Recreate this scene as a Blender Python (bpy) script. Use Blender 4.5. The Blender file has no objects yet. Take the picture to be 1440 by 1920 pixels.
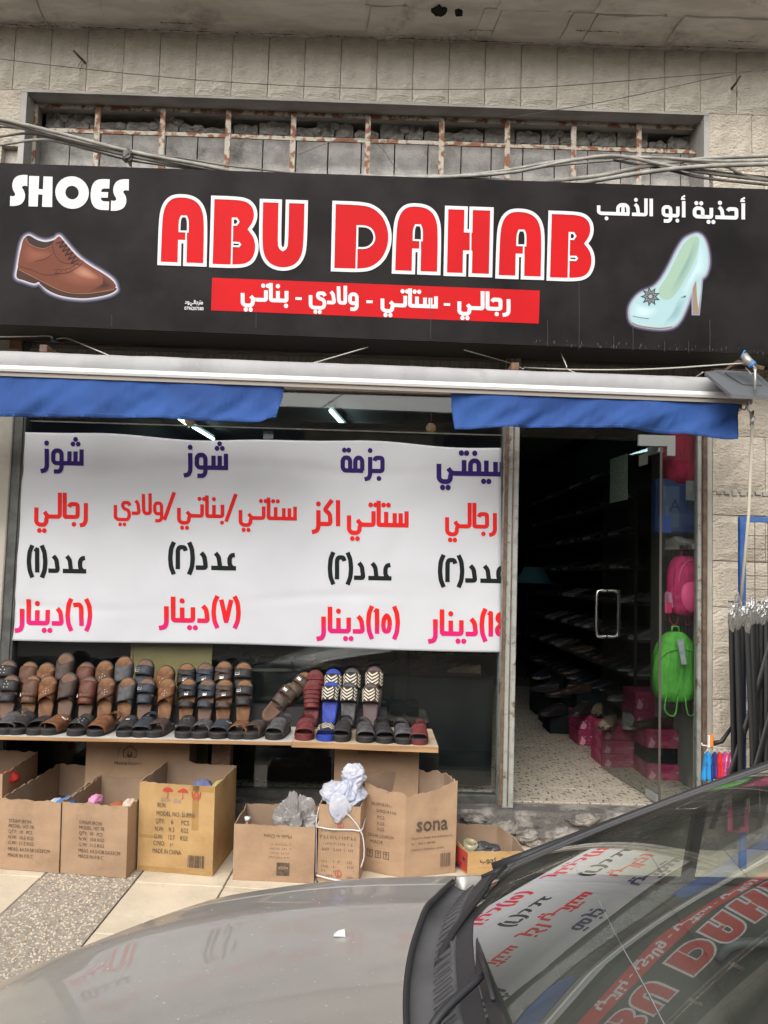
import bpy, math, random
from mathutils import Vector, Matrix, noise
from math import sin, cos, pi, radians

SC = bpy.context.scene
COL = SC.collection
rnd = random.Random(7)

# ------------------------------------------------------------------ camera
CAM = Vector((0.0, -5.0, 1.5))
F, CX, CY = 1600.0, 720.0, 960.0
_p, _y, _r = radians(4.2), radians(0.55), radians(1.67)
_fw = Vector((sin(_y) * cos(_p), cos(_y) * cos(_p), sin(_p)))
_rt = Vector((cos(_y), -sin(_y), 0))
_up = _rt.cross(_fw)
RT = _rt * cos(_r) + _up * sin(_r)
UP = -_rt * sin(_r) + _up * cos(_r)
cd = bpy.data.cameras.new('camera')
cam = bpy.data.objects.new('camera', cd)
COL.objects.link(cam)
cd.sensor_fit = 'VERTICAL'
cd.sensor_height = 24
cd.lens = 24 * F / 1920
cd.clip_start = 0.02
cd.clip_end = 400
m3 = Matrix((RT, UP, -_fw)).transposed()
cam.matrix_world = Matrix.Translation(CAM) @ m3.to_4x4()
SC.camera = cam

def ray(px, py):
    return RT * ((px - CX) / F) - UP * ((py - CY) / F) + _fw

def at(px, py, Y):
    "point of the plane y = Y seen at photo pixel (px, py)"
    d = ray(px, py)
    return CAM + d * ((Y - CAM.y) / d.y)

def mpp(Y):
    return (Y - CAM.y) / F

# ------------------------------------------------------------------ world, sun, exposure
SUN_EL, SUN_AZ = 40.0, 198.0          # azimuth clockwise from +Y: behind the camera
w = bpy.data.worlds.new('World')
SC.world = w
w.use_nodes = True
nt = w.node_tree
bg = nt.nodes['Background']
sky = nt.nodes.new('ShaderNodeTexSky')
sky.sky_type = 'NISHITA'
sky.sun_disc = False
sky.sun_elevation = radians(SUN_EL)
sky.sun_rotation = radians(SUN_AZ)
sky.dust_density = 6
sky.air_density = 1.2
hs = nt.nodes.new('ShaderNodeHueSaturation')
hs.inputs['Saturation'].default_value = 0.22
nt.links.new(sky.outputs[0], hs.inputs['Color'])
nt.links.new(hs.outputs[0], bg.inputs['Color'])
bg.inputs['Strength'].default_value = 0.15
sd = bpy.data.lights.new('sun', 'SUN')
sd.energy = 0.8
sd.angle = radians(75)
sd.color = (1.0, 0.96, 0.9)
so = bpy.data.objects.new('sun', sd)
COL.objects.link(so)
_az = radians(SUN_AZ)
_sd = Vector((sin(_az) * cos(radians(SUN_EL)), cos(_az) * cos(radians(SUN_EL)), sin(radians(SUN_EL))))
so.rotation_euler = _sd.to_track_quat('Z', 'Y').to_euler()
so.location = (0, -6, 12)
SC.view_settings.view_transform = 'Standard'
SC.view_settings.look = 'None'
SC.view_settings.gamma = 1
SC.view_settings.use_curve_mapping = False
SC.view_settings.exposure = 0.44
SC.cycles.max_bounces = 8
SC.cycles.transparent_max_bounces = 12
SC.cycles.caustics_reflective = False
SC.cycles.caustics_refractive = False
SC.cycles.sample_clamp_indirect = 4

# ------------------------------------------------------------------ materials
MATS = {}
def mat(name, col, rough=0.7, metal=0.0, col2=None, scale=6.0, mix=(0.4, 0.6), bump=0.0, bscale=60.0,
        bstretch=(1, 1, 1), stain=None, sscale=2.0, sth=(0.55, 0.7), spec=0.5, coat=0.0, dist=0.01, stretch=(1, 1, 1), speck=None, spscale=90.0, spth=(0.62, 0.66), spstretch=(1, 1, 1), trans=0.0, bdetail=4.0):
    if name in MATS:
        return MATS[name]
    m = bpy.data.materials.new(name)
    m.use_nodes = True
    t = m.node_tree
    N, L = t.nodes, t.links
    b = N['Principled BSDF']
    b.inputs['Roughness'].default_value = rough
    b.inputs['Metallic'].default_value = metal
    b.inputs['Specular IOR Level'].default_value = spec
    b.inputs['Coat Weight'].default_value = coat
    if trans:
        b.inputs['Transmission Weight'].default_value = trans
    tc = N.new('ShaderNodeTexCoord')
    def nz(sc, st, det=4.0, rg=0.55):
        mp = N.new('ShaderNodeMapping')
        mp.inputs['Scale'].default_value = st
        L.new(tc.outputs['Object'], mp.inputs['Vector'])
        n = N.new('ShaderNodeTexNoise')
        n.inputs['Scale'].default_value = sc
        n.inputs['Detail'].default_value = det
        n.inputs['Roughness'].default_value = rg
        L.new(mp.outputs[0], n.inputs['Vector'])
        return n
    def ramp(src, lo, hi):
        r = N.new('ShaderNodeMapRange')
        r.inputs['From Min'].default_value = lo
        r.inputs['From Max'].default_value = hi
        L.new(src, r.inputs['Value'])
        return r.outputs[0]
    def mixc(fac, a, bcol):
        x = N.new('ShaderNodeMix')
        x.data_type = 'RGBA'
        L.new(fac, x.inputs['Factor'])
        if isinstance(a, tuple):
            x.inputs[6].default_value = (*a, 1)
        else:
            L.new(a, x.inputs[6])
        x.inputs[7].default_value = (*bcol, 1)
        return x.outputs[2]
    cur = col
    if col2:
        n = nz(scale, stretch)
        cur = mixc(ramp(n.outputs[0], *mix), cur, col2)
    if stain:
        n = nz(sscale, (1, 1, 1), 8, 0.7)
        cur = mixc(ramp(n.outputs[0], *sth), cur, stain)
    if speck:
        n = nz(spscale, spstretch, 2)
        cur = mixc(ramp(n.outputs[0], *spth), cur, speck)
    if isinstance(cur, tuple):
        b.inputs['Base Color'].default_value = (*cur, 1)
    else:
        L.new(cur, b.inputs['Base Color'])
    if bump:
        n = nz(bscale, bstretch, bdetail)
        bp = N.new('ShaderNodeBump')
        bp.inputs['Strength'].default_value = bump
        bp.inputs['Distance'].default_value = dist
        L.new(n.outputs[0], bp.inputs['Height'])
        L.new(bp.outputs[0], b.inputs['Normal'])
    MATS[name] = m
    return m

def glass(name, tint=(0.85, 0.88, 0.88), ior=1.5, gain=1.7, dust=0.0):
    m = bpy.data.materials.new(name)
    m.use_nodes = True
    t = m.node_tree
    N, L = t.nodes, t.links
    N.remove(N['Principled BSDF'])
    tr = N.new('ShaderNodeBsdfTransparent'); tr.inputs[0].default_value = (*tint, 1)
    gl = N.new('ShaderNodeBsdfGlossy'); gl.inputs['Roughness'].default_value = 0.004
    fr = N.new('ShaderNodeFresnel'); ge = N.new('ShaderNodeNewGeometry')
    io = N.new('ShaderNodeMapRange'); io.inputs['To Min'].default_value = ior; io.inputs['To Max'].default_value = 1 / ior
    L.new(ge.outputs['Backfacing'], io.inputs['Value']); L.new(io.outputs[0], fr.inputs[0])
    mu = N.new('ShaderNodeMath'); mu.operation = 'MULTIPLY'; mu.inputs[1].default_value = gain; mu.use_clamp = True
    L.new(fr.outputs[0], mu.inputs[0])
    mx = N.new('ShaderNodeMixShader')
    L.new(mu.outputs[0], mx.inputs[0]); L.new(tr.outputs[0], mx.inputs[1]); L.new(gl.outputs[0], mx.inputs[2])
    out = mx.outputs[0]
    if dust:
        df = N.new('ShaderNodeBsdfDiffuse'); df.inputs[0].default_value = (0.5, 0.48, 0.42, 1)
        n = N.new('ShaderNodeTexNoise'); n.inputs['Scale'].default_value = 3; n.inputs['Detail'].default_value = 8
        tc = N.new('ShaderNodeTexCoord'); L.new(tc.outputs['Object'], n.inputs['Vector'])
        r = N.new('ShaderNodeMapRange'); r.inputs['From Min'].default_value = 0.3; r.inputs['From Max'].default_value = 0.8
        r.inputs['To Max'].default_value = dust * 2
        L.new(n.outputs[0], r.inputs['Value'])
        m2 = N.new('ShaderNodeMixShader')
        L.new(r.outputs[0], m2.inputs[0]); L.new(out, m2.inputs[1]); L.new(df.outputs[0], m2.inputs[2])
        out = m2.outputs[0]
    L.new(out, N['Material Output'].inputs[0])
    return m

def emit(name, col, s):
    m = bpy.data.materials.new(name); m.use_nodes = True
    b = m.node_tree.nodes['Principled BSDF']
    b.inputs['Base Color'].default_value = (*col, 1)
    b.inputs['Emission Color'].default_value = (*col, 1)
    b.inputs['Emission Strength'].default_value = s
    return m

def print_grad(name, c1, c2, axis='Z', lo=0, hi=1, rough=0.45):
    "flat print whose ink runs from c1 to c2 along one object axis"
    m = bpy.data.materials.new(name); m.use_nodes = True
    N, L = m.node_tree.nodes, m.node_tree.links
    b = N['Principled BSDF']; b.inputs['Roughness'].default_value = rough; b.inputs['Specular IOR Level'].default_value = .12
    tc = N.new('ShaderNodeTexCoord'); sp = N.new('ShaderNodeSeparateXYZ')
    L.new(tc.outputs['Object'], sp.inputs[0])
    r = N.new('ShaderNodeMapRange'); r.inputs['From Min'].default_value = lo; r.inputs['From Max'].default_value = hi
    r.interpolation_type = 'SMOOTHSTEP'
    L.new(sp.outputs[axis], r.inputs['Value'])
    x = N.new('ShaderNodeMix'); x.data_type = 'RGBA'
    x.inputs[6].default_value = (*c1, 1); x.inputs[7].default_value = (*c2, 1)
    L.new(r.outputs[0], x.inputs['Factor']); L.new(x.outputs[2], b.inputs['Base Color'])
    return m

# ------------------------------------------------------------------ mesh helpers
class MB:
    def __init__(s):
        s.v = []; s.f = []; s.mi = []; s.cur = 0
    def add(s, vs, fs, M=None):
        o = len(s.v)
        s.v += [tuple(M @ Vector(p)) for p in vs] if M else [tuple(p) for p in vs]
        s.f += [tuple(i + o for i in f) for f in fs]
        s.mi += [s.cur] * len(fs)
        return s
    def box(s, x0, x1, y0, y1, z0, z1, M=None, bev=0.0):
        if bev <= 0:
            v = [(x, y, z) for x in (x0, x1) for y in (y0, y1) for z in (z0, z1)]
            f = [(0, 1, 3, 2), (4, 6, 7, 5), (0, 4, 5, 1), (2, 3, 7, 6), (0, 2, 6, 4), (1, 5, 7, 3)]
            return s.add(v, f, M)
        # chamfered box
        v = []; idx = {}
        for ix, x in enumerate((x0, x1)):
            for iy, y in enumerate((y0, y1)):
                for iz, z in enumerate((z0, z1)):
                    sx, sy, sz = (1 if ix == 0 else -1), (1 if iy == 0 else -1), (1 if iz == 0 else -1)
                    for a, q in enumerate(((x, y + sy * bev, z + sz * bev), (x + sx * bev, y, z + sz * bev), (x + sx * bev, y + sy * bev, z))):
                        idx[ix, iy, iz, a] = len(v); v.append(q)
        f = []
        for i in (0, 1):
            f.append([idx[i, a, b, 0] for a, b in ((0, 0), (0, 1), (1, 1), (1, 0))])
            f.append([idx[a, i, b, 1] for a, b in ((0, 0), (0, 1), (1, 1), (1, 0))])
            f.append([idx[a, b, i, 2] for a, b in ((0, 0), (0, 1), (1, 1), (1, 0))])
        for i in (0, 1):
            for j in (0, 1):
                f.append([idx[i, j, 0, 0], idx[i, j, 1, 0], idx[i, j, 1, 1], idx[i, j, 0, 1]])
                f.append([idx[i, 0, j, 0], idx[i, 1, j, 0], idx[i, 1, j, 2], idx[i, 0, j, 2]])
                f.append([idx[0, i, j, 1], idx[1, i, j, 1], idx[1, i, j, 2], idx[0, i, j, 2]])
                for k in (0, 1):
                    f.append([idx[i, j, k, 0], idx[i, j, k, 1], idx[i, j, k, 2]])
        c = Vector(((x0 + x1) / 2, (y0 + y1) / 2, (z0 + z1) / 2))
        g = []
        for q in f:
            P = [Vector(v[i]) for i in q]
            n = (P[1] - P[0]).cross(P[2] - P[0])
            g.append(tuple(q) if n.dot(sum(P, Vector()) / len(P) - c) > 0 else tuple(reversed(q)))
        return s.add(v, g, M)
    def grid(s, nu, nv, fn, M=None, closed_u=False):
        vs = [fn(i / nu, j / nv) for j in range(nv + 1) for i in range(nu + (0 if closed_u else 1))]
        W_ = nu if closed_u else nu + 1
        fs = [(j * W_ + i, j * W_ + (i + 1) % W_, (j + 1) * W_ + (i + 1) % W_, (j + 1) * W_ + i) for j in range(nv) for i in range(nu)]
        return s.add(vs, fs, M)
    def slab(s, nu, nv, fn, off):
        "closed sheet: fn(u,v) and the same moved by off(u,v) (a vector)"
        A = [Vector(fn(i / nu, j / nv)) for j in range(nv + 1) for i in range(nu + 1)]
        B = [Vector(fn(i / nu, j / nv)) + Vector(off(i / nu, j / nv) if callable(off) else off) for j in range(nv + 1) for i in range(nu + 1)]
        W_ = nu + 1; n = len(A)
        fs = []
        for j in range(nv):
            for i in range(nu):
                a, b, c, d = j * W_ + i, j * W_ + i + 1, (j + 1) * W_ + i + 1, (j + 1) * W_ + i
                fs.append((a, b, c, d)); fs.append((n + d, n + c, n + b, n + a))
        for i in range(nu):
            a, b = i, i + 1; fs.append((b, a, n + a, n + b))
            a, b = nv * W_ + i, nv * W_ + i + 1; fs.append((a, b, n + b, n + a))
        for j in range(nv):
            a, b = j * W_, (j + 1) * W_; fs.append((a, b, n + b, n + a))
            a, b = j * W_ + nu, (j + 1) * W_ + nu; fs.append((b, a, n + a, n + b))
        return s.add(A + B, fs)
    def tube(s, pts, r, n=8, cap=True, M=None):
        pts = [Vector(p) for p in pts]
        rs = r if isinstance(r, (list, tuple)) else [r] * len(pts)
        vs = []; fs = []
        prev = None
        for i, p in enumerate(pts):
            t = (pts[min(i + 1, len(pts) - 1)] - pts[max(i - 1, 0)])
            if t.length < 1e-9: t = Vector((0, 0, 1))
            t.normalize()
            if prev is None:
                a = t.orthogonal().normalized()
            else:
                a = (prev - t * prev.dot(t))
                a = a.normalized() if a.length > 1e-6 else t.orthogonal().normalized()
            prev = a
            b = t.cross(a)
            vs += [p + (a * cos(2 * pi * k / n) + b * sin(2 * pi * k / n)) * rs[i] for k in range(n)]
        for i in range(len(pts) - 1):
            for k in range(n):
                fs.append((i * n + k, i * n + (k + 1) % n, (i + 1) * n + (k + 1) % n, (i + 1) * n + k))
        if cap:
            fs.append(tuple(reversed(range(n)))); fs.append(tuple(range((len(pts) - 1) * n, len(pts) * n)))
        return s.add(vs, fs, M)
    def prism(s, poly, d, axis='y', M=None):
        "poly in (x,z) extruded from y=d[0] to y=d[1] (axis y) or (x,y) extruded in z"
        n = len(poly)
        if axis == 'y':
            vs = [(p[0], d[0], p[1]) for p in poly] + [(p[0], d[1], p[1]) for p in poly]
        elif axis == 'x':
            vs = [(d[0], p[0], p[1]) for p in poly] + [(d[1], p[0], p[1]) for p in poly]
        else:
            vs = [(p[0], p[1], d[0]) for p in poly] + [(p[0], p[1], d[1]) for p in poly]
        fs = [tuple(range(n)), tuple(reversed(range(n, 2 * n)))] + [(i, n + i, n + (i + 1) % n, (i + 1) % n) for i in range(n)]
        return s.add(vs, fs, M)
    def mesh(s, name, mats, smooth=False):
        me = bpy.data.meshes.new(name)
        me.from_pydata(s.v, [], s.f)
        if not isinstance(mats, (list, tuple)): mats = [mats]
        for m in mats: me.materials.append(m)
        if len(mats) > 1: me.polygons.foreach_set('material_index', s.mi)
        if smooth: me.polygons.foreach_set('use_smooth', [True] * len(me.polygons))
        me.update()
        return me
    def build(s, name, mats, parent=None, smooth=False, loc=None):
        o = bpy.data.objects.new(name, s.mesh(name, mats, smooth))
        COL.objects.link(o)
        if parent: o.parent = parent
        if loc: o.location = loc
        return o

def fix_normals(o):
    import bmesh
    b = bmesh.new(); b.from_mesh(o.data)
    bmesh.ops.recalc_face_normals(b, faces=b.faces[:]); b.to_mesh(o.data); b.free()
    return o

def autosmooth(o, ang=35):
    me = o.data
    me.polygons.foreach_set('use_smooth', [True] * len(me.polygons))
    me.set_sharp_from_angle(angle=radians(ang))
    return o

def tag(o, label=None, cat=None, group=None, kind=None):
    if label: o['label'] = label
    if cat: o['category'] = cat
    if group: o['group'] = group
    if kind: o['kind'] = kind
    return o

def thing(name, label, cat, loc=(0, 0, 0), rot=(0, 0, 0), group=None):
    o = bpy.data.objects.new(name, None)
    COL.objects.link(o)
    o.empty_display_size = 0.05
    o.location = loc; o.rotation_euler = rot
    return tag(o, label, cat, group)

def copy_tree(o, parent=None):
    c = o.copy(); COL.objects.link(c)
    if parent: c.parent = parent
    for ch in o.children: copy_tree(ch, c)
    return c

def nz3(x, y, z):
    return noise.noise(Vector((x, y, z)))

def smoothpath(pts, n=6):
    "Catmull-Rom through pts"
    P = [Vector(p) for p in pts]
    P = [P[0] * 2 - P[1]] + P + [P[-1] * 2 - P[-2]]
    out = []
    for i in range(1, len(P) - 2):
        for k in range(n):
            t = k / n
            out.append(0.5 * ((2 * P[i]) + (P[i + 1] - P[i - 1]) * t + (2 * P[i - 1] - 5 * P[i] + 4 * P[i + 1] - P[i + 2]) * t * t + (3 * P[i] - P[i - 1] - 3 * P[i + 1] + P[i + 2]) * t ** 3))
    out.append(P[-2])
    return out

def creased(seed, rx, ry, rz, amp=1.0, nu=110, nv=70, fr=1.7):
    m = MB()
    def fn(u, v):
        a, b = 2 * pi * u, pi * (v - 0.5)
        d = Vector((cos(a) * cos(b), sin(a) * cos(b), sin(b))); q = d * fr + Vector((seed, 0, 0))
        w = Vector((nz3(q.x, q.y, q.z + 9), nz3(q.x + 5, q.y, q.z), nz3(q.x, q.y + 8, q.z))) * .5
        k = 1.0
        for f_, s_ in ((1.0, .30), (2.1, .20), (4.3, .11), (8.5, .05)):
            k += amp * s_ * (0.30 - abs(noise.noise((q + w) * f_ + Vector((f_ * 3, 0, 0)))) * 1.9)
        return (d.x * rx * k, d.y * ry * k, d.z * rz * k)
    m.grid(nu, nv, fn, closed_u=True)
    return m

def soften(loop, n=2, lim=58):
    "round the gentle corners of a closed outline, keep the square ones"
    P = [Vector(p) for p in loop]
    for _ in range(n):
        out = []
        for i in range(len(P)):
            a, b, c = P[i - 1], P[i], P[(i + 1) % len(P)]
            u, w = b - a, c - b
            if u.length < 1e-6 or w.length < 1e-6: continue
            if u.angle(w, 0) < radians(lim):
                out += [b.lerp(a, .25), b.lerp(c, .25)]
            else: out.append(b)
        P = out
    return [(p.x, p.y) for p in P]

def crumple(seed, rx, ry, rz, amp=0.35, nu=28, nv=18, freq=2.2):
    m = MB()
    def fn(u, v):
        a, b = 2 * pi * u, pi * (v - 0.5)
        d = Vector((cos(a) * cos(b), sin(a) * cos(b), sin(b)))
        k = 1 + amp * (0.5 * nz3(d.x * freq * .6 + seed, d.y * freq * .6, d.z * freq * .6) + 0.28 - abs(nz3(d.x * freq + seed, d.y * freq + 7, d.z * freq)) * 0.9) - amp * 0.22 * abs(nz3(d.x * freq * 2.4, d.y * freq * 2.4 + seed, d.z * freq * 2.4))
        return (d.x * rx * k, d.y * ry * k, d.z * rz * k)
    m.grid(nu, nv, fn, closed_u=True)
    return m

# flat lettering ------------------------------------------------------------
def poly_curve(loops, name='shape'):
    "filled flat shape (holes by even-odd) -> (verts2d, faces)"
    cu = bpy.data.curves.new(name, 'CURVE'); cu.dimensions = '2D'; cu.fill_mode = 'BOTH'
    for lp in loops:
        sp = cu.splines.new('POLY'); sp.points.add(len(lp) - 1)
        for i, p in enumerate(lp): sp.points[i].co = (p[0], p[1], 0, 1)
        sp.use_cyclic_u = True
    ob = bpy.data.objects.new(name, cu)
    me = bpy.data.meshes.new_from_object(ob)
    vs = [(v.co.x, v.co.y) for v in me.vertices]; fs = [tuple(p.vertices) for p in me.polygons]
    bpy.data.objects.remove(ob); bpy.data.curves.remove(cu); bpy.data.meshes.remove(me)
    return vs, fs

def stroke2d(pts, w, closed=False, caps=False, sub=None):
    "list of convex quads/polys covering a thick 2-D polyline"
    P = [Vector((p[0], p[1])) for p in pts]
    n = len(P); h = w / 2
    L = []; R_ = []
    for i in range(n):
        if closed or 0 < i < n - 1:
            a = (P[i] - P[i - 1]); b = (P[(i + 1) % n] - P[i])
            a = a.normalized() if a.length > 1e-9 else Vector((1, 0)); b = b.normalized() if b.length > 1e-9 else a
            na, nb = Vector((-a.y, a.x)), Vector((-b.y, b.x))
            m = (na + nb)
            m = m.normalized() if m.length > 1e-6 else na
            k = min(1 / max(m.dot(na), 0.35), 2.2)
            L.append(P[i] + m * h * k); R_.append(P[i] - m * h * k)
        else:
            d = (P[1] - P[0]) if i == 0 else (P[-1] - P[-2])
            d.normalize(); nn = Vector((-d.y, d.x))
            L.append(P[i] + nn * h); R_.append(P[i] - nn * h)
    vs = L + R_; N_ = n
    fs = [(i, (i + 1) % N_, N_ + (i + 1) % N_, N_ + i) for i in range(n if closed else n - 1)]
    return [(v.x, v.y) for v in vs], fs

def rounded(pts, r=0.1, k=3):
    "round inner corners of a polyline"
    P = [Vector(p) for p in pts]; out = [P[0]]
    for i in range(1, len(P) - 1):
        a, b, c = P[i - 1], P[i], P[i + 1]
        ra = min(r, (b - a).length * 0.45, (c - b).length * 0.45)
        p0 = b + (a - b).normalized() * ra; p2 = b + (c - b).normalized() * ra
        for t in range(k + 1):
            t /= k
            out.append(p0 * (1 - t) ** 2 + b * 2 * t * (1 - t) + p2 * t * t)
    out.append(P[-1])
    return out

WS = 0.165
def teeth(xs, hs, x0, x1, b=0.08):
    return [[(x, h), (x, b)] for x, h in zip(xs, hs)] + [[(x0, b), (x1, b)]]
def G():
    b = 0.08; g = {}
    g['alef'] = (0.24, [[(.08, 0), (.08, 1)]], [])
    g['alef_f'] = (0.24, [[(-.02, b), (.12, b), (.12, 1)]], [])
    g['alef_h'] = (0.26, [[(.08, 0), (.08, .92)]], [], [[(.02, 1.04), (.16, 1.04), (.14, 1.14), (.06, 1.2), (.02, 1.24)]])
    g['lam_i'] = (0.30, [[(.08, 1), (.08, b), (.32, b)]], [])
    g['lam_m'] = (0.30, [[(-.02, b), (.32, b)], [(.13, b), (.13, 1)]], [])
    ya = [(.26, b), (.32, .0), (.32, -.14), (.40, -.24), (.62, -.24), (.73, -.14), (.73, .42)]
    g['ya_f'] = (0.88, [[(-.02, b), (.27, b), (.40, .26)], ya], [(.40, -.46), (.60, -.46)])
    g['ya_s'] = (0.88, [[(.03, .42), (.09, .56), (.34, .56), (.38, .40), (.30, .28), (.12, .22), (.06, .10), (.06, -.1), (.14, -.22), (.60, -.22), (.71, -.12), (.71, .44)]], [(.28, -.44), (.48, -.44)])
    loop = [(.10, .2), (.10, .46), (.18, .56), (.34, .56), (.42, .46), (.42, .17), (.34, b), (.10, b)]
    g['waw'] = (0.56, [loop, [(.10, .25), (.10, -.12), (.18, -.24), (.40, -.24)]], [])
    g['waw_f'] = (0.56, [[(-.02, b), (.14, b)], loop, [(.10, .25), (.10, -.12), (.18, -.24), (.40, -.24)]], [])
    g['re'] = (0.34, [[(.10, .62), (.10, -.06), (.16, -.2), (.34, -.24)]], [])
    g['re_f'] = (0.34, [[(-.02, b), (.14, b)], [(.12, .6), (.12, -.06), (.18, -.2), (.36, -.24)]], [])
    g['ze'] = (0.36, g['re'][1], [(.10, .84)])
    g['ze_f'] = (0.36, g['re_f'][1], [(.12, .84)])
    g['dal'] = (0.50, [[(.26, .66), (.15, .52), (.10, b), (.44, b)]], [])
    g['dal_f'] = (0.50, [[(-.02, b), (.42, b)], [(.28, .66), (.17, .52), (.12, b)]], [])
    g['dhal'] = (0.50, g['dal'][1], [(.22, .90)])
    g['dhal_f'] = (0.50, g['dal_f'][1], [(.24, .90)])
    T = [(.08, .60), (.08, b), (.32, b)]; Tm = [[(-.02, b), (.32, b)], [(.13, .58), (.13, b)]]
    g['ta_i'] = (.30, [T], [(.0, .84), (.19, .84)]); g['ta_m'] = (.30, Tm, [(.04, .84), (.23, .84)])
    g['ba_i'] = (.30, [T], [(.10, -.2)]); g['ba_m'] = (.30, Tm, [(.13, -.2)])
    g['nun_i'] = (.30, [T], [(.09, .84)]); g['nun_m'] = (.30, Tm, [(.13, .84)])
    g['yaa_i'] = (.30, [T], [(.0, -.2), (.19, -.2)]); g['yaa_m'] = (.30, Tm, [(.04, -.2), (.23, -.2)])
    S = teeth((.08, .31, .54), (.62, .54, .54), .0, .76)
    g['seen_i'] = (.74, S, []); g['sheen_i'] = (.74, S, [(.21, .82), (.41, .82), (.31, 1.0)])
    J = [[(.44, .46), (.38, .57), (.09, .57), (.09, b), (.52, b)]]
    g['jeem_i'] = (.50, J, [(.24, -.2)]); g['ha_i'] = (.50, J, [])
    lp = [(.10, b), (.10, .46), (.18, .56), (.32, .56), (.40, .46), (.40, b)]
    g['fa_m'] = (.50, [[(-.02, b), (.52, b)], lp], [(.25, .84)])
    g['meem_i'] = (.50, [[(.06, b), (.52, b)], lp], [])
    g['ta_mb'] = (.56, [[(-.02, b), (.36, b), (.44, .17), (.44, .46), (.36, .56), (.20, .56), (.12, .46), (.12, b)]], [(.18, .84), (.37, .84)])
    g['he_i'] = (0.72, [[(.04, b), (.74, b)], [(.10, b), (.10, .46), (.20, .60), (.44, .60), (.56, .46), (.56, b)], [(.33, b), (.33, .56)]], [])
    g['ba_f'] = (.88, [[(-.02, b), (.64, b), (.72, .16), (.72, .52)]], [(.36, -.2)])
    g['ain_i'] = (.42, [[(.04, .60), (.16, .58), (.22, .46), (.22, .22), (.12, b)], [(.0, b), (.44, b)]], [])
    g['kaf_i'] = (.44, [[(.06, 1.0), (.33, .62), (.14, .46), (.12, b), (.46, b)]], [])
    g['lamalef'] = (.50, [[(.08, 1), (.08, b), (.32, b), (.38, .2), (.40, .96)]], [])
    g[')'] = (.24, [[(.17, 1.06), (.07, .78), (.04, .45), (.07, .12), (.17, -.2)]], [])   # opening, at the right
    g[')'] = (.24, [[(.17, 1.06), (.07, .80), (.04, .43), (.07, .08), (.17, -.2)]], [])
    g['('] = (.24, [[(.02, 1.06), (.12, .80), (.15, .43), (.12, .08), (.02, -.2)]], [])
    g['1'] = (.24, [[(.09, 0), (.09, .92), (.15, .8)]], [])
    g['2'] = (.42, [[(.04, .72), (.08, .86), (.26, .86), (.31, .74), (.31, 0)]], [])
    g['6'] = (.40, [[(.08, 0), (.10, .72), (.16, .84), (.36, .80)]], [])
    g['7'] = (.46, [[(.04, .92), (.20, .05), (.36, .92)]], [])
    g['5'] = (.42, [[(.08, .3), (.08, .55), (.18, .74), (.28, .55), (.30, .3), (.26, .1), (.12, .1), (.08, .3)]], [])
    g['4'] = (.42, [[(.06, .84), (.24, .86), (.30, .68), (.14, .48), (.31, .30), (.28, .1), (.06, .08)]], [])
    g['/'] = (.40, [[(.04, 1.02), (.34, -.14)]], [])
    g['-'] = (.36, [[(.03, .32), (.28, .32)]], [])
    g[' '] = (.22, [], [])
    return g
GL = G()

def arabic(word, xr, xl, yb, H, ws=1.0):
    """word: glyph keys right-to-left. Returns list of (verts2d, faces) in pixels (x right, y down),
    filling xl..xr, baseline yb, alef height H."""
    tot = sum(GL[k][0] for k in word) - 0.06
    sx = (xr - xl) / tot
    W_ = WS * ws * (H * 0.55 + sx * 0.45)
    out = []; cur = 0.0
    for k in word:
        g = GL[k]
        def T(p): return (xr - (cur + p[0]) * sx, yb - p[1] * H)
        for st in g[1]:
            pts = rounded([T(p) for p in st], 0.09 * H)
            out.append(stroke2d(pts, W_))
        for (dx, dy) in g[2]:
            c = T((dx, dy)); r = W_ * 0.56
            vs = [(c[0] + r * cos(2 * pi * i / 12), c[1] + r * 1.05 * sin(2 * pi * i / 12)) for i in range(12)]
            out.append((vs, [tuple(range(12))]))
        if len(g) > 3:
            for st in g[3]:
                out.append(stroke2d([T(p) for p in st], W_ * 0.5))
        cur += g[0]
    return out

def densify(vs, fs, maxl):
    "split quads of a strip so that no long edge exceeds maxl"
    V = list(vs); Fs = []
    for f in fs:
        if len(f) != 4: Fs.append(f); continue
        a, b, c, d = f
        l = math.hypot(V[a][0] - V[b][0], V[a][1] - V[b][1])
        n = max(1, int(l / maxl))
        pa, pc = a, d
        for i in range(1, n + 1):
            if i == n: na, nc = b, c
            else:
                t = i / n
                V.append((V[a][0] * (1 - t) + V[b][0] * t, V[a][1] * (1 - t) + V[b][1] * t)); na = len(V) - 1
                V.append((V[d][0] * (1 - t) + V[c][0] * t, V[d][1] * (1 - t) + V[c][1] * t)); nc = len(V) - 1
            Fs.append((pa, na, nc, pc)); pa, pc = na, nc
    return V, Fs

def clipx(vs, fs, X):
    return [(min(v[0], X), v[1]) for v in vs], [f for f in fs if min(vs[i][0] for i in f) < X]

FONT_CACHE = {}
def latin(s, bold=False):
    "text outline as (verts2d, faces, width) at size 1"
    cu = bpy.data.curves.new('t', 'FONT'); cu.body = s; cu.size = 1; cu.resolution_u = 2
    if bold: cu.offset = 0.018
    ob = bpy.data.objects.new('t', cu)
    me = bpy.data.meshes.new_from_object(ob)
    vs = [(v.co.x, v.co.y) for v in me.vertices]; fs = [tuple(p.vertices) for p in me.polygons]
    bpy.data.objects.remove(ob); bpy.data.curves.remove(cu); bpy.data.meshes.remove(me)
    return vs, fs, max([v[0] for v in vs] + [0.01])

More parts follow.
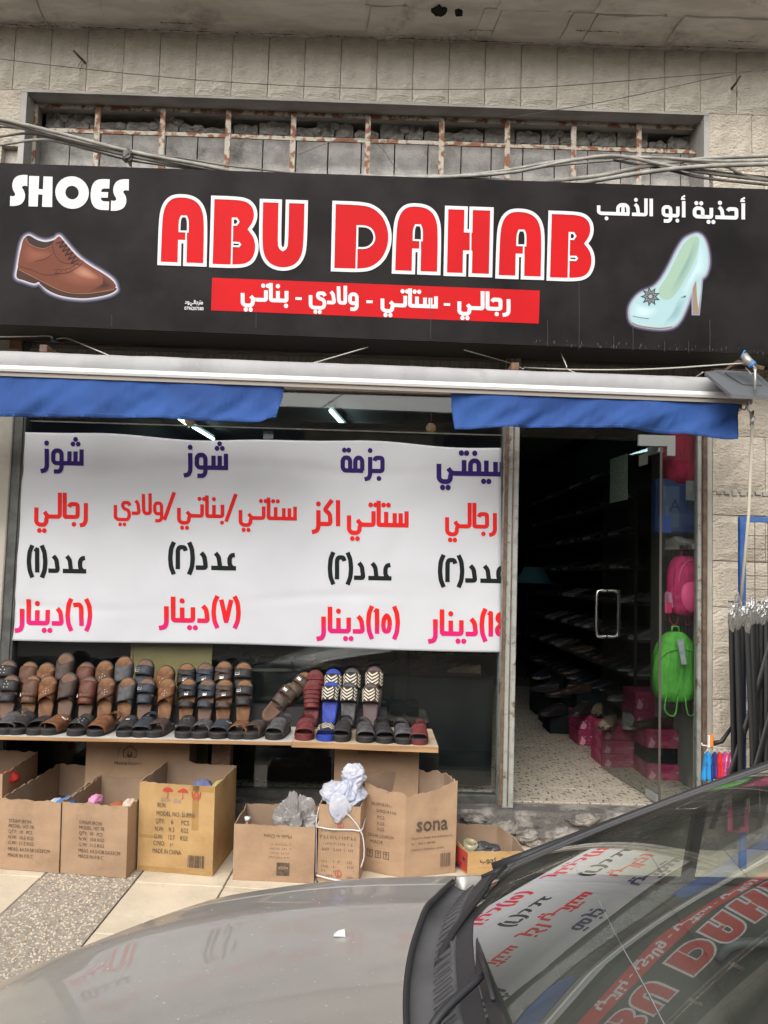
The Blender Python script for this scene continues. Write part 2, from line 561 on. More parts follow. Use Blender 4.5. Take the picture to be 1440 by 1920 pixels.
def lettering(lines, fn, name, material, parent, bold=False):
    """lines: (text, x, y, size, [width]) ; fn maps (x,y) -> local point ; one print mesh"""
    m = MB()
    for ln in lines:
        vs, fs, wd = latin(ln[0], bold)
        sx = sy = ln[3]
        if len(ln) > 4: sx = ln[4] / wd
        if len(ln) > 5 and ln[5]: P = [(ln[1] - v[0] * sx, ln[2] - v[1] * sy) for v in vs]
        else: P = [(ln[1] + v[0] * sx, ln[2] + v[1] * sy) for v in vs]
        m.add([fn(*p) for p in P], fs)
    return m.build(name, material, parent)
# ================================================================== common materials
M = {}
M['stone'] = mat('hewn_limestone', (0.60, 0.555, 0.475), 0.9, col2=(0.50, 0.46, 0.385), scale=9, bump=1.0, bscale=34, bstretch=(1, 1, 2.6), dist=0.016, stain=(0.25, 0.22, 0.18), sscale=2.2, sth=(0.56, 0.8))
M['stone_b'] = mat('hewn_limestone_pale', (0.58, 0.52, 0.43), 0.9, col2=(0.48, 0.42, 0.34), scale=7, bump=1.0, bscale=36, bstretch=(1.2, 1, 2.0), dist=0.018, stain=(0.28, 0.24, 0.19), sscale=1.7, sth=(0.58, 0.8))
M['mortar'] = mat('mortar', (0.50, 0.46, 0.40), 0.95, col2=(0.38, 0.345, 0.30), scale=12, bump=0.5, bscale=80)
M['plaster'] = mat('smooth_plaster', (0.43, 0.40, 0.35), 0.9, col2=(0.33, 0.31, 0.27), scale=4, bump=0.25, bscale=40, stain=(0.22, 0.2, 0.17), sscale=3, sth=(0.55, 0.8))
M['reveal'] = mat('grey_reveal_plaster', (0.42, 0.405, 0.38), 0.9, col2=(0.34, 0.325, 0.305), scale=5, bump=0.3, bscale=60)
M['concrete'] = mat('board_marked_concrete', (0.76, 0.725, 0.675), 0.95, col2=(0.62, 0.585, 0.54), scale=3.5, stretch=(1, 3, 1), bump=0.5, bscale=30, stain=(0.24, 0.215, 0.19), sscale=2.6, sth=(0.56, 0.75))
M['block'] = mat('grey_concrete_block', (0.52, 0.505, 0.475), 0.95, col2=(0.38, 0.37, 0.35), scale=10, bump=0.8, bscale=70, stain=(0.10, 0.095, 0.09), sscale=4, sth=(0.58, 0.75))
M['rust_iron'] = mat('flaking_painted_iron', (0.50, 0.46, 0.38), 0.75, col2=(0.24, 0.10, 0.05), scale=22, mix=(0.47, 0.56), bump=0.6, bscale=90)
M['dark_iron'] = mat('rusty_dark_iron', (0.12, 0.08, 0.06), 0.8, col2=(0.2, 0.11, 0.06), scale=20, bump=0.4)
M['cable'] = mat('grey_cable_sheath', (0.36, 0.345, 0.31), 0.6, col2=(0.24, 0.225, 0.2), scale=14)
M['cable_d'] = mat('dark_cable_sheath', (0.13, 0.12, 0.105), 0.6, col2=(0.22, 0.2, 0.17), scale=10)
M['wire'] = mat('thin_dark_wire', (0.09, 0.08, 0.07), 0.6)
M['cord'] = mat('pale_cord', (0.5, 0.48, 0.43), 0.8)
M['sign'] = mat('black_sign_vinyl', (0.009, 0.0075, 0.008), 0.5, spec=0.08, col2=(0.018, 0.0155, 0.016), scale=2.5, bump=0.05, bscale=6, dist=0.01, stain=(0.022, 0.020, 0.021), sscale=1.8, sth=(0.52, 0.8))
M['sign_side'] = mat('black_sign_return', (0.012, 0.011, 0.011), 0.6)
M['print_red'] = mat('red_sign_print', (0.54, 0.010, 0.013), 0.5, spec=.08, col2=(0.49, 0.010, 0.013), scale=3)
M['print_white'] = mat('white_sign_print', (0.66, 0.66, 0.67), 0.5, spec=.15)
M['banner'] = mat('white_banner_vinyl', (0.57, 0.58, 0.61), 0.5, spec=.3, col2=(0.54, 0.55, 0.58), scale=1.3, bump=0.12, bscale=3.0, dist=0.02)
M['ink_violet'] = mat('violet_print', (0.030, 0.014, 0.12), 0.55, spec=.12)
M['ink_red'] = mat('banner_red_print', (0.66, 0.018, 0.018), 0.55, spec=.12)
M['ink_black'] = mat('banner_black_print', (0.010, 0.014, 0.014), 0.6, spec=.12)
M['alu'] = mat('weathered_painted_frame', (0.33, 0.335, 0.31), 0.6, col2=(0.25, 0.25, 0.225), scale=16, mix=(0.5, 0.62), stain=(0.12, 0.085, 0.05), sscale=9, sth=(0.56, 0.62), bump=0.3)
M['alu_dark'] = mat('dark_window_frame', (0.05, 0.052, 0.05), 0.5, col2=(0.09, 0.09, 0.08), scale=12)
M['brown_rust'] = mat('rusty_brown_angle', (0.10, 0.065, 0.042), 0.8, col2=(0.16, 0.11, 0.075), scale=25, bump=0.5)
M['shutter'] = mat('dark_brown_shutter', (0.42, 0.36, 0.31), 0.65, col2=(0.33, 0.28, 0.24), scale=5, stretch=(1, 1, 6))
M['lintel'] = mat('dirty_concrete_lintel', (0.24, 0.225, 0.20), 0.9, col2=(0.16, 0.148, 0.13), scale=14, stretch=(5, 1, 0.7), bump=0.4)
M['glass'] = glass('shop_glass', (0.86, 0.89, 0.885), gain=1.1, dust=0.004)
M['door_glass'] = glass('door_glass', (0.80, 0.83, 0.82), gain=0.9, dust=0.006)
M['steel'] = mat('brushed_steel', (0.62, 0.61, 0.58), 0.25, 1.0)
M['grey_plate'] = mat('grey_patch_fitting', (0.26, 0.27, 0.26), 0.5)
M['tile'] = mat('cream_paving_tile', (0.64, 0.555, 0.425), 0.6, col2=(0.55, 0.475, 0.36), scale=5, stain=(0.38, 0.315, 0.235), sscale=4, sth=(0.52, 0.78), speck=(0.36, 0.30, 0.23), spscale=70, spth=(0.68, 0.74), bump=0.12, bscale=30)
M['grout'] = mat('grey_grout', (0.26, 0.235, 0.20), 0.95, col2=(0.19, 0.17, 0.145), scale=20)
M['agg'] = mat('exposed_aggregate', (0.34, 0.30, 0.25), 0.9, col2=(0.25, 0.22, 0.185), scale=30, mix=(0.4, 0.62), speck=(0.52, 0.46, 0.36), spscale=60, spth=(0.58, 0.63), bump=0.6, bscale=70)
M['peb'] = mat('pale_pebble', (0.56, 0.48, 0.37), 0.7)
M['peb_b'] = mat('brown_pebble', (0.28, 0.2, 0.13), 0.7)
M['terrazzo'] = mat('terrazzo_floor_tile', (0.52, 0.46, 0.37), 0.5, col2=(0.44, 0.39, 0.31), scale=5, speck=(0.07, 0.055, 0.045), spscale=42, spth=(0.585, 0.61), spstretch=(1.1, 0.55, 1), stain=(0.34, 0.28, 0.2), sscale=3, sth=(0.56, 0.8))
M['rubble'] = mat('broken_step_concrete', (0.12, 0.11, 0.10), 0.95, col2=(0.30, 0.275, 0.245), scale=7, mix=(0.5, 0.62), bump=0.9, bscale=45, dist=0.02)
M['asphalt'] = mat('asphalt', (0.085, 0.08, 0.073), 0.9, col2=(0.11, 0.10, 0.09), scale=4, bump=0.5, bscale=200)
M['kerb'] = mat('kerb_concrete', (0.28, 0.26, 0.235), 0.9, col2=(0.22, 0.2, 0.18), scale=8, bump=0.3)
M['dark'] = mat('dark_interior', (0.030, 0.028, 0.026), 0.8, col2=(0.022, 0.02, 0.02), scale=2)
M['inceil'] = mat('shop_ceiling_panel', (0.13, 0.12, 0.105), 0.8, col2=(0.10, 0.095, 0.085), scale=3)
M['cloth_blue'] = mat('blue_canvas', (0.020, 0.075, 0.27), 0.85, col2=(0.016, 0.058, 0.22), scale=3, bump=0.35, bscale=14, bstretch=(1.6, 1, .5), dist=0.02, stain=(0.035, 0.10, 0.32), sscale=4, sth=(0.55, 0.8))
M['cloth_grey'] = mat('grey_awning_fabric', (0.38, 0.38, 0.38), 0.8, col2=(0.33, 0.33, 0.335), scale=2.2, stretch=(2, 1, 1), stain=(0.24, 0.235, 0.23), sscale=5, sth=(.55, .8))
M['white_metal'] = mat('white_powder_coat', (0.72, 0.72, 0.71), 0.4)
M['beige_metal'] = mat('beige_arm_metal', (0.30, 0.26, 0.22), 0.5)
M['opp'] = mat('opposite_limestone', (0.45, 0.41, 0.34), 0.9, col2=(0.38, 0.34, 0.28), scale=2)

def zp(y): return 0.07 * (y + 0.72)
def gp(px, py, dz=0.0):
    d = ray(px, py)
    t = (CAM.z - dz - 0.07 * (CAM.y + 0.72)) / (0.07 * d.y - d.z)
    return CAM + d * t

XL = at(40, 165, -0.06).x; XR = at(1330, 210, -0.06).x
ZLINT = at(700, 190, -0.06).z                 # underside of the stone band
ZSOF = at(700, 72, -0.06).z                   # soffit level
ZFLOOR = 0.225

# ================================================================== ground
YK = -2.25                                    # kerb line
m = MB(); m.grid(2, 2, lambda u, v: (-90 + 180 * u, -95 + 190 * v, -0.36))
tag(m.build('ground', M['kerb']), kind='structure')
m = MB(); m.box(-40, 40, -10.4, YK - 0.13, -0.355, -0.27)
tag(m.build('road', M['asphalt']), kind='structure')
kerb = thing('kerb', None, None); tag(kerb, kind='structure')
for i in range(16):
    m = MB(); m.box(-8 + i * 1.0 + 0.004, -8 + (i + 1) * 1.0 - 0.004, YK - 0.13, YK, -0.34, zp(YK) + 0.005, bev=0.012)
    m.build('kerb_stone', M['kerb'], kerb)
# pavement: grout bed + tiles laid at a slight angle to the shop front
pav = thing('pavement', None, None); tag(pav, kind='structure')
m = MB(); m.prism([(-0.05, zp(-0.05) - 0.012), (YK, zp(YK) - 0.012), (YK, -0.35), (-0.05, -0.35)], (-9, 9), 'x')
m.build('grout_bed', M['grout'], pav)
a0 = gp(265, 1637); a1 = gp(132, 1800)
dirB = (a1 - a0); dirB.z = 0; dirB.normalize()        # toward the street
dirA = Vector((-dirB.y, dirB.x, 0))
if dirA.x < 0: dirA = -dirA
b0 = gp(82, 1640)
wid = abs((Vector((b0.x, b0.y, 0)) - Vector((a0.x, a0.y, 0))).dot(dirA))
c0 = gp(432, 1640); tw = (Vector((c0.x, c0.y, 0)) - Vector((a0.x, a0.y, 0))).dot(dirA)
def pave(u, v, lift=0.0):
    p = Vector((a0.x, a0.y, 0)) + dirA * u + dirB * v
    return (p.x, p.y, zp(p.y) + lift)
def clip_poly(P, y0, y1):
    def cut(P, f, lim, keep):
        out = []
        for i in range(len(P)):
            a, b = P[i], P[(i + 1) % len(P)]
            ia, ib = keep(a[1]), keep(b[1])
            if ia: out.append(a)
            if ia != ib:
                t = (lim - a[1]) / (b[1] - a[1]); out.append((a[0] + (b[0] - a[0]) * t, lim))
        return out
    P = cut(P, 0, y0, lambda y: y >= y0)
    if len(P) > 2: P = cut(P, 0, y1, lambda y: y <= y1)
    return P
v00 = (gp(400, 1662) - a0).dot(dirB)
TL = 0.50
def tile_obj(u0, u1, v0, v1, material=None, lift=0.0, name='tile'):
    g = 0.004
    P = [pave(u0 + g, v0 + g)[:2], pave(u1 - g, v0 + g)[:2], pave(u1 - g, v1 - g)[:2], pave(u0 + g, v1 - g)[:2]]
    P = clip_poly(P, YK + 0.004, -0.05)
    if len(P) < 3: return
    n = len(P); m = MB()
    lift += rnd.uniform(-0.0015, 0.0015)
    cx_ = sum(p[0] for p in P) / n; cy_ = sum(p[1] for p in P) / n
    top = [(p[0] + (cx_ - p[0]) * 0.012, p[1] + (cy_ - p[1]) * 0.012, zp(p[1]) + lift) for p in P]
    mid = [(p[0], p[1], zp(p[1]) + lift - 0.003) for p in P]
    bot = [(p[0], p[1], zp(p[1]) - 0.02) for p in P]
    fs = [tuple(range(n))] + [(i, n + i, n + (i + 1) % n, (i + 1) % n) for i in range(n)] + [(n + i, 2 * n + i, 2 * n + (i + 1) % n, n + (i + 1) % n) for i in range(n)]
    m.add(top + mid + bot, fs)
    fix_normals(m.build(name, material or M['tile'], pav))
for col_ in range(-7, 9):
    if col_ >= 0: u0, u1 = col_ * tw, (col_ + 1) * tw
    else: u0, u1 = -wid + (col_ + 0) * tw, -wid + (col_ + 1) * tw
    for r_ in range(-4, 6):
        tile_obj(u0, u1, v00 + r_ * TL, v00 + (r_ + 1) * TL)
P = clip_poly([pave(-wid + 0.004, -1.2)[:2], pave(-0.004, -1.2)[:2], pave(-0.004, 2.6)[:2], pave(-wid + 0.004, 2.6)[:2]], YK + 0.004, -0.05)
m = MB(); n = len(P)
m.add([(p[0], p[1], zp(p[1]) - 0.001) for p in P] + [(p[0], p[1], zp(p[1]) - 0.02) for p in P], [tuple(range(n))] + [(i, n + i, n + (i + 1) % n, (i + 1) % n) for i in range(n)])
fix_normals(m.build('aggregate_strip', M['agg'], pav))
m = MB()
for i in range(2600):
    u, v = rnd.uniform(-wid + 0.01, -0.01), rnd.uniform(-0.6, 1.4)
    p = pave(u, v)
    if not (YK < p[1] < -0.1): continue
    r = rnd.uniform(0.003, 0.0085); h = r * 0.35; a = rnd.uniform(0, 6)
    k = [(p[0] + cos(a + j * 1.047) * r * rnd.uniform(.6, 1.1), p[1] + sin(a + j * 1.047) * r * rnd.uniform(.6, 1.1), p[2] - 0.002) for j in range(6)]
    k2 = [((q[0] + p[0]) / 2, (q[1] + p[1]) / 2, p[2] + h) for q in k]
    m.cur = 1 if rnd.random() < 0.3 else 0
    m.add(k + k2, [(6, 7, 8, 9, 10, 11)] + [(j, (j + 1) % 6, 6 + (j + 1) % 6, 6 + j) for j in range(6)])
tag(m.build('pebbles', [M['peb'], M['peb_b']], pav), kind='stuff')

# ================================================================== shop building (stonework)
SHOP = thing('shop_building', 'old limestone shop building with a barred opening above a black sign', 'building')
def variants(nx, nz_, sx, sz, seed, amp=0.006):
    out = []
    for k in range(5):
        m = MB()
        def fn(u, v):
            mx_ = 0.012 / sx; mz_ = 0.012 / sz
            e = min(u / mx_, (1 - u) / mx_, v / mz_, (1 - v) / mz_)
            x, z = u * sx, v * sz
            if e < 0.02: d = 0.0065
            elif e < 1.05: d = 0.004
            else: d = -0.004 - amp * (nz3(x * 30, z * 30, seed + k * 9.1) + 0.5 * nz3(x * 75, z * 75, k * 3.3 + seed))
            return (x, d, z)
        us = [0, 0.012 / sx] + [0.012 / sx + (1 - 0.024 / sx) * i / nx for i in range(1, nx)] + [1 - 0.012 / sx, 1]
        vs = [0, 0.012 / sz] + [0.012 / sz + (1 - 0.024 / sz) * i / nz_ for i in range(1, nz_)] + [1 - 0.012 / sz, 1]
        V = [fn(u, v) for v in vs for u in us]
        W_ = len(us); fs = [(j * W_ + i, j * W_ + i + 1, (j + 1) * W_ + i + 1, (j + 1) * W_ + i) for j in range(len(vs) - 1) for i in range(W_ - 1)]
        # side returns
        o = len(V); V += [(0, 0.06, 0), (sx, 0.06, 0), (sx, 0.06, sz), (0, 0.06, sz)]
        c = [0, W_ - 1, (len(vs) - 1) * W_ + W_ - 1, (len(vs) - 1) * W_]
        for a in range(4):
            b_ = (a + 1) % 4
            fs.append((c[b_], c[a], o + a, o + b_))
        m.add(V, fs)
        out.append(m)
    return out
STV = {}
def stone(x0, x1, z0, z1, Y, m_='stone', parent=None, name='stone_block'):
    sx, sz = x1 - x0 - 0.0035, z1 - z0 - 0.0035
    key = (round(sx, 2), round(sz, 2), m_)
    if key not in STV:
        STV[key] = [q.mesh('stone_block', M[m_], False) for q in variants(max(4, min(12, int(sx / .03))), max(4, min(16, int(sz / .03))), sx, sz, len(STV) * 17.0)]
    o = bpy.data.objects.new(name, rnd.choice(STV[key])); COL.objects.link(o)
    o.parent = parent or SHOP
    o.location = (x0 + 0.00175, Y + rnd.uniform(-0.0015, 0.0015), z0 + 0.00175)
    return o
YW = -0.06
# top band of tall soldier stones
jx = [25, 93, 163, 230, 300, 367, 435, 503, 572, 635, 700, 766, 835, 901, 970, 1038, 1107, 1177, 1245, 1315, 1382, 1450, 1520]
X0s = at(25, 120, YW).x; pitch = (at(1382, 140, YW).x - X0s) / 20
for i in range(-6, 29):
    stone(X0s + i * pitch, X0s + (i + 1) * pitch, ZLINT, ZSOF + 0.03, YW)
# side piers: left and right of the opening and of the shopfront
XJL = at(2, 1000, YW).x          # outer line of left jamb
XJR = at(1337, 1000, YW).x
zs = []
zz = zp(-0.05) - 0.02
course = 0.272
ztop = ZLINT
zs = [at(1385, yy, YW).z for yy in (1490, 1401, 1313, 1226, 1139, 1052, 966, 923, 818, 738)]
zs = [zs[0] - 0.56, zs[0] - 0.28] + zs
while zs[-1] + 0.27 < ztop - 0.1: zs.append(zs[-1] + 0.272)
zs.append(ztop)
k = 0
for a, b_ in zip(zs[:-1], zs[1:]):
    off = 0.31 if k % 2 else 0.62
    up = a > at(720, 330, YW).z
    # right pier
    x = (XR if up else XJR)
    xs = [x, x + (0.26 if up else off)] + [x + (0.26 if up else off) + 0.6 * j for j in (1, 2, 3, 4)]
    for xa, xb in zip(xs[:-1], xs[1:]): stone(xa, xb, a, b_, YW, 'stone_b')
    x = (XL if up else XJL - 0.14)
    xs = [x, x - off] + [x - off - 0.6 * j for j in (1, 2, 3, 4)]
    for xa, xb in zip(xs[1:], xs[:-1]): stone(xa, xb, a, b_, YW, 'stone_b')
    k += 1
# wall core behind stones
m = MB()
yb_ = YW + 0.055
m.box(-5.6, 5.8, yb_, 0.5, ZLINT + 0.002, ZSOF + 0.2)
m.box(-5.6, XL, yb_, 0.5, 2.75, ZLINT); m.box(XR, 5.8, yb_, 0.5, 2.75, ZLINT)
m.box(-5.6, XJL - 0.135, yb_, 0.25, -0.3, 2.75); m.box(XJR + 0.002, 5.8, yb_, 0.25, -0.3, 2.75)
m.build('wall_core', M['mortar'], SHOP)
# smooth plaster returns of the upper opening
m = MB()
m.box(XL, XR, YW + 0.004, 0.18, ZLINT - 0.012, ZLINT)
m.box(XL, XL + 0.035, YW + 0.004, 0.18, 3.0, ZLINT - 0.014)
m.box(XR - 0.03, XR, YW + 0.004, 0.18, 3.0, ZLINT - 0.014)
m.build('opening_reveal', M['reveal'], SHOP)
m = MB(); m.box(XL - 0.2, XR + 0.2, 0.34, 0.36, 3.0, ZLINT + 0.3); m.build('opening_back', M['dark'], SHOP)
# plaster jambs of the shopfront
xe_ = at(1305, 1100, 0).x
m = MB()
m.box(xe_ + .046, XJR + 0.004, -0.05, 0.12, 0.0, 2.95, bev=0.006)
m.build('door_jamb', M['plaster'], SHOP)
m = MB(); m.box(XJL - 0.14, at(13, 1000, -0.05).x, -0.06, 0.12, 0.0, 2.95, bev=0.006); m.build('window_jamb', M['plaster'], SHOP)
# broken mortar drip ledge on right pier
m = MB()
for i in range(26):
    x = XJR + 0.02 + i * 0.045
    z = at(1400, 925, YW).z
    h = rnd.uniform(0.006, 0.016)
    m.box(x, x + rnd.uniform(0.025, 0.044), YW - rnd.uniform(0.006, 0.02), YW + 0.01, z - h, z + 0.008)
m.build('mortar_ledge', M['plaster'], SHOP)

# blocks that wall up the opening
ROWB = at(700, 262, 0.2).z
zlow = at(700, 340, 0.2).z
x = XL; k = 0
bl_bot = zlow - 0.08
while x < XR:
    wdt = rnd.choice([0.19, 0.2, 0.21])
    m = MB()
    m.slab(5, 4, lambda u, v, x=x, wdt=wdt: (x + 0.004 + (wdt - 0.008) * u, 0.2 + 0.006 * nz3(x * 5 + u * 3, v * 3, 1.5), bl_bot + 0.003 + (ROWB - bl_bot - 0.006) * v), (0, 0.12, 0))
    m.build('concrete_block', M['block'], SHOP)
    x += wdt
x = XL + 0.05
ROWT = at(700, 190, 0.2).z
while x < XR - 0.1:
    wdt = rnd.choice([0.12, 0.16, 0.2, 0.22])
    hgt = rnd.uniform(0.04, 0.135)
    if rnd.random() < 0.15: hgt = 0.03
    sd_ = rnd.random() * 50
    def fn(u, v, x=x, wdt=wdt, hgt=hgt, sd_=sd_):
        top = hgt * (1 + 0.28 * nz3(u * 3 + sd_, 1, 2) - 0.5 * abs(u - 0.5) ** 3 * 4)
        return (x + 0.005 + (wdt - 0.01) * u, 0.2 - 0.012 + 0.03 * nz3(u * 4 + sd_, v * 3, 3), ROWB + 0.004 + top * v)
    m = MB(); m.slab(9, 5, fn, (0, 0.11, 0)); m.build('broken_block', M['block'], SHOP)
    if rnd.random() < 0.5:
        m = crumple(sd_, 0.035, 0.03, 0.025, 0.5, 10, 7); m.build('rubble_lump', M['block'], SHOP, loc=(x + wdt, 0.19, ROWB + hgt * 0.6))
    x += wdt

# iron grill
gr = thing('window_grill', 'rusty cream painted iron grill across the blocked up opening above the black sign', 'grill')
YG = 0.07
gz0 = at(700, 333, YG).z; gz1 = at(700, 213, YG).z - 0.0; gzm = at(700, 265, YG).z
gx0 = at(63, 220, YG).x; gx1 = at(1314, 260, YG).x
def bar(x0, x1, z0, z1, nm='bar', dy=0.0, t=0.012):
    m = MB()
    if x1 - x0 > z1 - z0: n = max(2, int((x1 - x0) / 0.1)); m.slab(n, 1, lambda u, v: (x0 + (x1 - x0) * u, YG + dy + 0.002 * nz3(u * 9, x0, 1), z0 + (z1 - z0) * v + 0.003 * nz3(u * 7 + x0, z0 * 3, 5)), (0, t, 0))
    else: m.slab(1, 6, lambda u, v: (x0 + (x1 - x0) * u + 0.002 * nz3(v * 5 + x0, 2, 1), YG + dy, z0 + (z1 - z0) * v), (0, t, 0))
    m.build(nm, M['rust_iron'], gr)
bar(gx0, gx1, gz1 - 0.03, gz1, 'top_rail'); bar(gx0, gx1, gzm - 0.012, gzm + 0.012, 'middle_rail', -0.006); bar(gx0, gx1, gz0 - 0.014, gz0 + 0.014, 'bottom_rail')
for px in (65, 183, 305, 428, 550, 690, 828, 951, 1075, 1197, 1313):
    x = at(px, 250, YG).x
    bar(x - 0.016, x + 0.016, gz0 - 0.01, gz1 - 0.02, 'bar', -0.014)

# concrete balcony slab overhead
bal = thing('balcony_slab', 'underside of the rough concrete balcony along the top of the picture', 'balcony')
m = MB()
m.slab(60, 16, lambda u, v: (-5.6 + 11.4 * u, YW + 0.05 - 0.56 * v, ZSOF + 0.005 * nz3(u * 40, v * 7, 0) + 0.010 * nz3(u * 9, v * 3, 4)), (0, 0, 0.22))
fix_normals(m.build('slab', M['concrete'], bal))
# board seams and lifted plates of render under the slab
seams = []
xs_ = [at(px, 40, -0.3).x for px in (65, 185, 240, 430, 690, 762, 900, 932, 1065, 1110, 1240, 1270)]
edge = [-3.6, -2.9] + xs_ + [2.9, 3.6]
for i in range(len(edge) - 1):
    xa, xb = edge[i], edge[i + 1]
    sk = 0.10
    for (y0, y1) in ((-0.13, -0.37), (-0.375, -0.55)):
        y0 += rnd.uniform(-0.01, 0.01)
        th = rnd.uniform(0.002, 0.011)
        if rnd.random() < 0.2: continue
        m = MB(); sd_ = rnd.random() * 90
        def fn(u, v, xa=xa, xb=xb, y0=y0, y1=y1, sd_=sd_, th=th):
            x = xa + 0.004 + (xb - xa - 0.008) * u + (v - 0.5) * sk * 0.3 + 0.006 * nz3(v * 5 + sd_, u * 2, 0)
            y = y0 + (y1 - y0) * v + 0.010 * nz3(x * 7, sd_, 1) + 0.004 * nz3(x * 30, sd_, 2)
            return (x, y, ZSOF - 0.004 - th + 0.003 * nz3(x * 8, y * 8, sd_))
        m.slab(14, 5, fn, (0, 0, 0.02)); fix_normals(m.build('render_plate', M['concrete'], bal))
m = MB()                                    # crumbling joint between slab and wall
for i in range(300):
    x = -3.2 + i * 0.022
    if nz3(x * 2.1, 5, 1) > 0.12: continue
    h = rnd.uniform(0.004, 0.02); y = YW - rnd.uniform(0.0, 0.05)
    v = [(x, y, ZSOF - h), (x + 0.03, y - 0.004, ZSOF - h * rnd.uniform(.3, 1)), (x + 0.028, YW + 0.02, ZSOF - h * 0.4), (x, YW + 0.02, ZSOF - h * 0.2), (x, y, ZSOF + .01), (x + 0.03, y, ZSOF + .01), (x + 0.03, YW + .02, ZSOF + .01), (x, YW + .02, ZSOF + .01)]
    m.add(v, [(0, 1, 2, 3), (7, 6, 5, 4), (0, 4, 5, 1), (1, 5, 6, 2), (2, 6, 7, 3), (3, 7, 4, 0)])
m.build('crumbled_joint', M['concrete'], bal)
M['blackhole'] = mat('dark_void', (0.012, 0.011, 0.01), 1.0)
for (px, py, rx, ry) in ((826, 17, 0.038, 0.03), (860, 21, 0.022, 0.014)):
    d = ray(px, py); t = (ZSOF - CAM.z) / d.z; c = CAM + d * t
    m = MB(); n = 30; s_ = px * 0.1
    pts = [(c.x + cos(2 * pi * i / n) * rx * (1 + 0.6 * nz3(cos(i * .21) * 3, s_, i * .3)), c.y + sin(2 * pi * i / n) * ry * (1 + 0.6 * nz3(i * 0.35, s_, 3)) * 1.4) for i in range(n)]
    m.prism(pts, (ZSOF - 0.0195, ZSOF + 0.02), 'z'); m.build('spalled_hole', M['blackhole'], bal)
for k, (pxa, pxb, dy_) in enumerate(((20, 110, 0), (150, 200, 0), (215, 400, 0), (440, 560, 0), (610, 700, 0), (745, 1000, 0), (1090, 1250, 0), (1260, 1420, -3), (880, 925, -20), (1080, 1160, -26), (300, 360, -14), (1365, 1420, -16))):
    m = MB(); P = []
    for i in range(41):
        px = pxa + (pxb - pxa) * i / 40; py = 46 + px * .0345 + dy_
        d = ray(px, py + 1.6 * nz3(px * .05, k, 0) + 1.2 * nz3(px * .2, k, 2)); t = (ZSOF - .018 - CAM.z) / d.z; P.append(CAM + d * t)
    m.tube(P, [.0005 + .0045 * abs(nz3(i * .33, k * 3, 1)) for i in range(41)], 5); m.build('crack', M['blackhole'], bal)
# floor of the storey above the slab, unseen side of the building
m = MB(); m.box(-5.6, 5.8, -0.02, 7.2, ZSOF + 0.22, ZSOF + 0.3); m.build('upper_floor', M['mortar'], SHOP)
m = MB(); m.box(-5.6, -5.5, -0.02, 7.2, -0.3, ZSOF + 0.2); m.box(5.7, 5.8, -0.02, 7.2, -0.3, ZSOF + 0.2); m.box(-5.5, 5.7, 7.1, 7.2, -0.3, ZSOF + 0.2); m.build('outer_wall', M['mortar'], SHOP)
m = MB(); m.slab(40, 6, lambda u, v: (-5.6 + 11.4 * u, YW - 0.001, ZSOF + 0.2 + 3.2 * v), (0, 0.2, 0)); m.build('upper_wall', M['stone_b'], SHOP)

# iron hooks in the wall
for (p0, p1, p2, lb) in (((138, 95), (150, 108), (160, 118), 'bent iron peg standing out of the top left wall stones'), ((1388, 142), (1380, 156), (1370, 168), 'bent iron peg standing out of the top right wall stones')):
    a, b_, c = at(*p0, YW - 0.12), at(*p1, YW - 0.06), at(*p2, YW + 0.01)
    t = thing('wall_peg', lb, 'peg', c)
    m = MB(); m.tube([a - c, b_ - c, Vector((0, 0, 0))], [0.006, 0.007, 0.008], 7)
    m.tube([b_ - c + Vector((0.01, 0, -0.02)), b_ - c + Vector((-0.005, -0.01, -0.06)), b_ - c + Vector((0.005, 0, -0.085)), b_ - c + Vector((0.015, 0, -0.04))], 0.0018, 5)
    m.build('iron_rod', M['dark_iron'], t, True)

# ================================================================== step, interior room
m = MB()
def stepf(u, v):
    x = -2.45 + 4.9 * u; 
    e = 0.0
    if x > 0.72: e = 0.03 * nz3(x * 4, 0, 2) - 0.02
    if v < 0.5: return (x, -0.16 + e + 0.02 * nz3(x * 6, v * 8, 1) * (1 if x > .7 else .2), zp(-.16) - 0.05 + (ZFLOOR - 0.012 - zp(-.16) + 0.05) * (v / 0.5))
    return (x, (-0.16 + e) * (1 - (v - 0.5) * 2), ZFLOOR - 0.012 + 0.006 * nz3(x * 9, v * 7, 5))
m.grid(120, 14, stepf)
tag(m.build('shop_step', M['rubble'], None, True), kind='structure')
# rubble chunk in front of the door
for i, (px, py, s_) in enumerate(((935, 1548, 0.13), (985, 1560, 0.10), (1040, 1560, 0.15), (1095, 1530, 0.09), (890, 1530, 0.07), (1000, 1590, 0.07))):
    c = at(px, py, -0.2)
    m = crumple(i * 7.7, s_, 0.07, s_ * 0.42, 0.45, 26, 16, 3.0)
    o = m.build('broken_concrete', M['rubble'], None, False, (c.x, -0.17, max(zp(-.2) + 0.02, c.z - 0.02)))
    tag(o, ['pale broken concrete lump left of the rubble below the door', 'pale broken concrete lump right behind the small tan box', 'large grey concrete lump in the middle of the rubble below the door', 'dark concrete lump under the windscreen end of the step', 'small dark lump beside the sona carton', 'low concrete lump at the foot of the rubble'][i], 'rubble', 'broken concrete below the door')
mk = thing('metal_clip', 'small shiny metal buckle lying on the broken door step', 'buckle', at(1067, 1528, -0.12) + Vector((0, 0, 0.01)))
m = MB(); m.tube([(0.02 * cos(a) * 1.1, -0.014 * sin(a), 0.004 * sin(a)) for a in [i * pi / 8 for i in range(17)]], 0.004, 6); m.build('ring', M['steel'], mk, True)
m = MB(); m.box(-0.012, 0.018, -0.02, -0.012, -0.006, 0.004, bev=0.001); m.build('plate', M['steel'], mk)

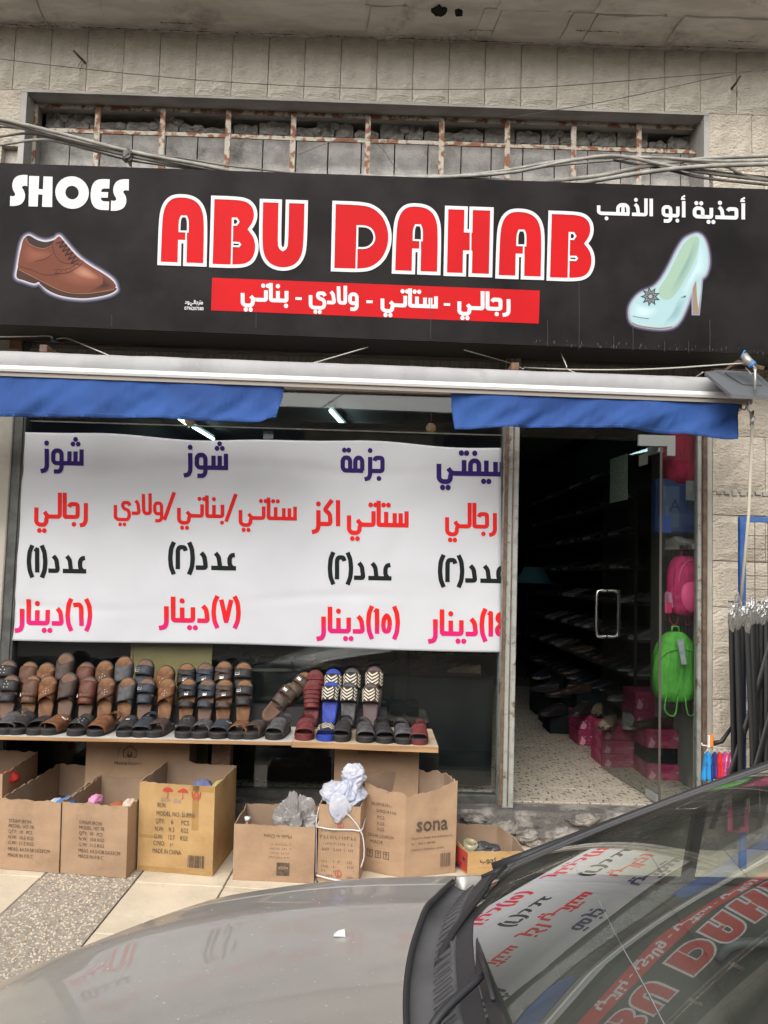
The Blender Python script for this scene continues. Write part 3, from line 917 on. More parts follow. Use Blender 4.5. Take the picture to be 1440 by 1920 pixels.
XI0, XI1, YI1, ZC = at(20, 1100, 0.1).x - 0.05, at(1335, 1100, 0.1).x + 0.25, 6.2, 2.98
room = thing('shop_interior', None, None); tag(room, kind='structure')
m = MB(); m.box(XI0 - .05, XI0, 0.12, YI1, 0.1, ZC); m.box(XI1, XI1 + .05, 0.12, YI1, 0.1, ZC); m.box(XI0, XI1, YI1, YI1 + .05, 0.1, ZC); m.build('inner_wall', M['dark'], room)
m = MB(); m.box(XI0 - .1, XI1 + .1, -0.001, YI1 + .1, 0.1, ZFLOOR - 0.006); m.build('floor_bed', M['grout'], room)
T_ = 0.33
tv = None
for i in range(14):
    for j in range(16):
        x0 = XI0 + i * T_; y0 = 0.004 + j * T_
        if x0 > XI1: continue
        if tv is None:
            m = MB(); m.box(0.0015, T_ - 0.0015, 0.0015, T_ - 0.0015, -0.01, 0, bev=0.001); tv = m.mesh('floor_tile', M['terrazzo'])
        if x0 + T_ < 0.6 and j > 6: continue
        o = bpy.data.objects.new('floor_tile', tv); COL.objects.link(o); o.parent = room
        o.location = (x0, y0, ZFLOOR + rnd.uniform(-0.001, 0.001))
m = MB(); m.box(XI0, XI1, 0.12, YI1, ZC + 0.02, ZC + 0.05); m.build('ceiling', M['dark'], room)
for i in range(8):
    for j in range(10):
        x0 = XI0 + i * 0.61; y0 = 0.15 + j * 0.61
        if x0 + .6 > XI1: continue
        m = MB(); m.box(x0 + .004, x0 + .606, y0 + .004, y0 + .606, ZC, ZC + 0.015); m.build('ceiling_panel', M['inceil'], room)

# ================================================================== shopfront frame, glass, door
front = thing('shopfront', 'large display window in a weathered frame behind the white price banner', 'shopfront')
xa = at(42, 1000, 0).x; xb = at(937, 1100, 0).x; xc = at(962, 1200, 0).x
zt = at(720, 745, 0).z + 0.02
m = MB(); m.box(at(16, 1000, 0).x, xa, -0.045, 0.05, ZFLOOR - 0.16, 2.8, bev=0.004); m.box(at(24, 1000, -.05).x, at(31, 1000, -.05).x, -0.055, -0.044, ZFLOOR - 0.1, 2.78); m.build('frame_post', M['alu_dark'], front)
m = MB(); m.box(xb, xc, -0.11, 0.05, ZFLOOR - 0.012, 2.8, bev=0.004)
m.build('frame_post', M['alu'], front)
m = MB(); m.box(xb, xb + .02, -.122, -.1105, ZFLOOR, 2.79, bev=.002); m.box(xb + 0.046, xb + 0.052, -0.118, -0.1105, ZFLOOR, 2.79); m.build('rusty_edge', M['brown_rust'], front)['kind'] = 'stuff'
m = MB(); m.box(xa, xb, -0.03, 0.05, ZFLOOR - 0.06, ZFLOOR + 0.035, bev=0.004); m.build('sill_rail', M['alu_dark'], front)
m = MB(); m.box(xa, xb, -0.004, 0.004, ZFLOOR + 0.035, zt); m.build('pane', M['glass'], front)
m = MB(); m.box(xa, at(1310, 700, 0).x, -0.05, 0.06, zt, zt + 0.2); m.build('lintel', M['lintel'], front)
m = MB(); m.box(xa, xb, -0.008, 0.012, at(500, 803, 0).z - 0.004, at(500, 803, 0).z + 0.004); m.build('pane_joint', M['alu_dark'], front)

xd = at(1238, 1100, 0).x; xe = at(1305, 1100, 0).x
side = thing('side_pane', 'narrow fixed glass pane to the right of the open door, bags hang behind it', 'window')
m = MB(); m.box(xd + 0.006, xe, -0.005, 0.005, ZFLOOR + 0.01, zt); m.build('pane', M['glass'], side)
m = MB(); m.box(xe, xe + 0.022, -0.03, 0.03, ZFLOOR - 0.01, zt, bev=0.003); m.build('edge_strip', M['alu'], side)
m = MB(); m.box(xe + 0.022, xe + 0.045, -0.055, 0.05, ZFLOOR - 0.01, zt, bev=0.003); m.build('rusty_angle', M['brown_rust'], side)
m = MB(); zq = at(1230, 830, -.01).z
m.box(at(1196, 830, 0).x, at(1265, 830, 0).x, -0.012, 0.012, zq - 0.02, zq + 0.045); m.box(at(1250, 830, 0).x, at(1265, 830, 0).x, -0.0125, 0.0125, zq - 0.075, zq - 0.02); m.build('patch_fitting', M['grey_plate'], side)
m = MB(); z_ = at(1240, 826, -.01).z - 0.005; m.box(xc, xd, -0.005, 0.005, z_, zt); m.build('transom_pane', M['glass'], front)

door = thing('glass_door', 'frameless glass door standing open into the shop with steel pull handles', 'door', (xd, 0, ZFLOOR), (0, 0, radians(96)))
DW, DH = 0.90, z_ - ZFLOOR - 0.012
m = MB(); m.box(0.0, DW, -0.005, 0.005, 0.01, DH, bev=0.001); m.build('pane', M['door_glass'], door)
m = MB(); m.box(-0.004, 0.0, -0.007, 0.007, 0.01, DH); m.build('edge_seal', M['wire'], door)
m = MB(); m.box(0.0, 0.16, -0.014, 0.014, DH - 0.05, DH + 0.002, bev=0.002); m.build('hinge', M['grey_plate'], door)
m = MB(); m.box(0.0, 0.16, -0.014, 0.014, 0.008, 0.055, bev=0.002); m.build('hinge', M['grey_plate'], door)
zh = 1.5 - (1160 - 1100) / 1600 * 5.85 - ZFLOOR
for s_ in (-1, 1):
    m = MB(); hh = 0.165
    m.tube(smoothpath([(DW - .08, 0.004 * s_, zh + hh - .012), (DW - .08, .05 * s_, zh + hh - .01), (DW - .08, .075 * s_, zh + hh - .035), (DW - .08, .078 * s_, zh), (DW - .08, .075 * s_, zh - hh + .035), (DW - .08, .05 * s_, zh - hh + .01), (DW - .08, .004 * s_, zh - hh + .012)], 5), 0.0125, 10)
    m.build('pull_handle', M['steel'], door, True)
m = MB(); m.box(DW - 0.42, DW - 0.12, 0.0055, 0.007, zh + 0.75, zh + 1.05); m.build('notice_sheet', mat('grey_green_notice', (0.10, 0.13, 0.11), 0.6, col2=(0.2, 0.24, 0.2), scale=30, stretch=(1, 1, 5)), door)
m = MB(); m.box(0.17, 0.30, 0.0055, 0.008, DH - 0.10, DH - 0.03); m.build('small_sticker', mat('pale_sticker', (0.3, 0.3, 0.24), 0.5), door)

# rolling shutter above the window
sh = thing('rolling_shutter', 'dark brown slatted rolling shutter rolled up between sign and awning', 'shutter')
za, zb_ = zt + 0.2, at(720, 610, 0).z + 0.15
n = 9
for i in range(n):
    z0 = za + (zb_ - za) * i / n; z1 = za + (zb_ - za) * (i + 1) / n
    m = MB(); m.grid(1, 6, lambda u, v: (xa - 0.02 + (xe + 0.02 - xa) * u, -0.02 - 0.013 * sin(pi * v), z0 + (z1 - z0 - 0.003) * v)); m.build('slat', M['shutter'], sh, True)
m = MB(); m.box(xa, xe + .05, 0.0, 0.1, za, zb_ + .3); m.build('shutter_box', M['dark'], sh)
for px in (30, 958, 1320):
    x = at(px, 680, -0.05).x
    m = MB(); m.box(x - 0.035, x + 0.035, -0.075, 0.0, za - 0.02, zb_, bev=0.003); m.build('guide_rail', M['brown_rust' if px > 1000 else 'dark_iron'], sh)
# ================================================================== black shop sign
YS = -0.42
def sg(px, py, off=0.0):
    p = at(px, py, YS); p.y -= off; return p
sign = thing('shop_sign', 'long black ABU DAHAB shoe shop sign with red and white lettering', 'sign')
cs = [sg(-330, 294), sg(1800, 367), sg(1800, 679), sg(-330, 595)]
zt0, zt1 = cs[0].z, cs[1].z; zb0, zb1 = cs[3].z, cs[2].z
xs0, xs1 = cs[0].x, cs[1].x
m = MB()
m.slab(60, 8, lambda u, v: (xs0 + (xs1 - xs0) * u, YS + 0.0015 * nz3(u * 20, v * 3, 1), (zb0 + (zb1 - zb0) * u) * (1 - v) + (zt0 + (zt1 - zt0) * u) * v), (0, 0.012, 0))
m.build('face_panel', M['sign'], sign)
m = MB()
m.slab(1, 1, lambda u, v: (xs0 + (xs1 - xs0) * u, YS + 0.013 + 0.33 * v, (zb0 + (zb1 - zb0) * u) + 0.004), (0, 0, 0.02))
m.slab(1, 1, lambda u, v: (xs0 + (xs1 - xs0) * u, YS + 0.013 + 0.33 * v, (zt0 + (zt1 - zt0) * u) - 0.024), (0, 0, 0.02))
m.box(xs0, xs0 + .02, YS + .013, YS + .34, zb0 + .03, zt0 - .03); m.box(xs1 - .02, xs1, YS + .013, YS + .34, zb1 + .03, zt1 - .03)
m.build('return_frame', M['sign_side'], sign)
def flat(shape, off, fn=sg, mb=None):
    mb = mb or MB(); mb.add([fn(v[0], v[1], off) for v in shape[0]], shape[1]); return mb
def zoomL(pts): return [(x / 2, 300 + y / 2) for x, y in pts]
def zoomR(pts): return [(720 + x / 2, 320 + y / 2) for x, y in pts]
LET = {
 'A': ([[(0, 1), (.01, .35), (.06, .17), (.16, .06), (.32, 0), (.62, 0), (.82, .06), (.94, .17), (1, .35), (1, 1), (.56, 1), (.56, .67), (.44, .67), (.44, 1)],
        [(.43, .52), (.43, .36), (.47, .30), (.57, .30), (.61, .36), (.61, .52)]], [[(.575, .52), (.575, .67)]]),
 'B': ([[(.01, 0), (.6, 0), (.8, .035), (.92, .12), (.96, .23), (.93, .35), (.83, .45), (.95, .55), (1, .68), (.98, .82), (.88, .94), (.66, 1), (0, 1)],
        [(.46, .30), (.54, .30), (.585, .345), (.54, .39), (.46, .39)], [(.46, .655), (.60, .655), (.63, .68), (.60, .705), (.46, .705)]], [[(.45, .29), (.45, 1)]]),
 'U': ([[(0, 0), (.42, 0), (.42, .62), (.45, .69), (.5, .71), (.55, .69), (.58, .62), (.58, 0), (1, 0), (1, .66), (.94, .83), (.82, .94), (.62, 1), (.38, 1), (.18, .94), (.06, .83), (0, .66)]], []),
 'D': ([[(0, 0), (.52, 0), (.72, .05), (.88, .17), (.97, .33), (1, .5), (.97, .67), (.88, .83), (.72, .95), (.52, 1), (0, 1)],
        [(.42, .34), (.58, .34), (.68, .39), (.73, .5), (.69, .6), (.58, .665), (.42, .665)]], [[(.415, .66), (.415, 1)]]),
 'H': ([[(0, 0), (.43, 0), (.43, .34), (.54, .34), (.54, 0), (1, 0), (1, 1), (.55, 1), (.55, .66), (.42, .66), (.42, 1), (0, 1)]], [[(.54, .34), (.545, .66)]]),
}
SL = 0.034
LET = {k: ([rounded(lp + [lp[0]], .02, 2) if False else lp for lp in v[0]], v[1]) for k, v in LET.items()}
red = MB(); whi = MB(); off = 0
for ch, x0, x1, y0, y1 in (('A', 300, 386, 368, 496), ('B', 397, 483, 372, 500), ('U', 489, 573, 378, 505), ('D', 625, 732, 382, 508), ('A', 739, 824, 385, 512), ('H', 836, 921, 391, 516), ('A', 933, 1018, 395, 521), ('B', 1029, 1113, 400, 525)):
    loops, lines = LET[ch]
    def T(p): return (x0 + (x1 - x0) * p[0] + (0.022 * (.5 - p[1]) * (y1 - y0)), y0 + (y1 - y0) * p[1] + SL * (p[0] - .5) * (x1 - x0))
    LP = [soften([T(p) for p in lp], 2, 48) for lp in loops]
    red = MB(); whi = MB()
    flat(poly_curve(LP), 0.002, mb=red)
    off += 1
    for i, lp in enumerate(LP): flat(stroke2d(lp, 6.4 if i == 0 else 3.6, True), 0.0042 + 0.0003 * (off % 2) + 0.0006 * i, mb=whi)
    for ln in lines: flat(stroke2d([T(p) for p in ln], 3.0), 0.0036, mb=whi)
    ro = red.build('red_letter', M['print_red'], sign); whi.build('white_outline', M['print_white'], ro)
# red band
red = MB(); flat(([(398, 521), (1012, 545), (1010, 607), (396, 582)], [(0, 1, 2, 3)]), 0.002, mb=red)
red.build('red_band', M['print_red'], sign)
# SHOES and arabic lines
wp = MB(); k = 0
def addst(lst, fn=sg, base=0.003, mb=None, step=0.00012, nm='word'):
    mb = MB()
    for i, s in enumerate(lst): flat(s, base + i * step, fn, mb)
    mb.build(nm, M['print_white'], sign)
def T2(x0, x1, y0, y1):
    return lambda p: (x0 + (x1 - x0) * p[0], y0 + (y1 - y0) * p[1] + SL * (x1 - x0) * (p[0] - .5))
SP_ = [(1, .0), (.99, .36), (.86, .34), (.72, .36), (.68, .41), (.80, .50), (.88, .66), (.80, .84), (.60, .95), (.3, 1), (0, 1), (.02, .68), (.18, .70), (.30, .66), (.30, .60), (.16, .48), (.12, .32), (.22, .14), (.42, .04), (.7, 0)]
for ch, x0, x1, y0, y1 in (('S', 19, 52, 328, 387), ('H', 54, 99, 331, 388), ('O', 104, 167, 331, 392), ('E', 170, 206, 336, 394), ('S', 208, 242, 336, 396)):
    T = T2(x0, x1, y0, y1); wp = MB()
    if ch == 'S': flat(poly_curve([soften([T(p) for p in SP_], 2, 50)]), 0.003, mb=wp)
    if ch == 'H': flat(poly_curve([[T(p) for p in [(.02, 0), (.44, 0), (.42, .42), (.60, .42), (.62, 0), (1, 0), (.98, 1), (.56, 1), (.58, .60), (.40, .60), (.38, 1), (0, 1)]]]), 0.003, mb=wp)
    if ch == 'O': flat(poly_curve([[T((.5 + .5 * cos(a * pi / 14), .5 + .5 * sin(a * pi / 14))) for a in range(28)], [T((.5 + .2 * cos(a * pi / 10), .5 + .21 * sin(a * pi / 10))) for a in range(20)]]), 0.003, mb=wp)
    if ch == 'E': flat(poly_curve([[q for q in soften([T(p) for p in [(1, 0), (.98, .30), (.66, .30), (.56, .36), (.56, .42), (.92, .42), (.90, .60), (.54, .60), (.56, .68), (.66, .72), (.97, .72), (.95, 1), (.45, 1), (.18, .92), (.02, .72), (0, .45), (.1, .16), (.4, 0)]], 2, 50)]]), 0.003, mb=wp)
    wp.build('white_letter', M['print_white'], sign)
def _d(): pass
def sline(word, xr, xl, yb, H, ws=1.0, sl=0.03):
    ss = arabic(word, xr, xl, yb, H, ws)
    return [([(x, y + sl * (x - xr)) for x, y in vs], fs) for vs, fs in ss]
addst(sline(['alef_h', 'ha_i', 'dhal_f', 'yaa_i', 'ta_mb'], 1397, 1299, 412, 33, 1.05), mb=wp)
addst(sline(['alef_h', 'ba_i', 'waw_f'], 1285, 1240, 408, 33, 1.05), mb=wp)
addst(sline(['alef', 'lam_i', 'dhal_f', 'he_i', 'ba_f'], 1224, 1118, 406, 33, 1.05), mb=wp)
addst(sline(['re', 'jeem_i', 'alef_f', 'lam_i', 'ya_f'], 958, 857, 583, 35, 1.1), mb=wp)
addst(sline(['seen_i', 'ta_m', 'alef_f', 'ta_i', 'ya_f'], 821, 713, 578, 35, 1.1), mb=wp)
addst(sline(['waw', 'lamalef', 'dal', 'ya_s'], 673, 578, 572, 35, 1.1), mb=wp)
addst(sline(['ba_i', 'nun_m', 'alef_f', 'ta_i', 'ya_f'], 541, 451, 567, 35, 1.1), mb=wp)
for x, y in ((838, 571), (693, 566), (560, 560)): addst([stroke2d([(x - 6, y), (x + 6, y + .3)], 5)], nm='dash')
o = lettering([('0796207580', 346, 0, 8.5, 36)], lambda x, y: sg(x, 581 - y + 0.03 * (x - 346), 0.003), 'phone_number', M['print_white'], sign, True)
addst(sline(['meem_i', 'ta_m', 're', 'jeem_i', 'alef_f', 'lam_i', 'ya_f', 'waw', 'dal'], 381, 347, 571, 7.5, 0.9))
# printed shoe pictures
def art(name, lst):
    root = bpy.data.objects.new(name, None); 
    mats = []; mb = MB()
    for kind, pts, c, o_, *w_ in lst:
        key = 'print_%02d%02d%02d' % tuple(int(q * 99) for q in c)
        mm = mat(key, tuple(q * .85 for q in c), 0.5, spec=.15)
        if mm not in mats: mats.append(mm)
        mb.cur = mats.index(mm)
        if kind == 'p': flat(poly_curve([pts]), o_, mb=mb)
        elif kind == 'g':
            cx_ = sum(p[0] for p in pts) / len(pts); cy_ = sum(p[1] for p in pts) / len(pts); b_ = w_[0]
            for q in range(7):
                f_ = (q + 1) / 7; cc = tuple(b_[i] + (c[i] - b_[i]) * f_ for i in range(3)); s_ = 1.12 - .95 * q / 7
                k2 = 'print_%03d%03d%03d' % tuple(int(z * 999) for z in cc)
                mm = mat(k2, tuple(z * .85 for z in cc), .5, spec=.15)
                if mm not in mats: mats.append(mm)
                mb.cur = mats.index(mm)
                flat(poly_curve([[(cx_ + (x - cx_) * s_, cy_ + (y - cy_) * s_) for x, y in pts]]), o_ + q * .00003, mb=mb)
        else: flat(stroke2d(pts, w_[0], len(w_) > 1), o_, mb=mb)
    bpy.data.objects.remove(root)
    return mb.build(name, mats, sign)
SM = lambda pts, n=4: [tuple(p)[:2] for p in smoothpath([(x, y, 0) for x, y in pts], n)]
up_ = SM(zoomL([(98, 288), (112, 284), (140, 300), (172, 308), (205, 300), (222, 287), (240, 305), (270, 340), (300, 370), (340, 398), (390, 428), (425, 455), (433, 475), (425, 489), (380, 497), (300, 499), (240, 491), (190, 471), (150, 449), (110, 431), (72, 410), (70, 380), (80, 330), (88, 300), (98, 288)]))[:-1]
so_ = SM(zoomL([(68, 400), (110, 425), (150, 445), (190, 468), (240, 489), (300, 498), (380, 496), (433, 480), (434, 491), (400, 507), (330, 519), (270, 517), (220, 507), (180, 489), (152, 466), (146, 458), (128, 464), (90, 452), (63, 440), (68, 400)]))[:-1]
ol = SM(zoomL([(98, 288), (112, 284), (140, 298), (172, 306), (205, 298), (222, 286), (240, 303), (270, 338), (300, 368), (340, 396), (390, 426), (425, 453), (436, 478), (434, 492), (400, 508), (330, 520), (270, 518), (220, 508), (180, 490), (150, 462), (128, 465), (90, 453), (62, 440), (66, 400), (78, 330), (88, 300), (98, 288)]))[:-1]
br, brd, brl = (0.17, 0.05, 0.026), (0.075, 0.024, 0.014), (0.33, 0.13, 0.08)
art('brown_shoe_picture', [
    ('s', ol, (0.05, 0.045, 0.07), 0.0020, 15, 1), ('s', ol, (0.13, 0.12, 0.18), 0.0023, 10.5, 1), ('s', ol, (0.34, 0.33, 0.42), 0.0026, 6.5, 1), ('s', ol, (0.6, 0.6, 0.68), 0.0029, 3, 1),
    ('p', so_, (0.06, 0.025, 0.016), 0.0034), ('p', up_, br, 0.0038),
    ('g', SM(zoomL([(250, 395), (300, 378), (340, 408), (385, 435), (400, 455), (370, 468), (300, 470), (245, 455), (228, 430), (250, 395)]))[:-1], (0.27, 0.092, 0.05), 0.0041, br),
    ('g', SM(zoomL([(290, 400), (320, 405), (350, 425), (365, 442), (340, 446), (300, 436), (280, 420), (290, 400)]))[:-1], (0.46, 0.22, 0.15), 0.0044, (0.27, 0.092, 0.05)),
    ('g', SM(zoomL([(100, 320), (135, 338), (180, 345), (200, 360), (150, 380), (110, 385), (90, 360), (100, 320)]))[:-1], (0.26, 0.09, 0.05), 0.0041, br),
    ('g', SM(zoomL([(385, 435), (420, 458), (430, 476), (400, 488), (340, 492), (360, 480), (385, 462), (385, 435)]))[:-1], (0.05, 0.018, 0.012), 0.0042, br),
    ('p', SM(zoomL([(98, 290), (112, 286), (140, 302), (175, 310), (202, 302), (192, 320), (160, 330), (125, 322), (103, 305), (98, 290)]))[:-1], (0.035, 0.02, 0.017), 0.0046),
    ('s', SM(zoomL([(98, 292), (108, 312), (130, 326), (165, 333), (198, 320)])), brl, 0.0049, 1.2),
    ('s', SM(zoomL([(196, 318), (205, 352), (235, 385), (300, 392)])), brd, 0.0049, 1.4),
    ('s', SM(zoomL([(205, 425), (250, 425), (290, 405), (312, 386)])), brd, 0.0049, 1.6), ('s', SM(zoomL([(205, 412), (250, 411), (284, 394), (306, 378)])), brd, 0.0049, 1.0),
    ('s', SM(zoomL([(72, 398), (120, 414), (170, 432), (225, 428), (205, 425)])), brd, 0.0050, 1.0), ('s', SM(zoomL([(130, 382), (170, 372), (200, 352)])), brd, 0.0049, 1.0),
    ('s', SM(zoomL([(72, 412), (150, 452), (240, 494), (330, 502), (430, 486)])), (0.35, 0.2, 0.11), 0.0051, 1.0)]
    + [('s', zoomL([(212 + 11 * i, 314 + 15 * i), (242 + 11 * i, 305 + 14 * i)]), (0.03, 0.017, 0.014), 0.0055, 2.2) for i in range(6)]
    + [('s', zoomL([(242 + 11 * i, 305 + 14 * i), (224 + 11 * i, 327 + 15 * i)]), (0.03, 0.017, 0.014), 0.0058, 1.4) for i in range(5)]
    + [('p', [(x + 0.9 * cos(a), y + 0.9 * sin(a)) for a in (0, 1, 2, 3, 4, 5)], (0.03, 0.012, 0.01), 0.0056) for x, y in zoomL([(215, 419), (232, 419), (250, 417), (266, 411), (280, 403), (293, 394)])])
bo = SM(zoomR([(1150, 246), (1175, 240), (1196, 256), (1210, 295), (1215, 345), (1206, 385), (1190, 402), (1168, 415), (1150, 460), (1132, 510), (1108, 560), (1080, 585), (1030, 591), (960, 582), (928, 566), (921, 525), (935, 490), (965, 460), (1010, 440), (1040, 410), (1070, 360), (1100, 300), (1125, 262), (1150, 246)]))[:-1]
hl = zoomR([(1155, 412), (1191, 398), (1186, 460), (1178, 537), (1159, 537), (1158, 470)])
mi, mid_, min_ = (0.42, 0.62, 0.66), (0.27, 0.45, 0.48), (0.36, 0.52, 0.40)
art('mint_heel_picture', [
    ('s', bo, (0.05, 0.045, 0.07), 0.0020, 15, 1), ('s', bo, (0.15, 0.14, 0.2), 0.0023, 10, 1), ('s', bo, (0.4, 0.4, 0.5), 0.0026, 6, 1), ('s', hl, (0.3, 0.3, 0.38), 0.0024, 6, 1),
    ('p', hl, (0.33, 0.24, 0.16), 0.0034), ('p', zoomR([(1170, 408), (1191, 398), (1186, 460), (1178, 520), (1172, 470)]), (0.42, 0.58, 0.6), 0.0037),
    ('p', bo, mi, 0.0040),
    ('g', SM(zoomR([(1185, 262), (1200, 290), (1206, 340), (1198, 385), (1165, 405), (1130, 470), (1120, 450), (1150, 390), (1178, 330), (1185, 262)]))[:-1], (0.56, 0.74, 0.77), 0.0043, mi),
    ('g', SM(zoomR([(1105, 480), (1130, 480), (1110, 540), (1080, 570), (1050, 572), (1075, 540), (1105, 480)]))[:-1], mid_, 0.0043, mi),
    ('g', SM(zoomR([(940, 500), (980, 510), (1020, 520), (1000, 550), (950, 552), (932, 535), (940, 500)]))[:-1], (0.58, 0.76, 0.79), 0.0043, mi),
    ('p', SM(zoomR([(1150, 250), (1172, 246), (1181, 270), (1166, 330), (1132, 400), (1098, 455), (1070, 482), (1040, 478), (1030, 446), (1060, 398), (1090, 338), (1120, 280), (1150, 250)]))[:-1], min_, 0.0046),
    ('g', SM(zoomR([(1160, 262), (1174, 270), (1158, 330), (1124, 400), (1092, 448), (1080, 440), (1110, 380), (1145, 310), (1160, 262)]))[:-1], (0.24, 0.40, 0.36), 0.0049, min_),
    ('s', SM(zoomR([(928, 570), (960, 583), (1030, 591), (1080, 586)])), (0.36, 0.27, 0.17), 0.0051, 1.6), ('s', SM(zoomR([(932, 546), (960, 552), (992, 556)])), (0.14, 0.22, 0.26), 0.0051, 1.2)]
    + [('p', [(x + r * cos(a) * (1 if i % 2 else .55), y + r * sin(a) * (1 if i % 2 else .55)) for i, a in enumerate([j * pi / 9 for j in range(18)])], c, o_) for (x, y), r, c, o_ in ((zoomR([(998, 473)])[0], 19, (0.06, 0.075, 0.08), 0.0054), (zoomR([(998, 473)])[0], 14, (0.22, 0.26, 0.27), 0.0057), (zoomR([(998, 473)])[0], 9, (0.05, 0.06, 0.065), 0.006), (zoomR([(998, 473)])[0], 5, (0.4, 0.44, 0.45), 0.0063))])

m = MB(); r_ = random.Random(5)
for x_, y0_, y1_ in ((807, 545, 635), (1026, 600, 650), (1085, 530, 655), (1150, 630, 652), (1186, 615, 658), (1245, 640, 660), (1330, 600, 660), (1290, 640, 662), (480, 560, 615), (210, 590, 612)):
    flat(stroke2d([(x_, y0_), (x_ + .6, (y0_ + y1_) / 2), (x_ + .2, y1_)], .7), .0062, mb=m)
for i in range(60):
    x_ = r_.uniform(1000, 1430); y_ = 606 + x_ * .0375 + r_.uniform(-8, 1); flat(stroke2d([(x_, y_), (x_, y_ + r_.uniform(1, 7))], r_.uniform(.5, 1.4)), .0062, mb=m)
m.build('dust_streaks', mat('grey_dust', (0.07, 0.065, 0.062), .9), sign)['kind'] = 'stuff'
# ================================================================== white price banner
YB = -0.035
def wav(px, py):
    x, z = px / 100, py / 100
    edge = max(0, (840 - py) / 60)
    return 0.007 * nz3(x * 0.55, z * 0.35, 2) + 0.006 * nz3(x * 1.3 + z * 0.4, z * 0.9, 7) + 0.003 * nz3(x * 2.4, z * 2.2, 3) + .004 * math.exp(-((py - 1130 - 14 * sin(px / 140)) / 9) ** 2) * (.5 + .5 * sin(px / 77)) + .003 * math.exp(-((py - 880 - 10 * sin(px / 90)) / 12) ** 2) - 0.003 * edge
def bn(px, py, off=0.0):
    p = at(px, py, YB); p.y += wav(px, py) - off - 0.008; return p
banner = thing('price_banner', 'white banner with Arabic price lines hung over the shop window', 'banner', (0, 0, 0))
def bpt(u, v):
    top = 812 + 26 * u - 3.5 * sin(u * 11 + .4) + 1.5 * sin(u * 23)
    bot = 1199 + 23 * u + 2.0 * sin(u * 8 + 1)
    xl = 44 - 21 * v ** 0.9 + 2 * sin(v * 9); xr = 940
    return (xl + (xr - xl) * u, top + (bot - top) * v)
m = MB(); m.slab(120, 90, lambda u, v: bn(*bpt(u, v)), (0, 0.0012, 0))
m.build('sheet', M['banner'], banner, True)
INK = {'v': M['ink_violet'], 'r': M['ink_red'], 'k': M['ink_black']}
XCLIP = 939
acc = {}
def bword(ink, word, xr, xl, yb, H, ws=1.0, sl=0.02):
    mb = MB(); acc.setdefault(ink, []).append(mb)
    for i, (vs, fs) in enumerate(arabic(word, xr, xl, yb, H, ws)):
        vs = [(x, y + sl * (x - xl)) for x, y in vs]
        vs, fs = densify(vs, fs, 9)
        vs, fs = clipx(vs, fs, XCLIP)
        mb.add([bn(x, y, 0.0016 + 0.00012 * i) for x, y in vs], fs)
SHZ = ['sheen_i', 'waw_f', 'ze']; RJ = ['re', 'jeem_i', 'alef_f', 'lam_i', 'ya_f']; ST = ['seen_i', 'ta_m', 'alef_f', 'ta_i', 'ya_f']
AD = ['ain_i', 'dal_f', 'dal', ')']; DN = ['(', 'dal', 'yaa_i', 'nun_m', 'alef_f', 're']
bword('v', SHZ, 158, 79, 872, 49); bword('v', SHZ, 428, 347, 880, 49)
bword('v', ['jeem_i', 'ze_f', 'meem_i', 'ta_mb'], 721, 640, 886, 50, 1.05); bword('v', ['seen_i', 'yaa_m', 'fa_m', 'ta_m', 'ya_f'], 957, 818, 891, 50, 1.05)
bword('r', RJ, 167, 65, 972, 49); bword('r', ['waw', 'lamalef', 'dal', 'ya_s'], 308, 213, 965, 41, 0.95); bword('r', ['/'], 330, 309, 969, 45, .8)
bword('r', ['ba_i', 'nun_m', 'alef_f', 'ta_i', 'ya_f'], 421, 332, 970, 42, 0.95); bword('r', ['/'], 445, 424, 972, 45, .8); bword('r', ST, 557, 447, 974, 42, 0.95)
bword('r', ST, 766, 650, 987, 49); bword('r', ['alef', 'kaf_i', 'ze_f'], 638, 588, 986, 49); bword('r', RJ, 932, 834, 990, 48)
bword('k', AD + ['1', '('], 163, 54, 1073, 48); bword('k', AD + ['2', '('], 443, 318, 1067, 48); bword('k', AD + ['2', '('], 734, 617, 1086, 48); bword('k', AD + ['2', '('], 946, 823, 1091, 48)
bword('m', [')', '6'] + DN, 172, 32, 1171, 48); bword('m', [')', '7'] + DN, 450, 302, 1166, 48); bword('m', [')', '5', '1'] + DN, 748, 597, 1186, 49); bword('m', [')', '4', '1'] + DN, 962, 806, 1191, 49)
zm = bn(400, 1175).z
INK['m'] = print_grad('red_to_magenta_print', (0.62, 0.015, 0.16), (0.66, 0.018, 0.018), 'Z', zm - 0.02, zm + 0.07, 0.5)
for k_, l_ in acc.items():
    for mb in l_: mb.build('word', INK[k_], banner)

# ================================================================== awning (retracted), valances
YA = -0.70
aw = thing('awning', 'rolled up grey awning with a white front bar and two blue valance pieces', 'awning')
def ap(px, py, dy=0.0): 
    p = at(px, py, YA); p.y += dy; return p
def awz(px, k): return None
A0, A1 = (-400, 676), (1411, 747)
def bar_y(px): return 692 + (745 - 692) * px / 1411
pL, pR = ap(-500, bar_y(-500)), ap(1411, bar_y(1411))
def prof(poly, name, material, smooth=False, par=aw, a=pL, b=pR):
    m = MB(); n = len(poly)
    vs = [(a.x, a.y + p[0], a.z + p[1]) for p in poly] + [(b.x, b.y + p[0], b.z + p[1]) for p in poly]
    m.add(vs, [(i, (i + 1) % n, n + (i + 1) % n, n + i) for i in range(n)] + [tuple(reversed(range(n))), tuple(range(n, 2 * n))])
    return fix_normals(m.build(name, material, par, smooth))
prof([(-0.012, -0.012), (-0.018, 0.0), (-0.014, 0.014), (0.0, 0.022), (0.05, 0.022), (0.06, 0.0), (0.05, -0.014)], 'front_bar', M['white_metal'])
prof([(0.0, -0.034), (0.0, -0.0145), (0.05, -0.0145), (0.05, -0.034)], 'valance_rail', M['beige_metal'])
m = MB()
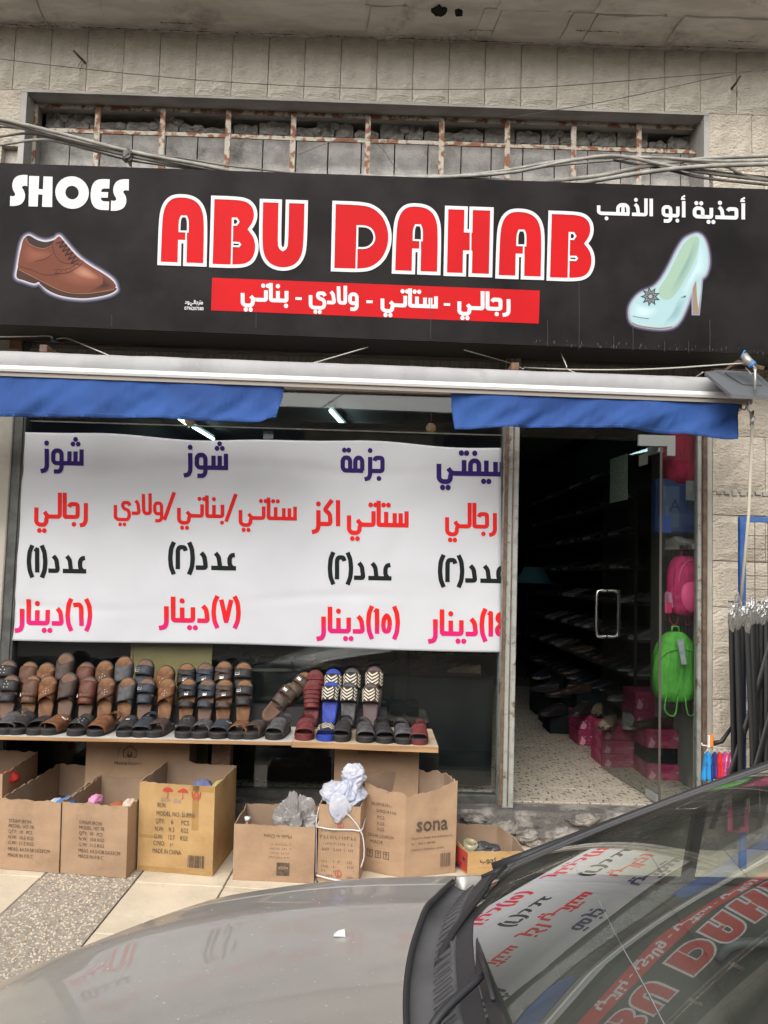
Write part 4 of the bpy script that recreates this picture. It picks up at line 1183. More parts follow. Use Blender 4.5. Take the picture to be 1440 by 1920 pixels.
def roll(u, v):
    x = pL.x + (pR.x + 0.03 - pL.x) * u; zc = pL.z + (pR.z - pL.z) * u + 0.040 + (0.016 if u > .5 else 0.016) * 0
    a = 2 * pi * v
    r = 0.062 * (1 + 0.05 * nz3(x * 9 + a, a * 0.7, 1) + 0.03 * nz3(x * 25 + 2 * a, a, 4))
    return (x, YA + 0.095 + r * cos(a), zc + 0.02 + r * 0.9 * sin(a))
m.grid(150, 20, roll); m.build('fabric_roll', M['cloth_grey'], aw, True)
m = MB(); m.tube([(pL.x, YA + .095, pL.z + .06), (pR.x + 0.05, YA + .095, pR.z + .06)], 0.02, 10); m.build('roller_tube', M['dark_iron'], aw, True)
for (x0, x1) in ((520, 860), (900, 1300), (40, 420)):
    a, b = at(x0, bar_y(x0) + 9, YA + .06), at(x1, bar_y(x1) + 9, YA + .10)
    m = MB(); m.tube([a + Vector((0, 0, .01)), b + Vector((0, 0, .01))], 0.016, 6); m.build('folding_arm', M['beige_metal'], aw)
    mid = a.lerp(b, 0.1)
for px in (120, 950, 1330):
    c = at(px, bar_y(px) - 20, -0.3)
    m = MB(); m.box(c.x - 0.02, c.x + 0.02, YA + 0.1, -0.06, c.z - 0.03, c.z + 0.01, bev=0.003); m.build('wall_bracket', M['dark_iron'], aw)
M['hem'] = mat('faded_blue_stitching', (0.05, 0.12, 0.33), .9)
def valance(xa, xb, botpts, skew, lb, sd_, name='valance'):
    m = MB()
    def bot(px):
        for (x0, y0), (x1, y1) in zip(botpts[:-1], botpts[1:]):
            if px <= x1: t = (px - x0) / (x1 - x0); t = max(0, t); s = t * t * (3 - 2 * t); return y0 + (y1 - y0) * s
        return botpts[-1][1]
    def fn(u, v):
        px = xa + (xb - xa) * u
        yt = bar_y(px) + 8; yb_ = bot(px)
        q = px + (skew[0] * (1 - u) + skew[1] * u) * v ** 1.3
        e0, e1 = math.exp(-u * 9), math.exp(-(1 - u) * 9)
        y = yt + (yb_ - yt) * v
        dy = v ** .8 * (0.024 * sin(px / 38 + v * 2.2 + sd_) * (0.35 + 1.3 * e0 + 1.3 * e1) + 0.045 * nz3(px / 90 + v * .8, v * 0.9, sd_) + 0.026 * nz3(px / 34 + v * 2.5, v * 1.2, sd_ + 3) + .008 * nz3(px / 10 + v * 3, v * 3, sd_)) + 0.012 * (e0 + e1) * sin((px - (xa if u < .5 else xb)) / 14 * (0.6 + v) + v * 5)
        p = at(q, y, YA + 0.012); p.y += dy - 0.015 * v
        return p
    m.slab(110, 14, fn, (0, 0.0015, 0)); o = m.build(name, M['cloth_blue'], aw, True); o['label'] = lb
    h = MB(); h.slab(110, 1, lambda u, v: Vector(fn(u, .90 + .012 * v)) + Vector((0, -.0012, 0)), (0, .0008, 0)); h.build('hem_seam', M['hem'], o, True)
valance(-420, 533, [(-420, 762), (0, 783), (250, 784), (420, 790), (500, 793), (521, 787)], (0, -12), 'left blue valance with a slack lower edge', 1.0)
valance(846, 1388, [(846, 806), (960, 802), (1150, 803), (1280, 813), (1388, 827)], (6, -14), 'right blue valance', 4.0)

# crank pole hanging from the awning bar
cr = thing('awning_crank_pole', 'thin white crank pole hanging from the right end of the awning', 'pole', ap(1407, 760))
m = MB()
P0 = ap(1407, 758); c = lambda px, py, Y: at(px, py, Y) - P0
m.tube([c(1408, 770, YA), c(1410, 800, YA), c(1404, 960, -.6), c(1388, 1140, -.5)], 0.0085, 8)
m.build('tube', mat('cream_pole', (0.62, 0.58, 0.48), 0.5), cr, True)
m = MB(); m.tube([c(1404, 748, YA), c(1402, 765, YA), c(1410, 775, YA), c(1412, 768, YA - .01), c(1410, 800, YA)], 0.006, 6); m.tube([c(1411, 778, YA), c(1410, 796, YA)], 0.011, 8); m.build('hook', M['steel'], cr, True)
gb = thing('awning_gearbox', 'small rusty winding gear under the right end of the awning bar', 'gear', ap(1388, 762, .05))
m = MB(); m.box(-0.035, 0.02, -0.03, 0.02, -0.015, 0.02, bev=0.004); m.build('housing', M['dark_iron'], gb)
m = MB(); m.tube([(0.0, -0.03, -.01), (0.03, -0.035, -.015), (0.042, -0.035, 0.01), (0.03, -0.035, 0.03), (0.01, -.03, 0.028)], 0.005, 6); m.build('eye', M['steel'], gb, True)

# floodlight at the right end
FLY = -0.95
fl = thing('floodlight', 'dark grey ribbed floodlight hung over the right end of the awning', 'floodlight', at(1385, 705, FLY))
o0 = at(1385, 705, FLY)
def fp(px, py, dy): return at(px, py, FLY + dy) - o0
fr = [fp(1321, 697, .18), fp(1347, 693, .30), fp(1420, 700, .30), fp(1470, 742, -.0), fp(1371, 739, -.0)]
m = MB()
top = [fp(1343, 698, .16), fp(1352, 693.5, .22), fp(1405, 697, .22), fp(1440, 728, .05), fp(1385, 724, .05)]
low = [p + Vector((0, 0, -0.018)) for p in fr]
m.add(low + fr + top, [(4, 3, 2, 1, 0), (0, 1, 6, 5), (1, 2, 7, 6), (2, 3, 8, 7), (3, 4, 9, 8), (4, 0, 5, 9), (5, 6, 11, 10), (6, 7, 12, 11), (7, 8, 13, 12), (8, 9, 14, 13), (9, 5, 10, 14), (10, 11, 12, 13, 14)])
fgm = mat('floodlight_grey', (0.10, 0.105, 0.115), 0.5, bump=0.1)
fix_normals(m.build('housing', fgm, fl))
for i in range(12):
    t = 0.10 + i * 0.07
    a = top[0].lerp(top[4], t); b = top[1].lerp(top[2], .15 + 0.0 * t).lerp(top[3], t * 0.8) 
    b = top[2].lerp(top[3], t); a = top[0].lerp(top[4], t)
    a = a.lerp(b, 0.2); b = a.lerp(b, .85)
    m = MB(); m.tube([a + Vector((0, 0, .004)), b + Vector((0, 0, .004))], 0.0045, 4); m.build('cooling_fin', fgm, fl)
m = MB(); m.tube([fp(1416, 732, -.02), fp(1416, 695, .0), fp(1411, 684, .02)], 0.007, 6); m.tube([fp(1394, 666, .04), fp(1412, 686, .02)], 0.019, 10); m.build('bracket', mat('galvanised_bracket', (0.42, 0.42, 0.40), 0.4, 0.6), fl, True)
m = MB(); m.tube([fp(1390, 668, .04), fp(1397, 657, .04)], 0.0045, 6); m.tube([fp(1408, 681, .02), fp(1412, 686, .02)], 0.0205, 10); m.build('cable_tie', mat('blue_tape', (0.05, 0.2, 0.5), 0.5), fl, True)
m = MB(); m.tube(smoothpath([fp(1412, 686, 0), fp(1418, 694, 0), fp(1410, 702, .02), fp(1404, 696, .04), fp(1398, 690, .1)], 4), 0.004, 6); m.build('lead', M['cable'], fl, True)
m = MB(); m.tube([fp(1362, 694, .40), fp(1385, 678, .30), fp(1430, 690, .10)], 0.012, 4); m.build('wall_arm', M['dark_iron'], fl)

# ================================================================== cords, wires, cables
def rope(name, label, pts, r, material, cat='cable', grp=None, n=6, seg=8):
    P = smoothpath([at(x, y, Y) for x, y, Y in pts], n)
    o0 = P[0].copy(); m = MB(); m.tube([p - o0 for p in P], r, seg)
    o = m.build(name, material, None, True, o0); return tag(o, label, cat, grp)
rope('cord', 'pale cord hooked to a blue insulator left under the sign', [(-60, 632, -.35), (40, 631, -.3), (92, 630, -.25), (100, 636, -.2), (125, 634, -.2), (170, 652, -.3), (222, 674, -.5)], 0.0035, M['cord'], 'cord')
rope('cord', 'pale cord rising from the awning to the sign at its middle', [(570, 686, -.6), (690, 651, -.35)], 0.0035, M['cord'], 'cord')
rope('cord', 'pale cord running down to the blue insulator above the door post', [(870, 656, -.35), (955, 680, -.2), (982, 692, -.3)], 0.0035, M['cord'], 'cord')
rope('cord', 'long pale cord stretched towards the floodlight', [(982, 689, -.25), (1080, 693, -.4), (1220, 692, -.6), (1395, 681, -.9)], 0.0038, M['cord'], 'cord')
rope('cord', 'short looped cord over the right valance', [(1052, 662, -.3), (1062, 686, -.4), (1064, 692, -.4), (1092, 705, -.55)], 0.003, M['cord'], 'cord')
rope('cord', 'short cord between floodlight and awning', [(1302, 709, -.5), (1318, 698, -.6)], 0.0035, M['cord'], 'cord')
for (px, py, lb) in ((100, 637, 'small blue insulator knob left under the sign'), (962, 684, 'blue insulator knob above the door post')):
    t = thing('insulator', lb, 'insulator', at(px, py, -.2)); m = MB(); m.tube([(-.012, 0, .004), (.0, 0, .0), (.014, 0, -.004)], [.010, .016, .009], 10); m.build('knob', mat('blue_plastic', (0.03, 0.08, 0.22), 0.4), t, True)
    m = MB(); m.tube([(0, 0, 0), (0, .16, 0.02)], 0.004, 5); m.build('pin', M['dark_iron'], t)
rope('overhead_wire', 'thin dark wire crossing the top stones from the left edge to the right edge', [(-80, 100, -.25), (120, 125, -.18), (400, 152, -.14), (720, 167, -.13), (1000, 164, -.14), (1250, 145, -.2), (1520, 125, -.4)], 0.0022, M['wire'], 'wire')
rope('overhead_wire', 'thin dark wire rising from the grill to the top right corner', [(950, 222, -.1), (1160, 185, -.15), (1360, 142, -.25), (1520, 118, -.4)], 0.0022, M['wire'], 'wire')
rope('overhead_wire', 'faint sagging wire in front of the left end of the grill', [(560, 290, -.1), (620, 268, -.1), (700, 266, 0), (745, 320, 0.0)], 0.0015, M['wire'], 'wire')
CB = [  # left bundle running down to the sign top, right bundle rising to the right edge
 ([(-80, 208, -.5), (0, 223, -.46), (120, 252, -.42), (240, 283, -.40), (360, 306, -.38), (470, 325, -.34), (640, 333, -.3), (860, 332, -.3), (1050, 352, -.3)], .011, 'cable', 'thick pale cable along the top of the left bundle'),
 ([(-80, 216, -.46), (0, 230, -.44), (130, 262, -.38), (250, 293, -.38), (380, 316, -.34), (520, 332, -.3), (700, 338, -.28)], .012, 'cable', 'thick grey cable in the middle of the left bundle'),
 ([(-60, 238, -.44), (30, 240, -.40), (140, 260, -.36), (245, 282, -.34), (350, 298, -.3), (430, 311, -.26), (600, 330, -.24)], .006, 'cable_d', 'thin dark cable on top of the left bundle'),
 ([(-60, 280, -.42), (0, 272, -.42), (70, 262, -.40), (120, 268, -.36), (240, 299, -.34), (330, 312, -.32), (480, 336, -.28)], .008, 'cable', 'pale cable that joins the left bundle from below'),
 ([(-60, 262, -.40), (0, 256, -.40), (50, 250, -.38), (90, 256, -.36), (240, 292, -.3), (420, 322, -.3)], .007, 'cable_d', 'grey brown cable under the left bundle'),
 ([(700, 334, -.30), (830, 332, -.32), (960, 323, -.34), (1060, 303, -.36), (1150, 292, -.38), (1230, 306, -.36), (1330, 325, -.34), (1500, 345, -.3)], .010, 'cable', 'pale cable arching over the right end of the grill'),
 ([(640, 328, -.26), (800, 333, -.30), (930, 322, -.32), (1050, 302, -.34), (1140, 295, -.34), (1240, 296, -.36), (1340, 302, -.38), (1500, 300, -.4)], .009, 'cable', 'grey cable running level to the right edge'),
 ([(1000, 342, -.30), (1120, 330, -.32), (1210, 312, -.34), (1330, 297, -.36), (1500, 290, -.38)], .012, 'cable', 'thick pale cable rising to the right edge'),
 ([(1040, 352, -.32), (1180, 328, -.34), (1270, 316, -.36), (1360, 310, -.38), (1500, 306, -.4)], .013, 'cable', 'thickest pale cable at the lower right'),
 ([(1150, 300, -.32), (1250, 318, -.32), (1330, 335, -.32), (1500, 352, -.3)], .008, 'cable_d', 'thin dark cable falling to the lower right'),
 ([(1290, 300, -.30), (1360, 312, -.30), (1400, 330, -.3), (1500, 346, -.3)], .009, 'cable', 'short pale cable at the far right above the sign'),
 ([(880, 335, -.26), (1000, 316, -.28), (1070, 308, -.28), (1160, 300, -.3), (1240, 292, -.3), (1320, 318, -.3), (1500, 338, -.28)], .006, 'cable_d', 'thin dark cable woven through the right bundle'),
]
for pts, r, mt, lb in CB: rope('power_cable', lb, pts, r, M[mt], 'cable', 'cables strung above the sign')
ct = thing('cable_tie', 'black tape knot holding the left cable bundle', 'cable tie', at(240, 292, -.40))
m = crumple(3.3, .03, .03, .04, .5, 14, 10); m.build('knot', M['wire'], ct); m = MB(); m.tube([(0, 0, 0), (.01, 0, -.03), (.015, .01, -.055)], [.01, .014, .008], 6); m.build('tail', M['wire'], ct)
# ================================================================== sandal shelf
M['wood'] = mat('raw_board_edge', (0.42, 0.25, 0.12), 0.7, col2=(0.30, 0.17, 0.08), scale=8, stretch=(0.3, 1, 8), bump=0.2)
M['wood_top'] = mat('pale_board_top', (0.50, 0.40, 0.28), 0.7, col2=(0.42, 0.33, 0.22), scale=6, stretch=(.4, 2, 1))
M['white_top'] = mat('white_laminate_board', (0.60, 0.58, 0.54), 0.5, col2=(0.48, 0.46, 0.42), scale=9)
YSF = -0.60
def line_z(p0, p1, Y):
    a, b = at(*p0, Y), at(*p1, Y)
    return a, b
sh1 = thing('sandal_board', 'long thin whitish board carrying the brown sandals on the left', 'shelf')
sh2 = thing('sandal_board', 'short thick wooden board on the right end carrying patterned slides', 'shelf')
a, b = line_z((-160, 1376), (548, 1390), YSF)
def brd(a, b, th, yb, mt, me_, par):
    m = MB(); n = 1
    m.slab(12, 1, lambda u, v: (a.x + (b.x - a.x) * u, YSF + (yb - YSF) * v, a.z + (b.z - a.z) * u - 0.0), (0, 0, -0.003)); fix_normals(m.build('top_sheet', mt, par))
    m = MB(); m.slab(12, 1, lambda u, v: (a.x + (b.x - a.x) * u, YSF - 0.001 + (yb - YSF) * v, a.z + (b.z - a.z) * u - 0.0032), (0, 0, -th)); fix_normals(m.build('board', me_, par))
brd(a, b, 0.017, -0.07, M['white_top'], M['wood'], sh1)
a2, b2 = line_z((546, 1389), (822, 1400), YSF); a2.z = max(a2.z, b.z + .0); 
brd(a2 + Vector((0.003, 0, 0)), b2, 0.028, -0.10, M['wood_top'], M['wood'], sh2)
def shelf_z(x):
    if x < b.x: return a.z + (b.z - a.z) * (x - a.x) / (b.x - a.x)
    return a2.z + (b2.z - a2.z) * (x - a2.x) / (b2.x - a2.x)

# ------------------------------------------------------------------ sandals
def lm(name, c, rough=0.6):
    return mat('leather_' + name, tuple(q * 1.15 + .004 for q in c), max(rough, .55), spec=.35, col2=tuple(q * 0.6 for q in c), scale=32, mix=(0.35, 0.7), bump=0.5, bscale=120, dist=0.004, stain=tuple(q * 1.6 + .02 for q in c), sscale=12, sth=(.56, .75))
LC = {'black': lm('black', (0.022, 0.021, 0.022)), 'grey': lm('grey', (0.07, 0.068, 0.07), .6), 'tan': lm('tan', (0.155, 0.062, 0.024)), 'brown': lm('brown', (0.10, 0.045, 0.024)), 'dbrown': lm('dbrown', (0.055, 0.035, 0.027)),
      'redbrown': lm('redbrown', (0.11, 0.032, 0.018), .3), 'oxblood': lm('oxblood', (0.13, 0.022, 0.022), .45), 'blueblack': lm('blueblack', (0.028, 0.036, 0.048)), 'blue': lm('blue', (0.02, 0.045, 0.32), .5), 'taupe': lm('taupe', (0.07, 0.05, 0.038))}
BEDC = {'cork': mat('cork_footbed', (0.22, 0.105, 0.045), 0.8, col2=(0.14, 0.065, 0.028), scale=30), 'brownbed': mat('brown_footbed', (0.15, 0.072, 0.036), 0.6, col2=(0.10, 0.05, 0.028), scale=18), 'darkbed': mat('dark_footbed', (0.035, 0.03, 0.028), 0.7), 'bluebed': LC['blue'], 'redbed': LC['oxblood'], 'greybed': LC['grey'], 'mauvebed': mat('mauve_brown_footbed', (0.085, 0.052, 0.05), .6)}
OUT = mat('black_rubber_outsole', (0.016, 0.015, 0.015), 0.65)
CREAM = mat('cream_weave', (0.58, 0.52, 0.40), 0.6)
BUCK = mat('silver_buckle', (0.6, 0.59, 0.56), 0.3, 1.0)
BRASS = mat('gold_stud', (0.55, 0.42, 0.2), 0.35, 1.0)
def wf(t, W=0.1):
    t = min(max(t, 0.0), 1.0)
    e = min(1.0, t / 0.16); e2 = min(1.0, (1 - t) / 0.2)
    f = (1 - (1 - e) ** 2) ** 0.5 * (1 - (1 - e2) ** 2) ** 0.5
    s = t * t * (3 - 2 * t)
    return W / 2 * f * (0.76 + 0.24 * min(1, s * 1.35) - 0.03 * sin(pi * t))
def outline(L, W, k=1.0, n=18):
    T_s = [.5 - .5 * cos(pi * i / n) for i in range(n + 1)]
    R_ = [(wf(t, W) * k + 0.003 * sin(pi * t), (0.5 + (t - .5) * k) * L) for t in T_s]
    Lf = [(-wf(t, W) * k, (0.5 + (t - .5) * k) * L) for t in reversed(T_s)]
    out = []
    for p in R_ + Lf:
        if not out or (abs(p[0] - out[-1][0]) + abs(p[1] - out[-1][1])) > 1e-5: out.append(p)
    return out
SMESH = {}
def sandal_parts(kind, lea, bed, L=0.27, W=0.1, out=None, slope=0.0):
    key = (kind, lea, bed, out)
    if key in SMESH: return SMESH[key]
    parts = []
    th = 0.022
    m = MB(); ol_ = outline(L, W); n = len(ol_)
    def zz(y, z): return z + slope * 0
    vs = [(x, y, 0) for x, y in ol_] + [(x, y, th) for x, y in ol_]
    m.add(vs, [tuple(reversed(range(n))), tuple(range(n, 2 * n))] + [(i, (i + 1) % n, n + (i + 1) % n, n + i) for i in range(n)])
    parts.append(('sole', m.mesh('sole', OUT if out is None else LC[out])))
    m = MB(); ol2 = outline(L, W, 0.95); n = len(ol2)
    cx = L * .5
    vs = [(x, y, th - 0.001) for x, y in ol2] + [(x, y, th + 0.005) for x, y in ol2] + [(x * .8, cx + (y - cx) * .88, th + 0.0025) for x, y in ol2]
    m.add(vs, [tuple(range(2 * n, 3 * n))] + [(i, (i + 1) % n, n + (i + 1) % n, n + i) for i in range(n)] + [(n + i, n + (i + 1) % n, 2 * n + (i + 1) % n, 2 * n + i) for i in range(n)])
    parts.append(('footbed', m.mesh('footbed', BEDC[bed], True)))
    z0 = th * 0.55
    def band(l0, l1, r0, r1, h, mt, nm='strap', k=1.0, nu=14, nv=4, wob=0.0, lift=0.0, flare=0.1):
        m = MB()
        def fn(u, v):
            a = pi * u
            t = (l0 + (l1 - l0) * v) * (1 - u) + (r0 + (r1 - r0) * v) * u
            bow = 0.035 * sin(a)
            ww = wf(t, W) * 1.04 * k + 0.001
            hh = h * (1 + flare * (1 - 2 * v)) * (1 - 0.25 * max(0, t - .7) / .3)
            c = cos(a); c = (abs(c) ** 0.75) * (1 if c > 0 else -1)
            return (-ww * c, (t + bow * (0 if nm == 'x' else 1)) * L, z0 + lift + hh * sin(a) ** 0.62 * (1 + wob * sin(v * 9)) )
        def off(u, v):
            a = pi * u
            return (cos(a) * 0.0028, 0, -sin(a) * 0.003)
        m.slab(nu, nv, fn, off)
        me = m.mesh(nm, mt, True)
        parts.append((nm, me))
        return fn
    def buckle(fn, u, v, s=0.012, mt=None):
        p = Vector(fn(u, v)); q = Vector(fn(u + .05, v)); d = (q - p).normalized()
        m = MB(); up = Vector((-d.z, 0, d.x)) ; up = up if up.z > 0 or abs(up.x) > .5 else -up
        c = p + up * 0.003
        pts = [c + d * s * a_ + Vector((0, 1, 0)) * s * b_ * .8 for a_, b_ in ((-1, -1), (1, -1), (1, 1), (-1, 1), (-1, -1))]
        m.tube(pts, 0.0019, 5); m.tube([c - d * s, c + d * s * .6], 0.0014, 4)
        parts.append(('buckle', m.mesh('buckle', mt or BUCK)))
    def studs(fn, lst, r=0.003, mt=BUCK):
        m = MB()
        for u, v in lst:
            p = Vector(fn(u, v)); m.tube([p + Vector((0, 0, -.001)), p + Vector((0, 0, .0028))], [r, r * .6], 6)
        parts.append(('studs', m.mesh('studs', mt)))
    le = LC[lea]
    H = 0.052
    if kind == 'two':
        f = band(.40, .58, .40, .58, H * 1.1, le); f2 = band(.63, .82, .63, .82, H, le)
        buckle(f2, .34, .5); 
    elif kind == 'twostud':
        f = band(.38, .56, .38, .56, H * 1.1, le); f2 = band(.61, .84, .61, .84, H, le); studs(f2, [(.4, .3), (.5, .3), (.4, .6), (.5, .6), (.45, .85)])
    elif kind == 'cross':
        f = band(.36, .56, .62, .86, H * 1.05, le, lift=0.0); band(.62, .86, .36, .56, H, le, lift=-.002); studs(f, [(.5, .3), (.5, .55), (.5, .8), (.44, .55), (.56, .55)], mt=BRASS)
    elif kind == 'strappy':
        f = band(.34, .46, .34, .46, H * 1.15, le); f2 = band(.52, .64, .60, .72, H * 1.05, le); band(.76, .86, .66, .76, H * .9, le); band(.62, .70, .80, .90, H * .85, le, lift=-.002); buckle(f2, .5, .5, .010)
    elif kind == 'mule':
        f = band(.36, .86, .36, .86, H, le, nv=8); band(.50, .60, .50, .60, H * 1.05, le, lift=.003, nm='overlay'); buckle(f, .28, .35)
    elif kind == 'mulecut':
        f = band(.38, .60, .50, .88, H, le, nv=6); f = band(.60, .88, .36, .50, H * .96, le, lift=-.003)
    elif kind == 'pattern':
        f = band(.54, .86, .54, .86, H, LC['black'] if lea == 'blueblack' else LC['dbrown'], nv=6)
        m = MB()
        def P_(u, v):
            a_ = Vector(f(u, v)); return a_ + Vector((-(cos(pi * u)) * .0012, 0, sin(pi * u) * .0016 + .0002))
        segs = []
        for r_ in range(7):
            v0 = -0.25 + r_ * 0.22
            segs.append([(.10, v0), (.28, v0 + .28), (.46, v0), (.62, v0 + .28)])
        segs += [[(.68, .2 + .22 * i), (.78, .05 + .22 * i), (.90, .2 + .22 * i)] for i in range(4)]
        for s_ in segs:
            for (p, q) in zip(s_[:-1], s_[1:]):
                k_ = 4
                for i in range(k_):
                    u0, v0 = p[0] + (q[0] - p[0]) * i / k_, p[1] + (q[1] - p[1]) * i / k_
                    u1, v1 = p[0] + (q[0] - p[0]) * (i + 1) / k_, p[1] + (q[1] - p[1]) * (i + 1) / k_
                    if not (0.02 < v0 < .88 and 0.02 < v1 < .88): continue
                    m.add([P_(u0, v0), P_(u1, v1), P_(u1, v1 + .105), P_(u0, v0 + .105)], [(0, 1, 2, 3)])
        parts.append(('woven_pattern', m.mesh('woven_pattern', CREAM)))
    elif kind in ('ribs', 'ribsheel'):
        f = band(.36, .86, .36, .86, H * .93, le, nv=6)
        for i in range(5): band(.38 + i * .095, .44 + i * .095, .38 + i * .095, .44 + i * .095, H * (1.03 - .03 * i), le, nm='rib', nv=2, lift=.002)
    elif kind == 'holes':
        f = band(.36, .88, .36, .88, H, le, nv=6, flare=.16); studs(f, [(.3 + .07 * i, .35 + .14 * (j)) for i in range(7) for j in range(3)], .0018, OUT)
    elif kind == 'vamp':
        f = band(.40, .86, .40, .86, H * 1.08, le, nv=8, flare=.22); band(.42, .50, .55, .66, H * 1.18, le, nm='overlay', lift=.003); 
    elif kind == 'star':
        f = band(.40, .84, .40, .84, H * 1.15, le, nv=6, flare=.2)
        p = Vector(f(.5, .45)); m = MB(); m.prism([(p.x + (0.017 if i % 2 == 0 else .007) * sin(i * pi / 5), p.y + (0.017 if i % 2 == 0 else .007) * cos(i * pi / 5)) for i in range(10)], (p.z, p.z + .005), 'z'); parts.append(('ornament', m.mesh('ornament', BUCK)))
    if kind in ('vamp', 'ribsheel', 'holes') :
        m = MB(); hh = 0.062
        pts = [(-wf(.42, W) * 1.0, .42 * L, z0 + .03), (-wf(.2, W) * 1.05, .16 * L, hh * .9), (-wf(.1, W) * .6, -.004 + .02 * L, hh * 1.1), (0, -.004, hh * 1.15), (wf(.1, W) * .6, -.004 + .02 * L, hh * 1.1), (wf(.2, W) * 1.05, .16 * L, hh * .9), (wf(.42, W), .42 * L, z0 + .03)]
        P = smoothpath(pts, 4)
        vs = []; 
        for p in P: vs += [p + Vector((0, 0, .006)), p + Vector((0, 0, -.006)), p * 1.0 + Vector((0, 0.003, -.006)), p + Vector((0, .003, .006))]
        n_ = len(P); m.add(vs, [(i * 4 + k, i * 4 + (k + 1) % 4, (i + 1) * 4 + (k + 1) % 4, (i + 1) * 4 + k) for i in range(n_ - 1) for k in range(4)])
        parts.append(('heel_strap', m.mesh('heel_strap', le)))
    SMESH[key] = parts
    return parts
def sandal(kind, lea, bed, label, loc, rot, group, sc=1.0, out=None):
    t = thing('sandal', label, 'sandal', loc, rot, group); t.scale = (min(sc, .98) * rnd.uniform(.97, 1.02), sc, sc * rnd.uniform(.96, 1.06))
    for nm, me in sandal_parts(kind, lea, bed, out=out):
        o = bpy.data.objects.new(nm, me); COL.objects.link(o); o.parent = t
    return t
GB_, GF_ = 'sandals leaning upright against the window', 'sandals lying in the front row of the shelf'
back = [  # px, kind, leather, bed, upper/lower text, top px
 (20, 'twostud', 'black', 'brownbed', 1238, 'black two strap', 'at the left edge'),
 (60, 'mule', 'brown', 'cork', 1241, 'plain brown', 'second from the left edge'),
 (92, 'cross', 'tan', 'cork', 1243, 'gold studded tan', 'third from the left edge'),
 (128, 'mulecut', 'dbrown', 'brownbed', 1225, 'wide dark brown', 'fourth from left, tallest pair'),
 (166, 'mule', 'redbrown', 'brownbed', 1242, 'glossy reddish brown', 'fifth from the left edge'),
 (201, 'cross', 'brown', 'cork', 1239, 'mid brown crossed strap', 'sixth from the left edge'),
 (238, 'mulecut', 'grey', 'cork', 1231, 'tan and grey banded', 'left of the yellow panel'),
 (275, 'two', 'blueblack', 'brownbed', 1236, 'blue black two strap', 'before the yellow panel middle'),
 (313, 'cross', 'tan', 'cork', 1248, 'light tan studded', 'before the yellow panel right side'),
 (353, 'strappy', 'black', 'cork', 1244, 'black strappy', 'first of the three strappy pairs'),
 (388, 'strappy', 'blueblack', 'brownbed', 1243, 'black wide strap', 'second of the three strappy pairs'),
 (422, 'strappy', 'dbrown', 'cork', 1240, 'dark strappy', 'third of the three strappy pairs'),
 (459, 'two', 'black', 'cork', 1242, 'black two strap', 'right end of the brown pairs'),
 (593, 'ribs', 'oxblood', 'redbed', 1257, 'dark red ribbed', 'left of the blue patterned slides'),
 (626, 'pattern', 'blueblack', 'bluebed', 1255, 'blue zigzag slide', 'leftmost of the patterned ones'),
 (661, 'pattern', 'blueblack', 'greybed', 1253, 'dark grey zigzag slide', 'middle of the patterned ones'),
 (702, 'pattern', 'dbrown', 'mauvebed', 1250, 'mauve brown zigzag slide', 'rightmost of the patterned ones'),
]
for px, kind, lea, bed, ty, nm, pos in back:
    p = at(px, ty, -0.10); x = p.x; zs_ = shelf_z(x)
    L_ = 0.27
    topz = p.z
    sc = 1.08 if px == 128 else 1.0
    ou = 'blue' if bed == 'bluebed' else ('oxblood' if bed == 'redbed' else None)
    sandal(kind, lea, bed, f'upper {nm} sandal leaning up, {pos}', (x + 0.0, -0.155, topz - L_ * .975 * sc), (radians(78), 0, radians(rnd.uniform(-6, 6))), GB_, sc, ou)
    lowz = zs_ + 0.01
    dx = at(px, 1320, -.2).x - at(px, ty, -.1).x
    px2 = px - (8 if px > 580 else 1)
    x2 = at(px2, 1330, -.22).x
    sandal(kind, lea, bed, f'lower {nm} sandal leaning up, {pos}', (x2, -0.262, lowz), (radians(76), 0, radians(rnd.uniform(-8, 8))), GB_, sc * .93, ou)
# small hidden ledge the upper ones stand on
rk = thing('sandal_ledge', 'low wooden ledge behind the leaning sandals at the window', 'ledge')
m = MB(); x0, x1 = a.x + 0.1, at(725, 1330, -.1).x
m.slab(10, 1, lambda u, v: (x0 + (x1 - x0) * u, -0.19 + 0.12 * v, shelf_z(x0 + (x1 - x0) * u) + 0.001), (0, 0, 0.105)); fix_normals(m.build('ledge', OUT, rk))
